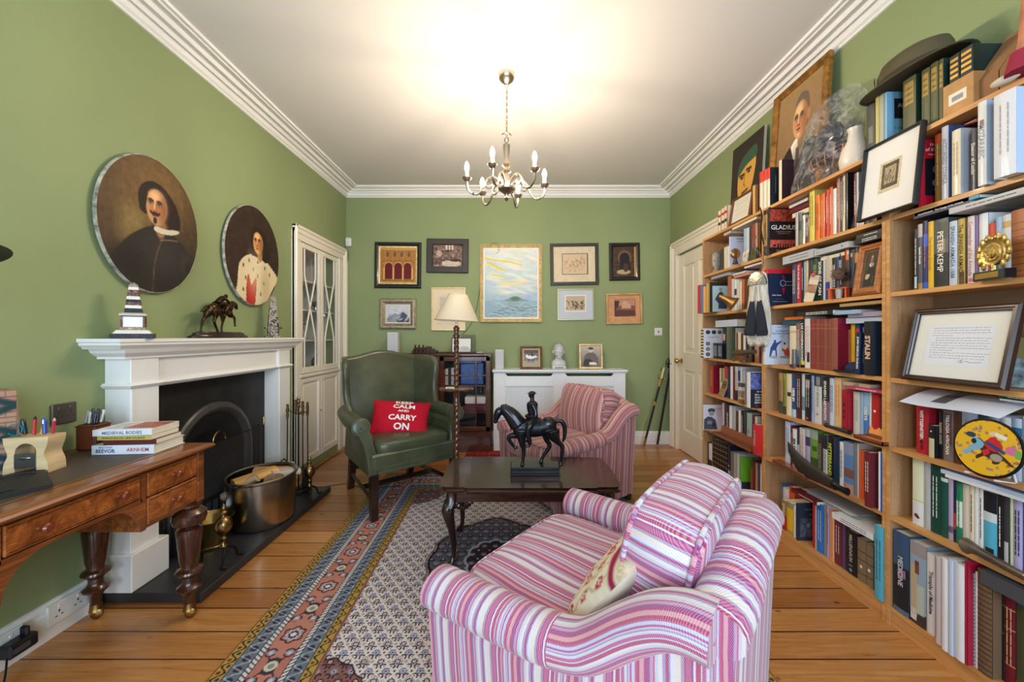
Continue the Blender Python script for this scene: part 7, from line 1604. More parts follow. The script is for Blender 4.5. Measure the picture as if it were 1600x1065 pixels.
# near bookcase
row('near',5,[
(1435,1439,220,'r','',dc(X=1.60,D=.15,col=(196,24,50),lab='red book with title History of the Ancient',cov=[('r',.0,.0,1,1,(196,24,50),1),('r',.10,.17,.9,.72,(24,30,36),2),('t','History',.40,.92,.55,WH,.06),('t','of the Ancient',.5,.855,.8,WH,.055),('t','Tenth Edition',.32,.78,.35,WH,.022),('e',.5,.56,.2,.09,(150,180,200)),('e',.5,.56,.14,.06,(24,30,36),1),('e',.45,.36,.16,.07,(150,180,200)),('e',.5,.36,.10,.04,(24,30,36),1),('e',.55,.26,.22,.05,(130,160,180))])),
(1461,1471,212,'tan','~',dc(col=(176,132,66),bands=[(.86,1,(226,100,44))],tc=(240,220,170))),(1471.5,1482,200,'lg','ACCURSED TOWER',dc(X=1.60,D=.16,col=(186,190,204),tc=(120,122,130),lab='grey Tower book with blue cover',cov=[('r',0,0,1,1,(60,90,150),1),('t','ROGER',.5,.9,.7,(220,226,236),.06)])),
(1487.5,1501,206,'cr','~',dc(X=1.59,D=.17,col=(226,214,186),lab='thick cream book with purple picture cover',tc=(190,160,110),cov=[('r',0,0,1,1,(200,208,222),1),('r',.25,.08,.95,.64,(110,84,112),2,.5)])),(1517,1526.5,204,'ch','Eleanor of Castile',dc(X=1.60,lab='charcoal book with gothic lettering',col=(60,62,74))),
(1528,1541.5,162,'W','MOZARABIC',dc(X=1.575,D=.18,tc=(140,150,170),lab='tall white book with arch emblem',bands=[(.70,.78,(150,110,100),.3,.75)],cov=[('r',0,0,1,1,(176,200,230),1),('t','M',.6,.86,.2,(30,40,60),.05)])),(1553,1588,152,'W','~',dc(X=1.555,D=.2,col=(214,218,226),tc=(170,160,150),lab='very thick white book jutting forward',cov=[('r',0,0,1,1,(184,206,238),1),('e',.5,.12,.06,.02,(70,74,100)),('e',.5,.6,.06,.02,(70,74,100))])),
(1502,1530,182,'cri','~',LIE(190,X=1.66,D=.1,col=(130,34,44),lab='dark red book lying at the back'))])
row('near',4,[
(1428.5,1434,358.6,'k','~',dc(col=(28,38,52),bands=[(.03,.22,(180,210,220),.1,.8)])),(1434.5,1441.5,351,'lg','Spanish Armada',dc(col=(84,84,92),bands=[(.8,1,(196,180,180)),(0,.1,(170,130,70))],bold=.04)),(1442,1450,346,'n','~',dc(col=(44,48,96),bands=[(.62,.8,(30,90,200)),(0,.1,(40,90,190))],tc=(200,110,120))),(1450.5,1459,347,'y','The Secret Armada',dc(tc=(190,120,30))),
(1459.5,1482,345,'g','PETER KEMP',dc(col=(84,94,94),lab='thick grey book with bearded portrait',title=0,bands=[(.0,.5,(36,40,44)),(.5,.7,(150,126,106),.3,.8),(.7,.95,(70,70,68),.35,.95)])),(1483.5,1496,347,'pb','SPANISH ARMADA 1588',dc(tc=(60,90,110))),(1497,1508,343,'tan','The SPANISH ARMADA',dc(col=(196,164,70),tc=(40,30,30),bands=[(0,.2,(90,66,40),.2,.9)])),(1508.5,1511.5,345,'k',''),(1512,1523,339,'pk','Commander of the Armada',dc(col=(226,208,208),tc=(170,120,120),dots=[(.5,.06,.007,(214,110,140))])),(1523.5,1529,338,'pu','',dc(col=(126,104,160))),
(1530,1544,335,'W',''),(1544.5,1556,350,'or_','',dc(col=(196,70,44))),(1556.5,1566,340,'lbl',''),(1566.5,1580,337,'w','',dc(bands=[(.8,.9,(200,160,100))])),(1581,1612,330,'lb','',dc(col=(168,96,50),lab='brown wood grained folio',bands=[(.1*i,.1*i+.012,(120,64,34))for i in range(1,9)])),
(1428,1514,325,'n','David Howarth   The Voyage of the Armada',LIE(334,X=1.59,D=.17,tc=WH,lab='dark and lilac Armada book lying on the row',bands=[(0,1,(176,174,206),.36,.93)])),(1429,1530,333.5,'te','',LIE(338.5,X=1.59,D=.16,col=(20,130,160),lab='teal book lying beneath the Armada book')),(1483,1612,326,'lg','~',LIE(335,X=1.575,D=.18,lab='wide grey atlas lying across the row')),(1538,1612,311,'ol','',LIE(322.5,X=1.59,D=.16,col=(100,92,74),lab='wide olive portfolio lying on the grey atlas'))])
row('near',2,[
(1432,1451,632,'r','WITTGENSTEIN|MELVIN',dc(col=(176,34,50),tc=WH,tc2=(60,16,20),bold=.04,lab='thick red WITTGENSTEIN book',cov=[('r',0,0,1,1,(176,34,50),1)])),(1451.5,1460,663.5,'k','',dc(X=1.605,bands=[(0,.6,(206,196,160))],lab='small black and cream book',dots=[(.5,.82,.003,WH)])),(1461,1473.5,640,'k','PANZER LEADER',dc(tc=(190,176,150),bold=.04)),(1474,1490,640,'g','TRILOGIA AFRICANA',dc(col=(124,112,112),lab='thick grey-mauve book with lozenge title',bands=[(.32,.95,(100,66,66),.15,.85)],bold=.03,tc=WH)),(1490.5,1502,641,'br',''),
(1503,1528,642,'pb','~',dc(tc=(120,150,190))),(1529,1543,646,'te',''),(1544,1562,648,'lbl',''),(1563,1580,650,'W','~'),(1581,1597,652,'pb','',dc(bands=[(.7,.85,(40,110,150))])),(1598,1612,650,'w'),
(1561,1612,611,'gr','~',LIE(617,X=1.63,D=.13,col=(30,110,96),lab='green manual lying at the right')),(1562,1612,620,'W','',LIE(625,X=1.63,D=.13,lab='white folder lying at the right'))])
row('near',1,[
(1426,1443.5,713.6,'cr','',dc(col=(222,226,196),bands=[(0,.34,(222,224,226)),(.36,.375,(190,196,130))],dots=[(.4,.14,.008,(120,60,50)),(.55,.12,.006,(90,50,44))],lab='tall cream book with small crest')),(1444,1454,717,'lg',''),(1454.5,1470,724,'gr','~',dc(col=(18,66,56),bold=.03)),(1470.5,1481.5,726,'gr','',dc(col=(24,78,66),bands=[(.78,.83,(214,226,222))],lab='dark green ledger with white tag')),(1482,1489.5,742,'li','',dc(bands=[(.12,.22,(96,90,110))])),(1490,1494,745,'n','',dc(bands=[(.2,.45,(170,60,50))])),(1494.5,1504,752,'gr','~',dc(col=(30,130,96),bands=[(.28,.7,(206,226,214))],tc=(40,110,80))),(1504.5,1514.5,755,'be','',dc(col=(206,196,180))),(1515,1522,757,'cr','~'),(1522.5,1529,759,'W',''),(1529.5,1536.5,762,'W','~'),
(1537,1558,766,'cy','',dc(bands=[(.70,1,(22,26,34)),(.56,.70,(206,214,216)),(.06,.16,(40,36,34),.15,.8)],lab='thick cyan book with black top')),(1558.5,1568,772,'k','~'),(1568.5,1578,775,'ch','',dc(bands=[(.02,.35,(190,190,196),.1,.8)],lab='dark book with white coated man')),(1578.5,1583,777,'ly','',dc(col=(206,222,180))),(1583.5,1598,779,'li','~',dc(col=(176,170,216))),(1598.5,1614,784,'b',''),
(1470,1614,732,'pb','',LIE(738,X=1.60,D=.16,lab='pale blue folder lying on the row',name='folder',cat='folder')),(1477,1614,739.5,'W','',LIE(744.5,X=1.595,D=.165,lab='white folder lying under the pale blue one',name='folder',cat='folder')),(1480,1614,727.5,'b','',LIE(731.5,X=1.62,D=.14,col=(50,80,180),lab='strong blue folder topmost of the lying pile',name='folder',cat='folder'))])
row('near',0,[
(1396,1420.5,826,'n','MEDICINE',dc(X=1.597,col=(56,84,118),tc=(206,210,216),bands=[(0,.58,(30,34,44)),(.45,.55,(150,120,140),.3,.8),(0,.06,(150,180,210))],lab='thick blue and black MEDICINE book',bold=.02)),(1421.5,1447.5,842,'g','',dc(X=1.60,col=(150,176,196),bands=[(.84,1,(160,150,150)),(.1,.72,(196,180,150),.05,.5),(.0,.16,(66,56,50)),(.04,.18,(230,230,230),.05,.45),(.62,.78,(120,60,44),.35,.6),(.14,.5,(186,200,190),.45,.9)],lab='thick illustrated book with robed figure')),(1448.5,1461.5,862,'W','Triumphs of Medicine',dc(X=1.60,tc=K9,bold=.03,up=0)),
(1462.5,1471,868,'pk','',dc(X=1.575,col=(214,206,214))),(1471.5,1481,870,'W','',dc(X=1.565,D=.18,lab='first plastic sleeve full of papers',name='paper_folder',cat='folder')),(1481.5,1490,872,'pb','',dc(X=1.565,D=.18,lab='second plastic sleeve full of papers',name='paper_folder',cat='folder')),(1491,1507,878,'W','',dc(X=1.57,D=.175,lab='thick white book in a crimson slipcase')),(1507.5,1511,876,'cri','',dc(X=1.57,D=.175)),(1512,1519,895,'lg','',dc(X=1.59,lab='grey spiral notebook',name='notebook',cat='notebook',bands=[(.02+.04*i,.035+.04*i,(40,40,44),.5,.9)for i in range(24)])),(1519.5,1524,892,'W','',dc(X=1.59)),
(1525,1550,886,'br','',dc(X=1.59,col=(110,86,62),ro=.7,lab='thick brown woven textured album',bands=[(.05*i,.05*i+.02,(86,66,48))for i in range(20)])),(1551.5,1567,915,'k','',dc(bands=[(.8,.81,(110,110,110)),(.5,.51,(110,110,110))])),(1568,1587,925,'ma','~',dc(col=(108,18,40),tc=(214,180,120),bands=[(.84,.85,(190,150,100)),(.62,.63,(190,150,100)),(.22,.23,(190,150,100))])),(1588,1612,935,'ol','',dc(col=(64,70,48),bands=[(.0,.1,(170,140,70))])),
(1532,1614,888,'ch','',LIE(910,X=1.575,D=.18,col=(74,76,82),name='grey_box',cat='box',lab='flat charcoal box lying on the albums')),(1587,1614,927,'b','',LIE(940,X=1.60,D=.1,col=(20,100,200),lab='bright blue book under the charcoal box'))])
# far bookcase
row('far',5,[
(1126,1131,390,'ch','',dc()),(1131.3,1136,387,'cr',''),(1136.4,1139,385,'W',''),(1139.3,1140.6,370,'W','',dc(X=1.60,D=.16,lab='pale book titled HISPANIA with a shield',col=(216,220,238),cov=[('r',0,0,1,1,(206,210,236),1),('t','Hispania',.45,.92,.6,(30,30,50),.06),('t','Cantabros',.5,.84,.66,(60,50,70),.04),('e',.80,.58,.12,.09,(50,38,34)),('p',[(.7,.05),(.88,.05),(.85,.5),(.75,.5)],(70,56,48))])),
(1162,1165.5,358,'lbl',''),(1165.8,1170.5,357,'w','',dc(col=(200,206,216))),(1171,1174,354,'ch',''),(1174.3,1177,352,'r','',dc(col=(150,60,50))),(1177.3,1180,350,'lb',''),(1180.3,1183.5,349,'sal','',dc(col=(200,150,120))),(1184,1188,352,'br',''),
(1131,1142,363,'w','',LIE(367,X=1.62,D=.12,lab='thin pale board lying on the left')),(1144,1182,345,'cr','',LIE(348.5,X=1.60,D=.14,lab='long cream board lying under the top'))])
row('far',4,[
(1090,1094,446,'r','',dc(X=1.52,col=(200,34,40),D=.13,lab='red book jutting past the bookcase edge')),(1094.3,1098.3,446,'b','',dc(X=1.52,D=.13,col=(90,120,170))),(1098.6,1102.5,448,'sal','',dc(X=1.52,D=.13,col=(232,170,110))),(1102.8,1106.5,443,'ly','',dc(X=1.525,col=(206,170,80),D=.13)),
(1107,1109.5,441,'ch','',dc(X=1.535,D=.15,lab='dark book with uniformed man on pale cover',cov=[('r',.0,.0,1,1,(40,36,40),1),('r',.12,.02,.96,.88,(176,206,214),2),('p',[(.22,.4),(.4,.6),(.5,.68),(.62,.68),(.78,.5),(.88,.2),(.86,.12),(.42,.12),(.44,.3),(.34,.36),(.3,.42)],(60,66,96),4),('e',.55,.76,.09,.07,(150,150,150),5)])),
(1137,1142.5,432,'lb','',dc(col=(176,100,60))),(1143,1147,436,'w',''),(1147.4,1151,437,'W','',dc(bands=[(.5,.7,(70,50,90))])),(1151.3,1155,438,'w',''),(1155.3,1159,440,'cr',''),(1159.5,1163.5,437,'or_','',dc(col=(200,96,50))),(1164,1170,436,'br',''),(1170.5,1176,436,'tan',''),(1176.5,1182,434,'ch',''),(1182.5,1189,436,'ma',''),
(1145,1165,428,'pb','',LIE(431,X=1.62,D=.12,lab='thin pale blue book lying flat')),(1147,1170,431.5,'sal','',LIE(434.5,X=1.62,D=.12,lab='salmon book lying flat')),(1163,1190,416.5,'W','',LIE(419.5,X=1.61,D=.13,lab='white magazine lying high with red tip',bands=[(0,1,(200,80,60),0,.2)])),(1111,1136,432,'lg','',LIE(437,X=1.62,D=.12,lab='grey folded papers lying on the left',name='papers',cat='papers'))])
row('far',3,[
(1095,1099.5,513,'cr','',dc(X=1.545,D=.155,lab='white book with seven round coins',bands=[(.1*i,.1*i+.05,(70,60,44))for i in range(10)],cov=[('r',.0,.0,1,1,(222,224,234),1),('t','UN IMPERIO',.5,.70,.8,(150,170,190),.05),('e',.22,.87,.12,.07,(60,64,80)),('e',.53,.87,.12,.07,(56,60,74)),('e',.83,.87,.11,.065,(84,100,90)),('e',.22,.48,.12,.07,(120,116,130)),('e',.22,.30,.12,.07,(130,130,144)),('e',.22,.12,.12,.07,(100,100,112))])),
(1129,1134.8,512,'n','',dc(bands=[(0,.5,(60,100,190),.2,.7),(.6,.8,(220,160,140),.2,.8)])),(1135.2,1140,510,'ol','',dc(X=1.60)),(1140.3,1144.5,510,'ol','',dc(X=1.60,col=(74,86,72),lab='second olive green book')),(1145,1148,512,'w',''),(1148.3,1152.5,520,'lb',''),(1153,1157.5,519,'cr',''),(1158,1161,521,'br',''),(1161.3,1165,523,'W',''),(1165.3,1170,527,'ch',''),(1170.3,1174,529,'tau',''),(1174.3,1179,530,'k',''),(1179.3,1186,531,'sal',''),(1186.5,1190.5,532,'te','',dc(X=1.60,col=(40,56,70))),
(1118,1152,501,'pb','',LIE(511,X=1.60,D=.14,lab='pale book lying flat over the coins'))])
row('far',2,[
(1110,1114.5,570.5,'r','~',dc(X=1.62,D=.145,tc=(220,180,100),lab='red book with crimson board and gold mark',cov=[('r',0,0,1,1,(128,12,50),1)])),(1124.5,1130,575,'cr','',dc(bands=[(.5,1,(120,130,70),.5,1)])),(1130.3,1137,572,'r','',dc(X=1.63,bands=[(0,.5,(40,60,150))])),(1137.3,1140.8,574,'n',''),(1141.2,1145,572,'W',''),(1145.3,1148,573,'ma',''),(1148.4,1152.8,572,'w','~',dc(tc=(190,50,50),bands=[(0,.3,(50,30,44))])),(1153.2,1156.5,573,'lbl','',dc(bands=[(.6,.9,(40,60,110))])),(1157,1159.5,573,'W',''),(1160,1165,576,'pb','',dc(col=(184,188,200))),
(1166.5,1172.5,581,'W','',dc(X=1.54,D=.155,lab='dark blue book about an embassy in London',cov=[('r',0,0,1,1,(24,26,46),1),('r',.0,.52,1,.97,(84,96,150),2,.35)]+[('t',s_,.07+w_/2,z_,w_,WH,.052)for s_,z_,w_ in(('MI EMBAJADA',.455,.90),('EN LONDRES',.375,.86),('DURANTE LA',.30,.86),('GUERRA CIVIL',.225,.90),('ESPANOLA',.15,.72))]+[('t','PABLO DE AZCARATE',.5,.06,.8,(170,70,80),.03)]))])
row('far',1,[
(1098.5,1100,632,'W','',dc(X=1.545,D=.15,lab='white D-DAY book with grey soldier',cov=[('r',0,0,1,1,(214,212,226),1),('t','D-DAY',.74,.85,.42,(190,60,70),.08),('t','THROUGH',.76,.75,.36,(190,110,120),.035),('t','GERMAN',.76,.66,.36,(190,110,120),.035),('t','EYES',.8,.57,.24,(190,110,120),.035),('e',.40,.78,.20,.09,(60,66,80)),('e',.40,.66,.14,.10,(150,154,164),1),('p',[(.0,.02),(.0,.42),(.2,.54),(.42,.52),(.62,.40),(.72,.02)],(70,76,94),0),('e',.3,.3,.14,.08,(130,136,150),2),('e',.52,.2,.08,.1,(40,44,58),2)])),
(1128.5,1131.5,629,'pk',''),(1131.8,1135,629,'ch',''),(1135.3,1139,631,'k','FRANCO'),(1139.4,1144,633,'W',''),(1144.4,1149.5,634,'lg',''),(1150,1153.5,642,'br',''),(1153.8,1157.5,640,'W',''),(1158,1162,641,'k','~',dc(bold=.04)),(1162.3,1166.5,642,'ch',''),(1167,1175,644,'pb','',dc(col=(160,184,176),bands=[(.4,.5,(200,90,80),.2,.5)])),(1175.5,1179,648,'ma',''),(1179.5,1184,650,'w',''),
(1177,1182.5,662,'r','~',dc(X=1.55,D=.15,col=(206,40,44),lab='bright red book with big white lettering',cov=[('r',0,0,1,1,(206,40,44),1),('t','FI',.5,.80,.8,WH,.17),('t','&T',.5,.55,.8,WH,.16)]))])
row('far',0,[
(1102,1107,690,'k',''),(1107.4,1112.5,692,'W','',dc(bands=[(.3,.5,(40,40,44))]))]+
[(1113+4*i,1116.6+4*i,684+1.6*i,'k','',dc(col=(34,26,24),bands=[(.06+.12*j,.075+.12*j,(176,140,80))for j in range(8)],lab='black gilt volume, %s of six'%w_))for i,w_ in enumerate(('first','second','third','fourth','fifth','sixth'))]+
[(1137.4,1141.2,693,'n','3',dc(bands=[(0,.3,(150,140,150)),(.3,.42,(120,170,200))])),(1141.6,1146,704,'tau',''),(1146.4,1150.5,706,'lg',''),(1151,1155.5,707,'w','',dc(col=(206,212,216))),(1156,1158.3,714,'lime','',dc(X=1.60,D=.15,lab='lime green file with dark lower half',cov=[('r',0,0,1,.42,(40,50,60),1),('r',0,.42,1,1,(110,170,40),1)])),
(1172.5,1176,730,'lb','',dc(X=1.63)),(1176.3,1180,716,'ma','',dc(X=1.63)),(1180.3,1184,722,'tan','',dc(X=1.63)),(1184.3,1187.5,722,'n','',dc(X=1.63,col=(60,56,110))),(1187.8,1190.5,724,'W','',dc(X=1.63))])
# books standing on top of the bookcases
row('far',6,[
(1122,1126,331,'r','',dc(X=1.60,col=(226,210,180),bands=[(.68,.80,(186,44,36)),(.3,.44,(50,50,60)),(0,1,(186,44,36),0,.12)],lab='first red banded cream volume',D=.12)),(1127,1131.5,327,'r','',dc(X=1.60,col=(226,210,180),bands=[(.68,.80,(186,44,36)),(.3,.44,(50,50,60))],lab='second red banded cream volume',D=.12)),(1132,1136.5,323,'r','',dc(X=1.60,col=(226,210,180),bands=[(.68,.80,(186,44,36)),(.3,.44,(50,50,60)),(0,1,(186,44,36),.85,1)],lab='third red banded cream volume',D=.12)),
(1176,1180,291,'tan','',dc(col=(206,164,90),X=1.62)),(1180.4,1184,290,'lb','',dc(X=1.62,col=(120,70,40))),
(1187,1192,270,'W','',dc(X=1.61,bands=[(.72,1,(220,60,40))],col=(230,220,196),lab='first cream volume with orange top')),(1192.5,1198,267,'W','',dc(X=1.61,bands=[(.72,1,(220,60,40))],col=(230,220,196),lab='second cream volume with orange top')),(1198.5,1203,264,'W','',dc(X=1.61,bands=[(.72,1,(220,60,40))],col=(230,220,196),D=.13,lab='third cream volume with black board',cov=[('r',0,0,1,1,(26,32,44),1),('r',.25,.35,.3,.8,(90,96,110),2)]))])
row('middle',6,[
(1217,1221.5,252,'cr','',dc(X=1.64,D=.1,cov=[('r',0,0,1,1,(56,34,40),1)],lab='slim cream book with dark board beside the portrait'))])
row('near',6,[
(1354,1367,168,'ch','',dc(X=1.64,D=.11,col=(70,74,72),bands=[(.3,.6,(120,126,120),.3,.8)],lab='mottled charcoal box under the hat')),(1368,1373.5,152,'ly','',dc(X=1.62,D=.14,col=(206,196,120))),(1374,1381.5,150,'w','',dc(X=1.62,D=.14,col=(190,190,170))),(1382,1386,146,'lbl','',dc(X=1.60,D=.15,col=(130,180,210),lab='light blue boxed book with black square',cov=[('r',0,0,1,1,(126,178,208),1),('r',.2,.52,.8,.88,(24,30,36),2),('t','EN',.5,.42,.12,(50,80,100),.04),('t','A LA VENGANZA',.5,.35,.6,(50,80,100),.04),('t','TIZIANO',.5,.28,.4,(50,80,100),.04),('t','ARTE',.5,.76,.4,(200,206,210),.08)]))]+
[(a,b,t_,'ol','',dc(X=1.61,D=.15,col=(86,88,56),bands=[(.55,.92,(168,136,62),.15,.85),(.60,.64,(86,88,56),.2,.8),(.70,.74,(86,88,56),.2,.8),(.80,.84,(86,88,56),.2,.8)],cov=[('r',0,0,1,1,(26,56,50),1)],lab='gilt olive volume, %s of four on the top'%w_))for a,b,t_,w_ in((1411,1431,128,'leftmost'),(1440,1453,112,'second'),(1454,1466,102,'third'),(1467,1474,95,'rightmost'))])
# framed pieces standing on the right wall's bookcases
def leaner(name,label,cat,pl,pr_,X,z,h,lean,fw,fmat,cv,mount=0,mcol=(232,230,226),fd=.018,thin=False):
 yl,yr=F*X/(pl-CX),F*X/(pr_-CX);w=yl-yr
 t=thing(name,label,cat,(X,(yl+yr)/2,z+.0008));t.rotation_euler=(-radians(lean),0,-pi/2)
 g=G()
 if thin:g.box(-w/2,w/2,0,fd,0,h,fmat);obj('board',g,t);picture('painting',cv,w,h,t,y=-.0005,z0=0);return t
 rect_frame(g,w-2*fw,h-2*fw,P1(fw,fd),fmat,cz=h/2);g.box(-w/2+.001,w/2-.001,.0,.006,.001,h-.001,fmat);obj('frame',g,t,ang=25)
 if mount:g=G();g.box(-w/2+fw,w/2-fw,-.003,-.0005,fw,h-fw,mat(mcol,.5));obj('mount',g,t)
 ml,mb=mount if isinstance(mount,tuple)else(mount,mount)
 picture('artwork',cv,w-2*fw-2*ml,h-2*fw-2*mb,t,y=-.0036,z0=fw+mb);return t
cv=Cv(60,70,(206,192,158));cv.p([(.12,.12),(.88,.12),(.88,.92),(.12,.92)],(84,72,56));cv.p([(.24,.24),(.76,.24),(.76,.80),(.24,.80)],(168,150,118));cv.noise(16,(40,46))
for i in range(40):cv.e(rn.uniform(.27,.73),rn.uniform(.27,.7),.02,.04,rn.choice([(90,78,62),(190,176,140),(60,52,42)]),.6,0,.7)
leaner('framed_bookplate','thin black framed small print in wide white mount, straddling two bookcases','picture',1343,1434,1.552,SZ[5],.325,6,.010,mat((34,32,32),.4),cv,mount=(.068,.088))
cv=Cv(150,110,(220,222,230));rr=random.Random(9)
for i in range(13):
 z=.93-i*.062;x=.08 if i not in(4,5)else.14
 while x<(.92 if i not in(3,9)else.4):
  L_=rr.uniform(.02,.07);P=[(x+L_*q/6,z+rr.uniform(-.009,.009))for q in range(7)];cv.line(P,.0032,(92,92,110),.85);x+=L_+.015
cv.line(smooth_pts([(.55,.10),(.62,.15),(.60,.08),(.68,.13),(.75,.10),(.90,.12)],4),.004,(80,80,100))
leaner('framed_letter','brown framed handwritten letter leaning on the near bookcase\'s middle shelf','framed letter',1411,1575,1.578,SZ[3],.285,12,.022,mat((52,30,26),.3,coat=.4),cv,mount=(.040,.045),mcol=(222,220,212))
cv=Cv(70,90,(66,62,50)).noise(4,(10,12));cv.p([(.12,0),(.15,.3),(.38,.6),(.68,.6),(.95,.3),(1,0)],(44,42,36),sm=4);cv.e(.53,.62,.17,.07,(214,210,196),.3);face(cv,.53,.765,.10,.125,(196,160,126),(56,44,36),-1,1)
cv.p([(.18,.22),(.40,.22),(.52,.33),(.34,.36),(.2,.34)],(200,176,140),sm=3);cv.line([(.75,.1),(.75,.28)],.012,(150,140,110))
leaner('framed_portrait','oak framed small dark portrait of a bearded man with white ruff','portrait',1334,1377.5,1.597,SZ[4],.236,9,.032,wood('golden_oak',(150,84,36),(196,124,60),6,0,.35,.3),cv,mount=.006,mcol=(120,96,80))
cv=Cv(150,220,(150,118,80)).grad((120,92,62),(166,134,92));cv.noise(3,(20,30));cv.p([(-.02,-.02),(.0,.22),(.2,.42),(.45,.50),(.62,.48),(.9,.42),(1.02,.30),(1.02,-.02)],(36,28,28),sm=5);cv.p([(.34,.47),(.44,.52),(.62,.52),(.60,.40),(.5,.18),(.42,.34)],(232,226,214));cv.p([(.47,.43),(.54,.44),(.56,.2),(.5,.12),(.46,.24)],(96,80,72))
cv.p([(.38,.74),(.42,.86),(.54,.91),(.68,.86),(.72,.70),(.66,.58),(.5,.7)],(112,98,84),sm=5);cv.e(.70,.68,.035,.05,(196,140,98),.4);face(cv,.52,.675,.16,.165,(222,172,124),(96,80,66),-1);cv.e(.60,.30,.2,.12,(56,48,48),1.4,0,.7)
cv.noise(2,(90,120))
leaner('framed_portrait','large gilt framed portrait of a grey-haired man in dark suit, touching the cornice','portrait',1202,1287,1.70,SZ[6],.76,4,.040,mat((150,104,48),.4,.5,var=.25,vs=30,bump=.3,bs=60),cv,fd=.03)
cv=Cv(90,150,(50,38,28)).noise(2,(10,14));cv.p([(.0,0),(.05,.16),(.25,.28),(.55,.36),(.9,.40),(1,.34),(1,0)],(50,66,44),sm=4);cv.p([(.25,.66),(.24,.42),(.38,.26),(.55,.28),(.70,.44),(.78,.62),(.76,.74),(.5,.74)],(212,160,70),sm=5);cv.p([(.20,.64),(.26,.76),(.5,.84),(.78,.86),(.80,.74),(.5,.70),(.22,.62)],(56,88,66),sm=4);cv.line([(.46,.62),(.43,.50),(.47,.47)],.016,(170,116,44));cv.line([(.38,.40),(.56,.42)],.014,(90,50,30));cv.p([(.30,.16),(.66,.20),(.66,.0),(.30,.0)],(206,184,140))
for x,z in((.36,.58),(.58,.61)):cv.e(x,z,.05,.014,(40,30,24));cv.line([(x-.08,z+.035),(x+.07,z+.03)],.014,(50,36,26))
leaner('unframed_painting','unframed dark painting of a man in green cap, on the far bookcase','painting',1139,1187,1.715,SZ[6],.66,3,0,mat((206,202,192),.7),cv,fd=.018,thin=True)
cv=Cv(80,50,(216,212,196));
for i in range(7):cv.line([(.12+.03*(i%3),.86-i*.11),(.85-.08*(i%2),.86-i*.11)],.008,(150,146,136),.8)
leaner('framed_certificate','brown framed white certificate on top of the far bookcase','certificate',1141,1173,1.612,SZ[6],.20,9,.014,mat((110,62,36),.4),cv)
# objects on the top boards
def RP(px,X):return F*X/(px-CX)
bag=NT('crumpled_clear_plastic');tr_=bag.n('ShaderNodeBsdfTransparent');tr_.inputs[0].default_value=(.93,.93,.94,1);gl=bag.n('ShaderNodeBsdfGlossy');gl.inputs['Roughness'].default_value=.12;df=bag.n('ShaderNodeBsdfDiffuse');m1=bag.n('ShaderNodeMixShader');m2=bag.n('ShaderNodeMixShader')
bag.l(bag.ramp(bag.noise(bag.co(),16,4,.6,2),[(.45,(60,60,60)),(.72,(160,160,160))]),m1.inputs[0]);m2.inputs[0].default_value=.85;df.inputs[0].default_value=(.85,.85,.86,1);bag.l(gl.outputs[0],m2.inputs[1]);bag.l(df.outputs[0],m2.inputs[2]);bag.l(tr_.outputs[0],m1.inputs[1]);bag.l(m2.outputs[0],m1.inputs[2])
bag.l(m1.outputs[0],bag.out.inputs[0])
g=G();rr=random.Random(2);rings=[]
for k,(r_,z)in enumerate(((.10,.001),(.15,.012),(.165,.06),(.15,.14),(.14,.22),(.15,.30),(.14,.37),(.10,.43),(.05,.46),(.01,.47))):
 rings.append([((r_*1.25+.012*sin(5*a+k)+.008*sin(11*a+2*k))*cos(a)*1.0+.11*(z/.47)-.03,min(.055,(r_*.44+.008*sin(7*a+k))*sin(a)),z+.008*sin(9*a+k)*(0<k<9))for a in[2*pi*j/40 for j in range(40)]])
BX,BY=1.70,RP(1288,1.70)
t=thing('plastic_bag','crumpled clear plastic bag wrapped round a basket on the middle bookcase','plastic bag',(BX,BY,SZ[6]+.001),-pi/2)
g.loft(rings,bag.m,True,True);obj('bag',g,t,ang=70)
t=thing('wire_basket','copper wire basket of dark wrapped bundles inside the clear plastic bag','basket',(BX,BY-.03,SZ[6]+.085),-pi/2)
g=G();CW=mat((186,120,78),.3,.8)
for r_,z in((.05,0),(.085,.02),(.105,.05),(.115,.085)):g.tube([(r_*1.1*cos(a),r_*.42*sin(a),z)for a in[2*pi*j/28 for j in range(28)]],.0028,CW,5,True)
for j in range(14):a=2*pi*j/14;g.tube([(r_*1.1*cos(a),r_*.42*sin(a),z)for r_,z in((.05,0),(.085,.02),(.105,.05),(.115,.085))],.0024,CW,5)
obj('wirework',g,t)
WR=mat((30,36,56),.2,.3,bump=1.0,bs=18,coat=.4)
for x,z,r_,l_ in((.0,.26,(.09,.035,.075),'dark shiny wrapped bundle at the top of the clear bag'),(.02,.165,(.10,.036,.06),'dark shiny wrapped bundle sitting in the copper basket')):
 g=G();g.ball((0,0,0),r_,WR,12);o=obj('wrapped_bundle',g,label=l_,cat='bundle',loc=(BX,BY-x-.03,SZ[6]+z),rz=-pi/2)
g=G();g.lathe([(0,0),(.045,0),(.06,.02),(.066,.06),(.055,.11),(.034,.15),(.028,.19),(.034,.21),(.028,.21),(.022,.19),(0,.18)],mat((226,214,200),.3,coat=.3),28);obj('white_vase',g,label='white waisted vase between the plastic bag and the framed print',cat='vase',loc=(1.68,RP(1337,1.68),SZ[6]+.0008))
HT=mat((84,76,52),.9,var=.08,bump=.3,bs=300)
t=thing('felt_hat','olive brown wide-brimmed felt hat resting on the gilt books','hat',(1.655,1.585,2.272),-pi/2);t.rotation_euler=(0,radians(0),-pi/2)
g=G();rings=[]
for k,z in((1.0,.004),(1.02,.0),(1.0,-.002),(.86,.006),(.70,.014),(.68,.03),(.66,.07),(.60,.098),(.45,.112),(.2,.116),(.01,.116)):rings.append([(k*.20*cos(a),k*.125*sin(a),z+.012*cos(2*a)*(k>.8))for a in[2*pi*j/40 for j in range(40)]])
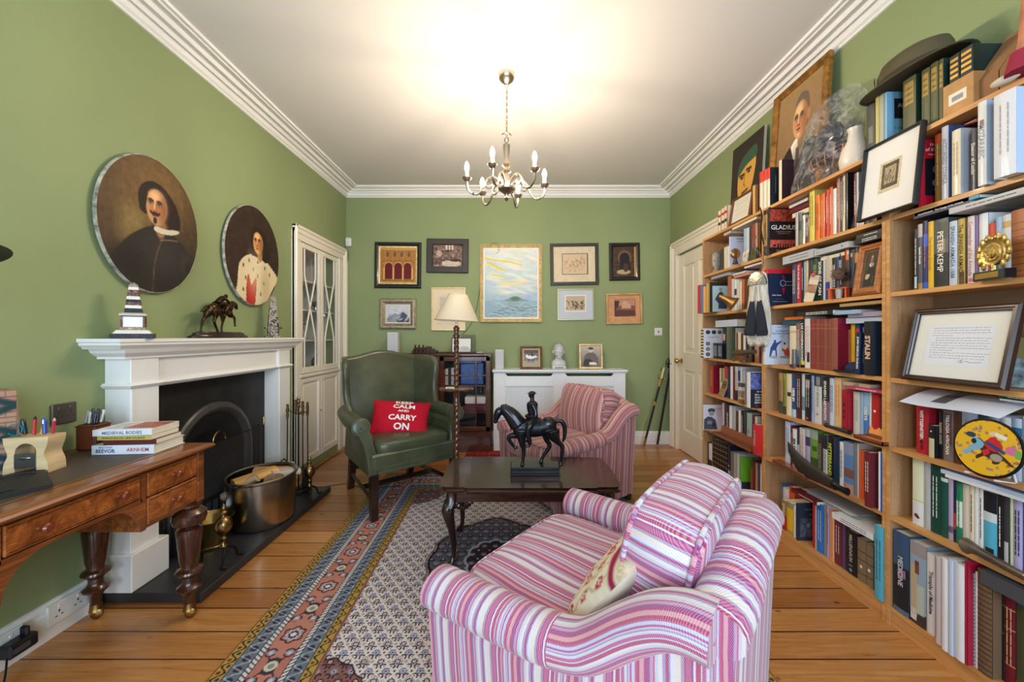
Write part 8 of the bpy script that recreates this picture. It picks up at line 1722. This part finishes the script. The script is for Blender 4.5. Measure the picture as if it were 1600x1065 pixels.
g.loft(rings,HT,True,True);obj('crown_and_brim',g,t,ang=60)
g=G();g.tube([(.138*cos(a),.087*sin(a),.026)for a in[2*pi*j/40 for j in range(40)]],.006,mat((60,52,36),.9),6,True,ell=(.5,1.6));obj('hat_band',g,t)
g=G();g.fill([(.014*cos(a),.02*sin(a))for a in[2*pi*j/12 for j in range(12)]],mat((180,60,50),.6),T(-.105,-.062,.055)@R(-.9)@R(pi/2,'X'));g.fill([(.008*cos(a),.012*sin(a))for a in[2*pi*j/12 for j in range(12)]],mat((220,214,200),.6),T(-.1055,-.063,.055)@R(-.9)@R(pi/2,'X'));obj('badge',g,t)
KR=mat((196,150,96),.8,var=.05,vs=30);KD=mat((150,112,76),.85)
ya,yb=RP(1473,1.60),RP(1521,1.60)
g=G();g.box(1.60,1.768,yb,ya,SZ[6]+.0008,SZ[6]+.118,KR,r=.002);g.box(1.5992,1.60,yb+.02,ya-.02,SZ[6]+.035,SZ[6]+.075,mat((236,230,214),.6));g.box(1.5988,1.5993,yb+.03,ya-.03,SZ[6]+.045,SZ[6]+.062,mat((150,150,156),.6))
obj('cardboard_box',g,label='brown cardboard box with white label on the near bookcase\'s top',cat='box',world=True)
for a,b,l_ in((1483,1499,'left small gilt-spined book on the cardboard box'),(1500,1520,'right small gilt-spined book on the cardboard box')):
 y1_,y0_=RP(a,1.615),RP(b,1.615);g=G();g.box(0,y1_-y0_,0,.13,0,.105,mat((24,44,42),.5),r=.002)
 for q in range(4):g.box(.004,y1_-y0_-.004,-.0006,.0,.02+.02*q,.03+.02*q,GOLD)
 obj('book',g,label=l_,cat='book',group='small gilt books on the cardboard box',loc=(1.615,y1_,SZ[6]+.1188),rz=-pi/2)
for a,b,l_,hh in((1524,1560,'sloping cardboard magazine file beside the boxed books',.24),(1562,1612,'second sloping magazine file at the photo\'s right edge',.25)):
 y1_,y0_=RP(a,1.62),RP(b,1.62);g=G();g.prism([(0,0),(.15,0),(.15,hh),(.11,hh),(0,.08)],0,y1_-y0_,KD,Matrix(((0,0,1,0),(1,0,0,0),(0,1,0,0),(0,0,0,1))))
 obj('magazine_file',g,label=l_,cat='file',group='cardboard magazine files on the near bookcase',loc=(1.62,y1_,SZ[6]+.0008),rz=-pi/2)
g=G();g.tube(smooth_pts([(0,0,.02),(.0,.01,.10),(.01,0,.22),(.02,0,.30)],5),[.03-.0011*i for i in range(16)],mat((196,130,96),.8,var=.2),10);g.tube([(0,0,.008),(0,0,.07)],[.045,.032],mat((150,30,60),.8),10);g.ball((-.05,-.0,.014),(.04,.018,.014),mat((214,206,196),.7),10)
obj('cloth_doll',g,label='pink and red cloth ornament standing at the top right edge',cat='ornament',loc=(1.575,RP(1604,1.575),SZ[6]+.001),rz=-pi/2)
# objects on the shelves
def on(si,px,X):return(X,RP(px,X),SZ[si]+.0008)
t=thing('brass_emblem','round brass laurel emblem mounted on a black plinth','emblem',on(4,1553,1.575),-pi/2-.25)
g=G();g.box(-.055,.055,-.016,.016,0,.03,mat((20,20,26),.2,coat=.5),r=.002);g.box(-.045,.035,-.0168,-.016,.006,.024,BRASS);obj('plinth',g,t)
g=G();M=T(0,0,.088)@R(pi/2,'X');BG=mat((206,178,112),.35,1,bump=.6,bs=120)
g.lathe([(0,-.005),(.042,-.005),(.044,0),(.040,.006),(.034,.003),(.028,.004),(.026,.007),(0,.006)],BG,32,M)
g.tube([(0,.0,.025),(0,0,.05)],.007,BG,8)
for s_ in(-1,1):
 for k in range(6):a=-.9+.42*k;g.ball((s_*.052*cos(a),-.002,.088+.052*sin(a)),(.010,.004,.015),BG,8)
for k in range(5):g.ball((-.02+.01*k,-.003,.134+.003*(k%2)),(.010,.005,.009),BG,8)
g.box(-.003,.003,-.012,-.006,.075,.10,BG);g.tube([(.014*cos(a),-.0085,.086+.014*sin(a))for a in[pi+pi*j/10 for j in range(11)]],.002,BG,5);obj('medallion',g,t)
cv=Cv(170,170,(226,176,34));rr=random.Random(5)
for i in range(60):x,z=rr.random(),rr.random();c=rr.choice([(90,60,120),(60,50,110),(150,60,60)]);cv.e(x,z,.022,.022,c);cv.e(x,z,.009,.009,(230,210,190))
cv.p([(.30,.62),(.38,.66),(.52,.55),(.66,.48),(.78,.40),(.92,.28),(.86,.27),(.76,.34),(.70,.26),(.62,.24),(.60,.30),(.48,.34),(.38,.26),(.36,.32),(.44,.40),(.40,.46)],(66,36,30),sm=3);cv.p([(.12,.34),(.22,.42),(.30,.58),(.24,.64),(.34,.66),(.46,.56),(.40,.44),(.30,.40),(.22,.30)],(120,170,200),sm=3);cv.e(.3,.58,.04,.05,(26,26,34));cv.e(.24,.69,.08,.05,(40,60,80));cv.p([(.46,.56),(.56,.72),(.68,.66),(.74,.54),(.62,.46)],(196,40,44),sm=3);cv.line([(.5,.6),(.75,.48)],.03,(50,60,120));cv.e(.56,.78,.04,.04,(220,190,160));cv.p([(.6,.82),(.78,.76),(.76,.70),(.6,.74)],(226,226,220));cv.p([(.44,.44),(.54,.50),(.56,.42),(.48,.34)],(196,40,44));cv.e(.66,.36,.09,.07,(160,150,130));cv.e(.86,.54,.09,.08,(206,110,150));cv.e(.95,.5,.05,.08,(110,170,80))
t=thing('painted_plate','yellow painted plate with horseman design and black rim on a stand','plate',(1.562,RP(1546,1.562),SZ[2]+.0975),-pi/2);t.rotation_euler=(-radians(8),0,-pi/2)
g=G();g.lathe([(0,0),(.06,0),(.092,.008),(.096,.012),(.092,.013),(.06,.005),(0,.004)],mat((24,20,20),.25,coat=.5),48,R(pi/2,'X')@T(0,0,-.004));obj('dish',g,t,ang=50)
oval_picture('glazed_design',cv,.088,.088,t,y=-.0105)
g=G();g.tube([(-.04,-.02,-.094),(-.04,.05,-.094),(0,.06,.0),(.04,.05,-.094),(.04,-.02,-.094)],.003,mat((220,220,214),.4),6);obj('plate_stand',g,t)
g=G();ST=mat((74,60,48),.4,var=.3,vs=20,coat=.3);yy=RP(1503,1.57)
g.tube(smooth_pts([(1.565,yy-.01,SZ[1]+.03),(1.566,yy-.03,SZ[1]+.034),(1.568,yy-.08,SZ[1]+.028),(1.575,yy-.17,SZ[1]+.016),(1.58,yy-.34,SZ[1]+.013),(1.60,yy-.45,SZ[1]+.012)],4),[.016,.024,.027,.025,.021,.018,.016,.015,.014,.013,.013,.012,.012,.012,.011,.011,.011,.011,.010,.010,.010][:21],ST,10)
obj('walking_stick',g,label='knobbly dark wooden stick lying on the near bookcase\'s second shelf',cat='stick',world=True)
yl,yr=RP(1420,1.60),RP(1567,1.57);cv=Cv(120,40,(214,220,236));cv.p([(.26,.2),(.42,.2),(.42,.9),(.26,.9)],(84,88,100));cv.p([(.26,.6),(.42,.7),(.42,.9),(.26,.9)],(150,156,170))
for i in range(4):cv.line([(.5,.2+.17*i),(.95,.2+.17*i)],.006,(140,150,176),.8)
t=thing('printed_sheet','curling printed sheet draped over the books above the yellow plate','paper',(1.56,(yl+yr)/2,SZ[2]+.197),-pi/2)
picture('sheet',cv,yl-yr,.17,t,mt=attr_mat('glossy_paper',.4,.5),xf=lambda V:np.stack([V[:,0],V[:,2]*.95+.0,.004+.052*np.sin(np.clip(V[:,2]/.17,0,1)*1.5)+.003*np.sin(V[:,0]*20)],1))
g=G();g.box(0,.16,0,.02,0,.17,mat((176,160,104),.6),r=.002);g.box(.002,.158,-.0006,0,.002,.10,mat((150,170,176),.6,var=.4,vs=40));obj('postcard_box',g,label='olive and blue picture box behind the framed letter at right',cat='box',loc=(1.70,RP(1572,1.70),SZ[3]+.0008),rz=-pi/2)
t=thing('dried_flower_stand','small orange stand with a brown dried thistle in front of the books','ornament',on(4,1311,1.598),-pi/2+.3)
g=G();OR=mat((222,90,44),.5);g.box(-.045,.045,-.018,.018,.045,.050,OR,r=.001)
for x in(-.036,.036):g.box(x-.003,x+.003,-.014,.014,0,.045,OR)
g.lathe([(0,.0),(.012,.0),(.016,.045),(0,.045)],mat((170,160,150),.4),12);obj('stand',g,t)
g=G();rr=random.Random(3);TH=mat((92,66,52),.9);g.tube([(0,0,.05),(0,0,.10)],.003,TH,5);g.ball((0,0,.115),(.024,.020,.028),TH,8)
for k in range(90):a,b=rr.uniform(0,6.28),rr.uniform(-.8,1.5);d_=Vector((cos(a)*cos(b),sin(a)*cos(b)*.6,sin(b)));g.tube([tuple(Vector((0,0,.112))+d_*.018),tuple(Vector((0,0,.112))+d_*rr.uniform(.032,.048))],[.0022,.0006],TH,4)
obj('dried_thistle',g,t)
t=thing('leaning_card','tall cream card with brown landscape leaning beside the orange stand','card',on(4,1262,1.598),-pi/2);t.rotation_euler=(-.12,.22,-pi/2)
g=G();g.box(-.032,.032,0,.0015,0,.145,mat((222,208,184),.6));g.box(-.032,.032,-.0005,0,.05,.095,mat((160,120,90),.6,var=.2,vs=30));g.box(-.03,.03,-.001,-.0002,.12,.142,mat((196,190,184),.4));g.ball((-.01,-.004,.145),(.012,.006,.012),mat((220,70,60),.5),8);obj('card',g,t)
g=G();g.lathe([(0,0),(.02,0),(.020,.012),(.012,.018),(.011,.10),(0,.10)],mat((110,106,108),.4,.4),16);g.lathe([(0,-.0),(.024,0),(.022,.014),(0,.016)],mat((60,26,22),.4),16)
obj('metal_tube',g,label='short grey metal tube on a dark red foot by the cartoon book',cat='ornament',loc=on(3,1241,1.60))
g=G();g.ball((0,.03,.012),(.055,.04,.040),mat((26,36,76),.8),14);g.prism([(.075*cos(a),-.0+.055*sin(a))for a in[pi+pi*j/12 for j in range(13)]],.004,.010,mat((16,18,28),.6));g.v=[(x,y,max(z,.001))for x,y,z in g.v]
obj('navy_cap',g,label='small navy cap in front of the crimson-boarded leather volume',cat='cap',loc=(1.615,RP(1324,1.60),SZ[3]+.0008),rz=-pi/2)
g=G();y1_,y0_=RP(1287,1.585),RP(1327,1.585);BKO=mat((36,26,22),.3,coat=.4);g.tube([(1.60,y1_,SZ[2]+.012),(1.597,y1_-.02,SZ[2]+.011),(1.592,(y1_+y0_)/2,SZ[2]+.011),(1.588,y0_,SZ[2]+.0125)],[.0115,.007,.009,.012],BKO,12);g.ball((1.60,y1_,SZ[2]+.013),(.012,.012,.012),BKO,10)
obj('dark_pipe',g,label='dark turned wooden pipe lying on the middle bookcase\'s third shelf',cat='pipe',world=True)
RW_=wood('reddish_wood',(110,50,30),(156,84,52),6,0,.3,.4)
def opened_box(label,si,px0,px1,X,bw,bh,lh,W_,inner):
 y1_,y0_=RP(px0,X),RP(px1,X);w=y1_-y0_;t=thing('wooden_case',label,'case',(X,(y1_+y0_)/2,SZ[si]+.0008),-pi/2)
 g=G();g.box(-w/2,w/2,0,bw,0,.004,W_);g.box(-w/2,w/2,0,.004,0,bh,W_);g.box(-w/2,w/2,bw-.004,bw,0,bh,W_);g.box(-w/2,-w/2+.004,0,bw,0,bh,W_);g.box(w/2-.004,w/2,0,bw,0,bh,W_);g.box(-w/2+.004,w/2-.004,.004,bw-.004,.004,bh-.006,mat(inner,.7));obj('tray',g,t)
 g=G();M=T(0,bw,bh)@R(radians(-12),'X');g.box(-w/2,w/2,0,.005,0,lh,W_,M);g.box(-w/2+.008,w/2-.008,-.001,.0,.008,lh-.008,mat(tuple(min(255,int(c*1.25))for c in inner),.5),M);obj('lid',g,t);return t
opened_box('open brown wooden case with pale lining by the red book',2,1334,1379,1.562,.06,.016,.052,RW_,(190,130,70))
opened_box('long open wooden instrument case in front of the D-DAY book',1,1112,1174,1.54,.07,.02,.06,wood('mid_brown_wood',(126,70,40),(160,98,62),6,0,.35,.3),(120,66,40))
g=G();y1_,y0_=RP(1211,1.57),RP(1257,1.54);g.box(0,y1_-y0_,0,.05,0,.022,RW_,r=.004);g.box(0,y1_-y0_,-.0004,.0502,.0105,.012,BKO);obj('wooden_box',g,label='long closed red-brown wooden box left of the black sheath',cat='box',loc=(1.552,y1_,SZ[1]+.0008),rz=-pi/2-.06)
t=thing('curved_knife','curved dark leather sheath with knife hilt on the second shelf','knife',(1.56,2.10,SZ[1]+.001),-pi/2)
g=G();SH=mat((42,36,32),.55,var=.15,bump=.3,bs=60);P=smooth_pts([(-.075,.0,.155),(-.04,-.004,.115),(.02,-.008,.072),(.09,-.01,.052),(.17,-.008,.045),(.235,-.006,.036)],5);RRd=[.003+.045*sin(min(1,i/13)*pi/2)-max(0,i-13)*.0018 for i in range(26)]
g.tube(P,RRd[:len(P)],SH,12,ell=(.36,1));obj('sheath',g,t)
g=G();g.tube([(.25,-.006,.034),(.27,-.006,.033),(.30,-.006,.032),(.32,-.006,.033)],[.022,.014,.015,.018],BLK,12,ell=(.7,1));g.tube([(.232,-.006,.010),(.236,-.006,.054)],.0015,mat((150,150,150),.4),5);obj('hilt',g,t)
g=G();rr=random.Random(6);NP=mat((176,170,162),.8)
for k in range(7):a=rr.uniform(-.12,.12);g.box(-.16,.16,-.0,.12,.0022*k,.0022*k+.0016,mat(rr.choice([(196,190,180),(206,200,188),(176,176,178),(216,214,208)]),.8),T(rr.uniform(-.02,.02),rr.uniform(-.01,.01),.001+.002*k)@R(a))
o=obj('newspaper_stack',g,label='sagging pile of folded newspapers above the bottom shelf books',cat='newspapers',loc=(1.64,1.99,SZ[0]+.258),rz=-pi/2);o['kind']='stuff'
g=G();g.ball((0,0,.072),(.036,.014,.036),mat((150,112,70),.3,.8,bump=.3,bs=60),16);g.lathe([(0,0),(.02,0),(.012,.02),(.010,.04),(0,.04)],mat((60,44,30),.5),12);obj('bronze_shield',g,label='small round bronze shield ornament before the pale Hispania book',cat='ornament',loc=on(5,1149,1.56))
g=G();g.lathe([(0,0),(.035,0),(.03,.02),(.018,.03),(.034,.06),(.038,.10),(.034,.15),(.02,.165),(0,.17)],mat((150,144,134),.7,var=.2,vs=50,bump=.6,bs=60),14,None,1,.6);obj('carved_stone',g,label='grey carved stone ornament at the far left of the second shelf down',cat='ornament',loc=on(5,1120,1.64))
for px,c,l_ in((1162,(196,186,170),'grey brown postcard leaning beside the bronze shield'),(1175,(70,76,46),'green gold-edged miniature leaning under the sporran chain')):
 g=G();g.box(-.035,.035,0,.003,0,.085,mat(c,.6,var=.3,vs=30));o=obj('postcard',g,label=l_,cat='postcard',loc=on(5,px,1.598));o.rotation_euler=(-.2,.0,-pi/2)
BR3=mat((150,120,70),.42,1,var=.2,vs=20)
g=G();g.lathe([(.046,0),(.048,.003),(.034,.03),(.022,.07),(.014,.11),(.010,.115),(0,.115)],BR3,24,R(radians(50),'X')@R(radians(-30),'Y'));zz=min(v[2]for v in g.v);g.v=[(x,y,z-zz)for x,y,z in g.v]
obj('brass_bell',g,label='tilted brass hand bell left of the horsehair sporran',cat='bell',loc=on(4,1148,1.545),rz=-pi/2)
for a,b,l_ in((1114,1120.5,'left small patterned black box before the coin book'),(1121.5,1128,'right small black and blue box before the coin book')):
 y1_,y0_=RP(a,1.593),RP(b,1.593);g=G();g.box(0,y1_-y0_,0,.022,0,.12,mat((26,28,34),.4),r=.003);g.fill([(.004,.02),(y1_-y0_-.004,.02),(y1_-y0_-.004,.10),(.004,.10)],mat((96,104,112),.5,var=.5,vs=90),T(0,-.0005,0)@R(pi/2,'X'));obj('small_box',g,label=l_,cat='box',group='small boxes before the coin book',loc=(1.593,y1_,SZ[3]+.0008),rz=-pi/2)
t=thing('model_cannon','small wooden wheeled model cannon below the sporran','model cannon',on(3,1157,1.555),-pi/2)
g=G();g.box(-.055,.045,-.018,.018,.012,.045,mat((122,64,36),.5,var=.2),r=.003)
for x in(-.04,.035):
 for s_ in(-1,1):g.lathe([(0,-.004),(.015,-.004),(.015,.004),(0,.004)],mat((96,76,56),.5),14,T(x,s_*.022,.015)@R(pi/2,'X'))
obj('carriage',g,t);g=G();g.tube([(-.07,0,.055),(-.03,0,.058),(.06,0,.066),(.15,0,.074),(.155,0,.074)],[.018,.024,.017,.012,.015],mat((96,88,66),.45,.5),14);obj('barrel',g,t)
t=thing('wooden_plaque','tan wooden plaque with dark crest leaning on the third row of the far bookcase','plaque',on(2,1125,1.60),-pi/2);t.rotation_euler=(-.18,.32,-pi/2)
g=G();g.box(-.035,.035,0,.012,0,.155,mat((158,122,84),.6,var=.06,vs=30),r=.006);obj('board',g,t);g=G();g.tube([(.018*cos(a),-.002,.10+.026*sin(a))for a in[2*pi*j/16 for j in range(16)]],.003,mat((60,46,36)),5,True);g.ball((0,-.002,.10),(.007,.003,.012),mat((60,46,36)),8);obj('crest',g,t)
g=G();g.box(0,.035,0,.02,0,.03,mat((150,84,54),.6));g.box(0,.035,0,.02,.03,.042,mat((220,186,130),.6));g.box(0,.035,0,.02,.042,.09,mat((160,130,100),.6,var=.3,vs=60));g.box(0,.035,0,.02,.09,.115,mat((220,220,214),.6));g.box(-.003,.038,-.002,.022,.115,.14,mat((96,88,78),.7));obj('model_house',g,label='small painted model house left of the embassy book',cat='ornament',loc=on(2,1154,1.57),rz=-pi/2)
t=thing('sporran','long white horsehair sporran with two black tassels hanging from the post','sporran',(1.535,2.395,1.16),-pi/3.2)
HW=NT('white_horsehair');v=HW.co((60,60,2));n1=HW.noise(v,6,3);HW.set(HW.ramp(n1,[(.3,(176,160,138)),(.6,(226,218,204))]),.8,0,.3);HW.bump(n1,.6,.004)
g=G();rings=[]
for z,w_,d_ in((.0,.045,.008),(.02,.060,.018),(.08,.070,.026),(.20,.066,.028),(.32,.052,.026),(.40,.050,.022),(.44,.044,.014),(.455,.03,.006)):rings.append([(w_*cos(a)*1.05,d_*sin(a),z+(.012*sin(5*a)if z<.03 else 0))for a in[2*pi*j/28 for j in range(28)]])
g.loft(rings,HW.m);obj('horsehair',g,t,ang=70)
g=G();SV=mat((150,146,136),.3,.9,bump=.5,bs=90);g.loft([[((.056-.0)*cos(a)*k,y,.375+.082*sin(a)*k)for a in[pi*j/16 for j in range(17)]]+[]for k,y in((.98,-.014),(1.0,-.020),(.96,-.028),(.80,-.031),(.1,-.032))],SV,True,False);obj('cantle',g,t)
for s_ in(-1,1):g=G();g.tube([(s_*.01,-.034,.37),(s_*.018,-.036,.30),(s_*.020,-.036,.27)],[.005,.007,.008],mat((206,196,176),.5),8);g.tube([(s_*.020,-.036,.275),(s_*.026,-.037,.20),(s_*.034,-.036,.08),(s_*.035,-.034,.06)],[.012,.024,.034,.030],mat((22,26,40),.8,bump=.6,bs=80),14,ell=(.5,1));obj('tassel',g,t)
g=G();z=.45
for i in range(20):g.tube([(.006*cos(a),0,.008*sin(a))for a in[2*pi*j/8 for j in range(8)]],.0018,SV,4,True,T(.0+.03*sin(i*.3),0,z)@R(pi/2*(i%2)));z+=.012
obj('chain',g,t);g=G();g.tube(smooth_pts([(.03,0,.62),(.012,.005,.72),(.016,.01,.80),(.0,.02,.86)],5),.008,mat((56,36,28),.6),6,ell=(1,.4));obj('strap',g,t)
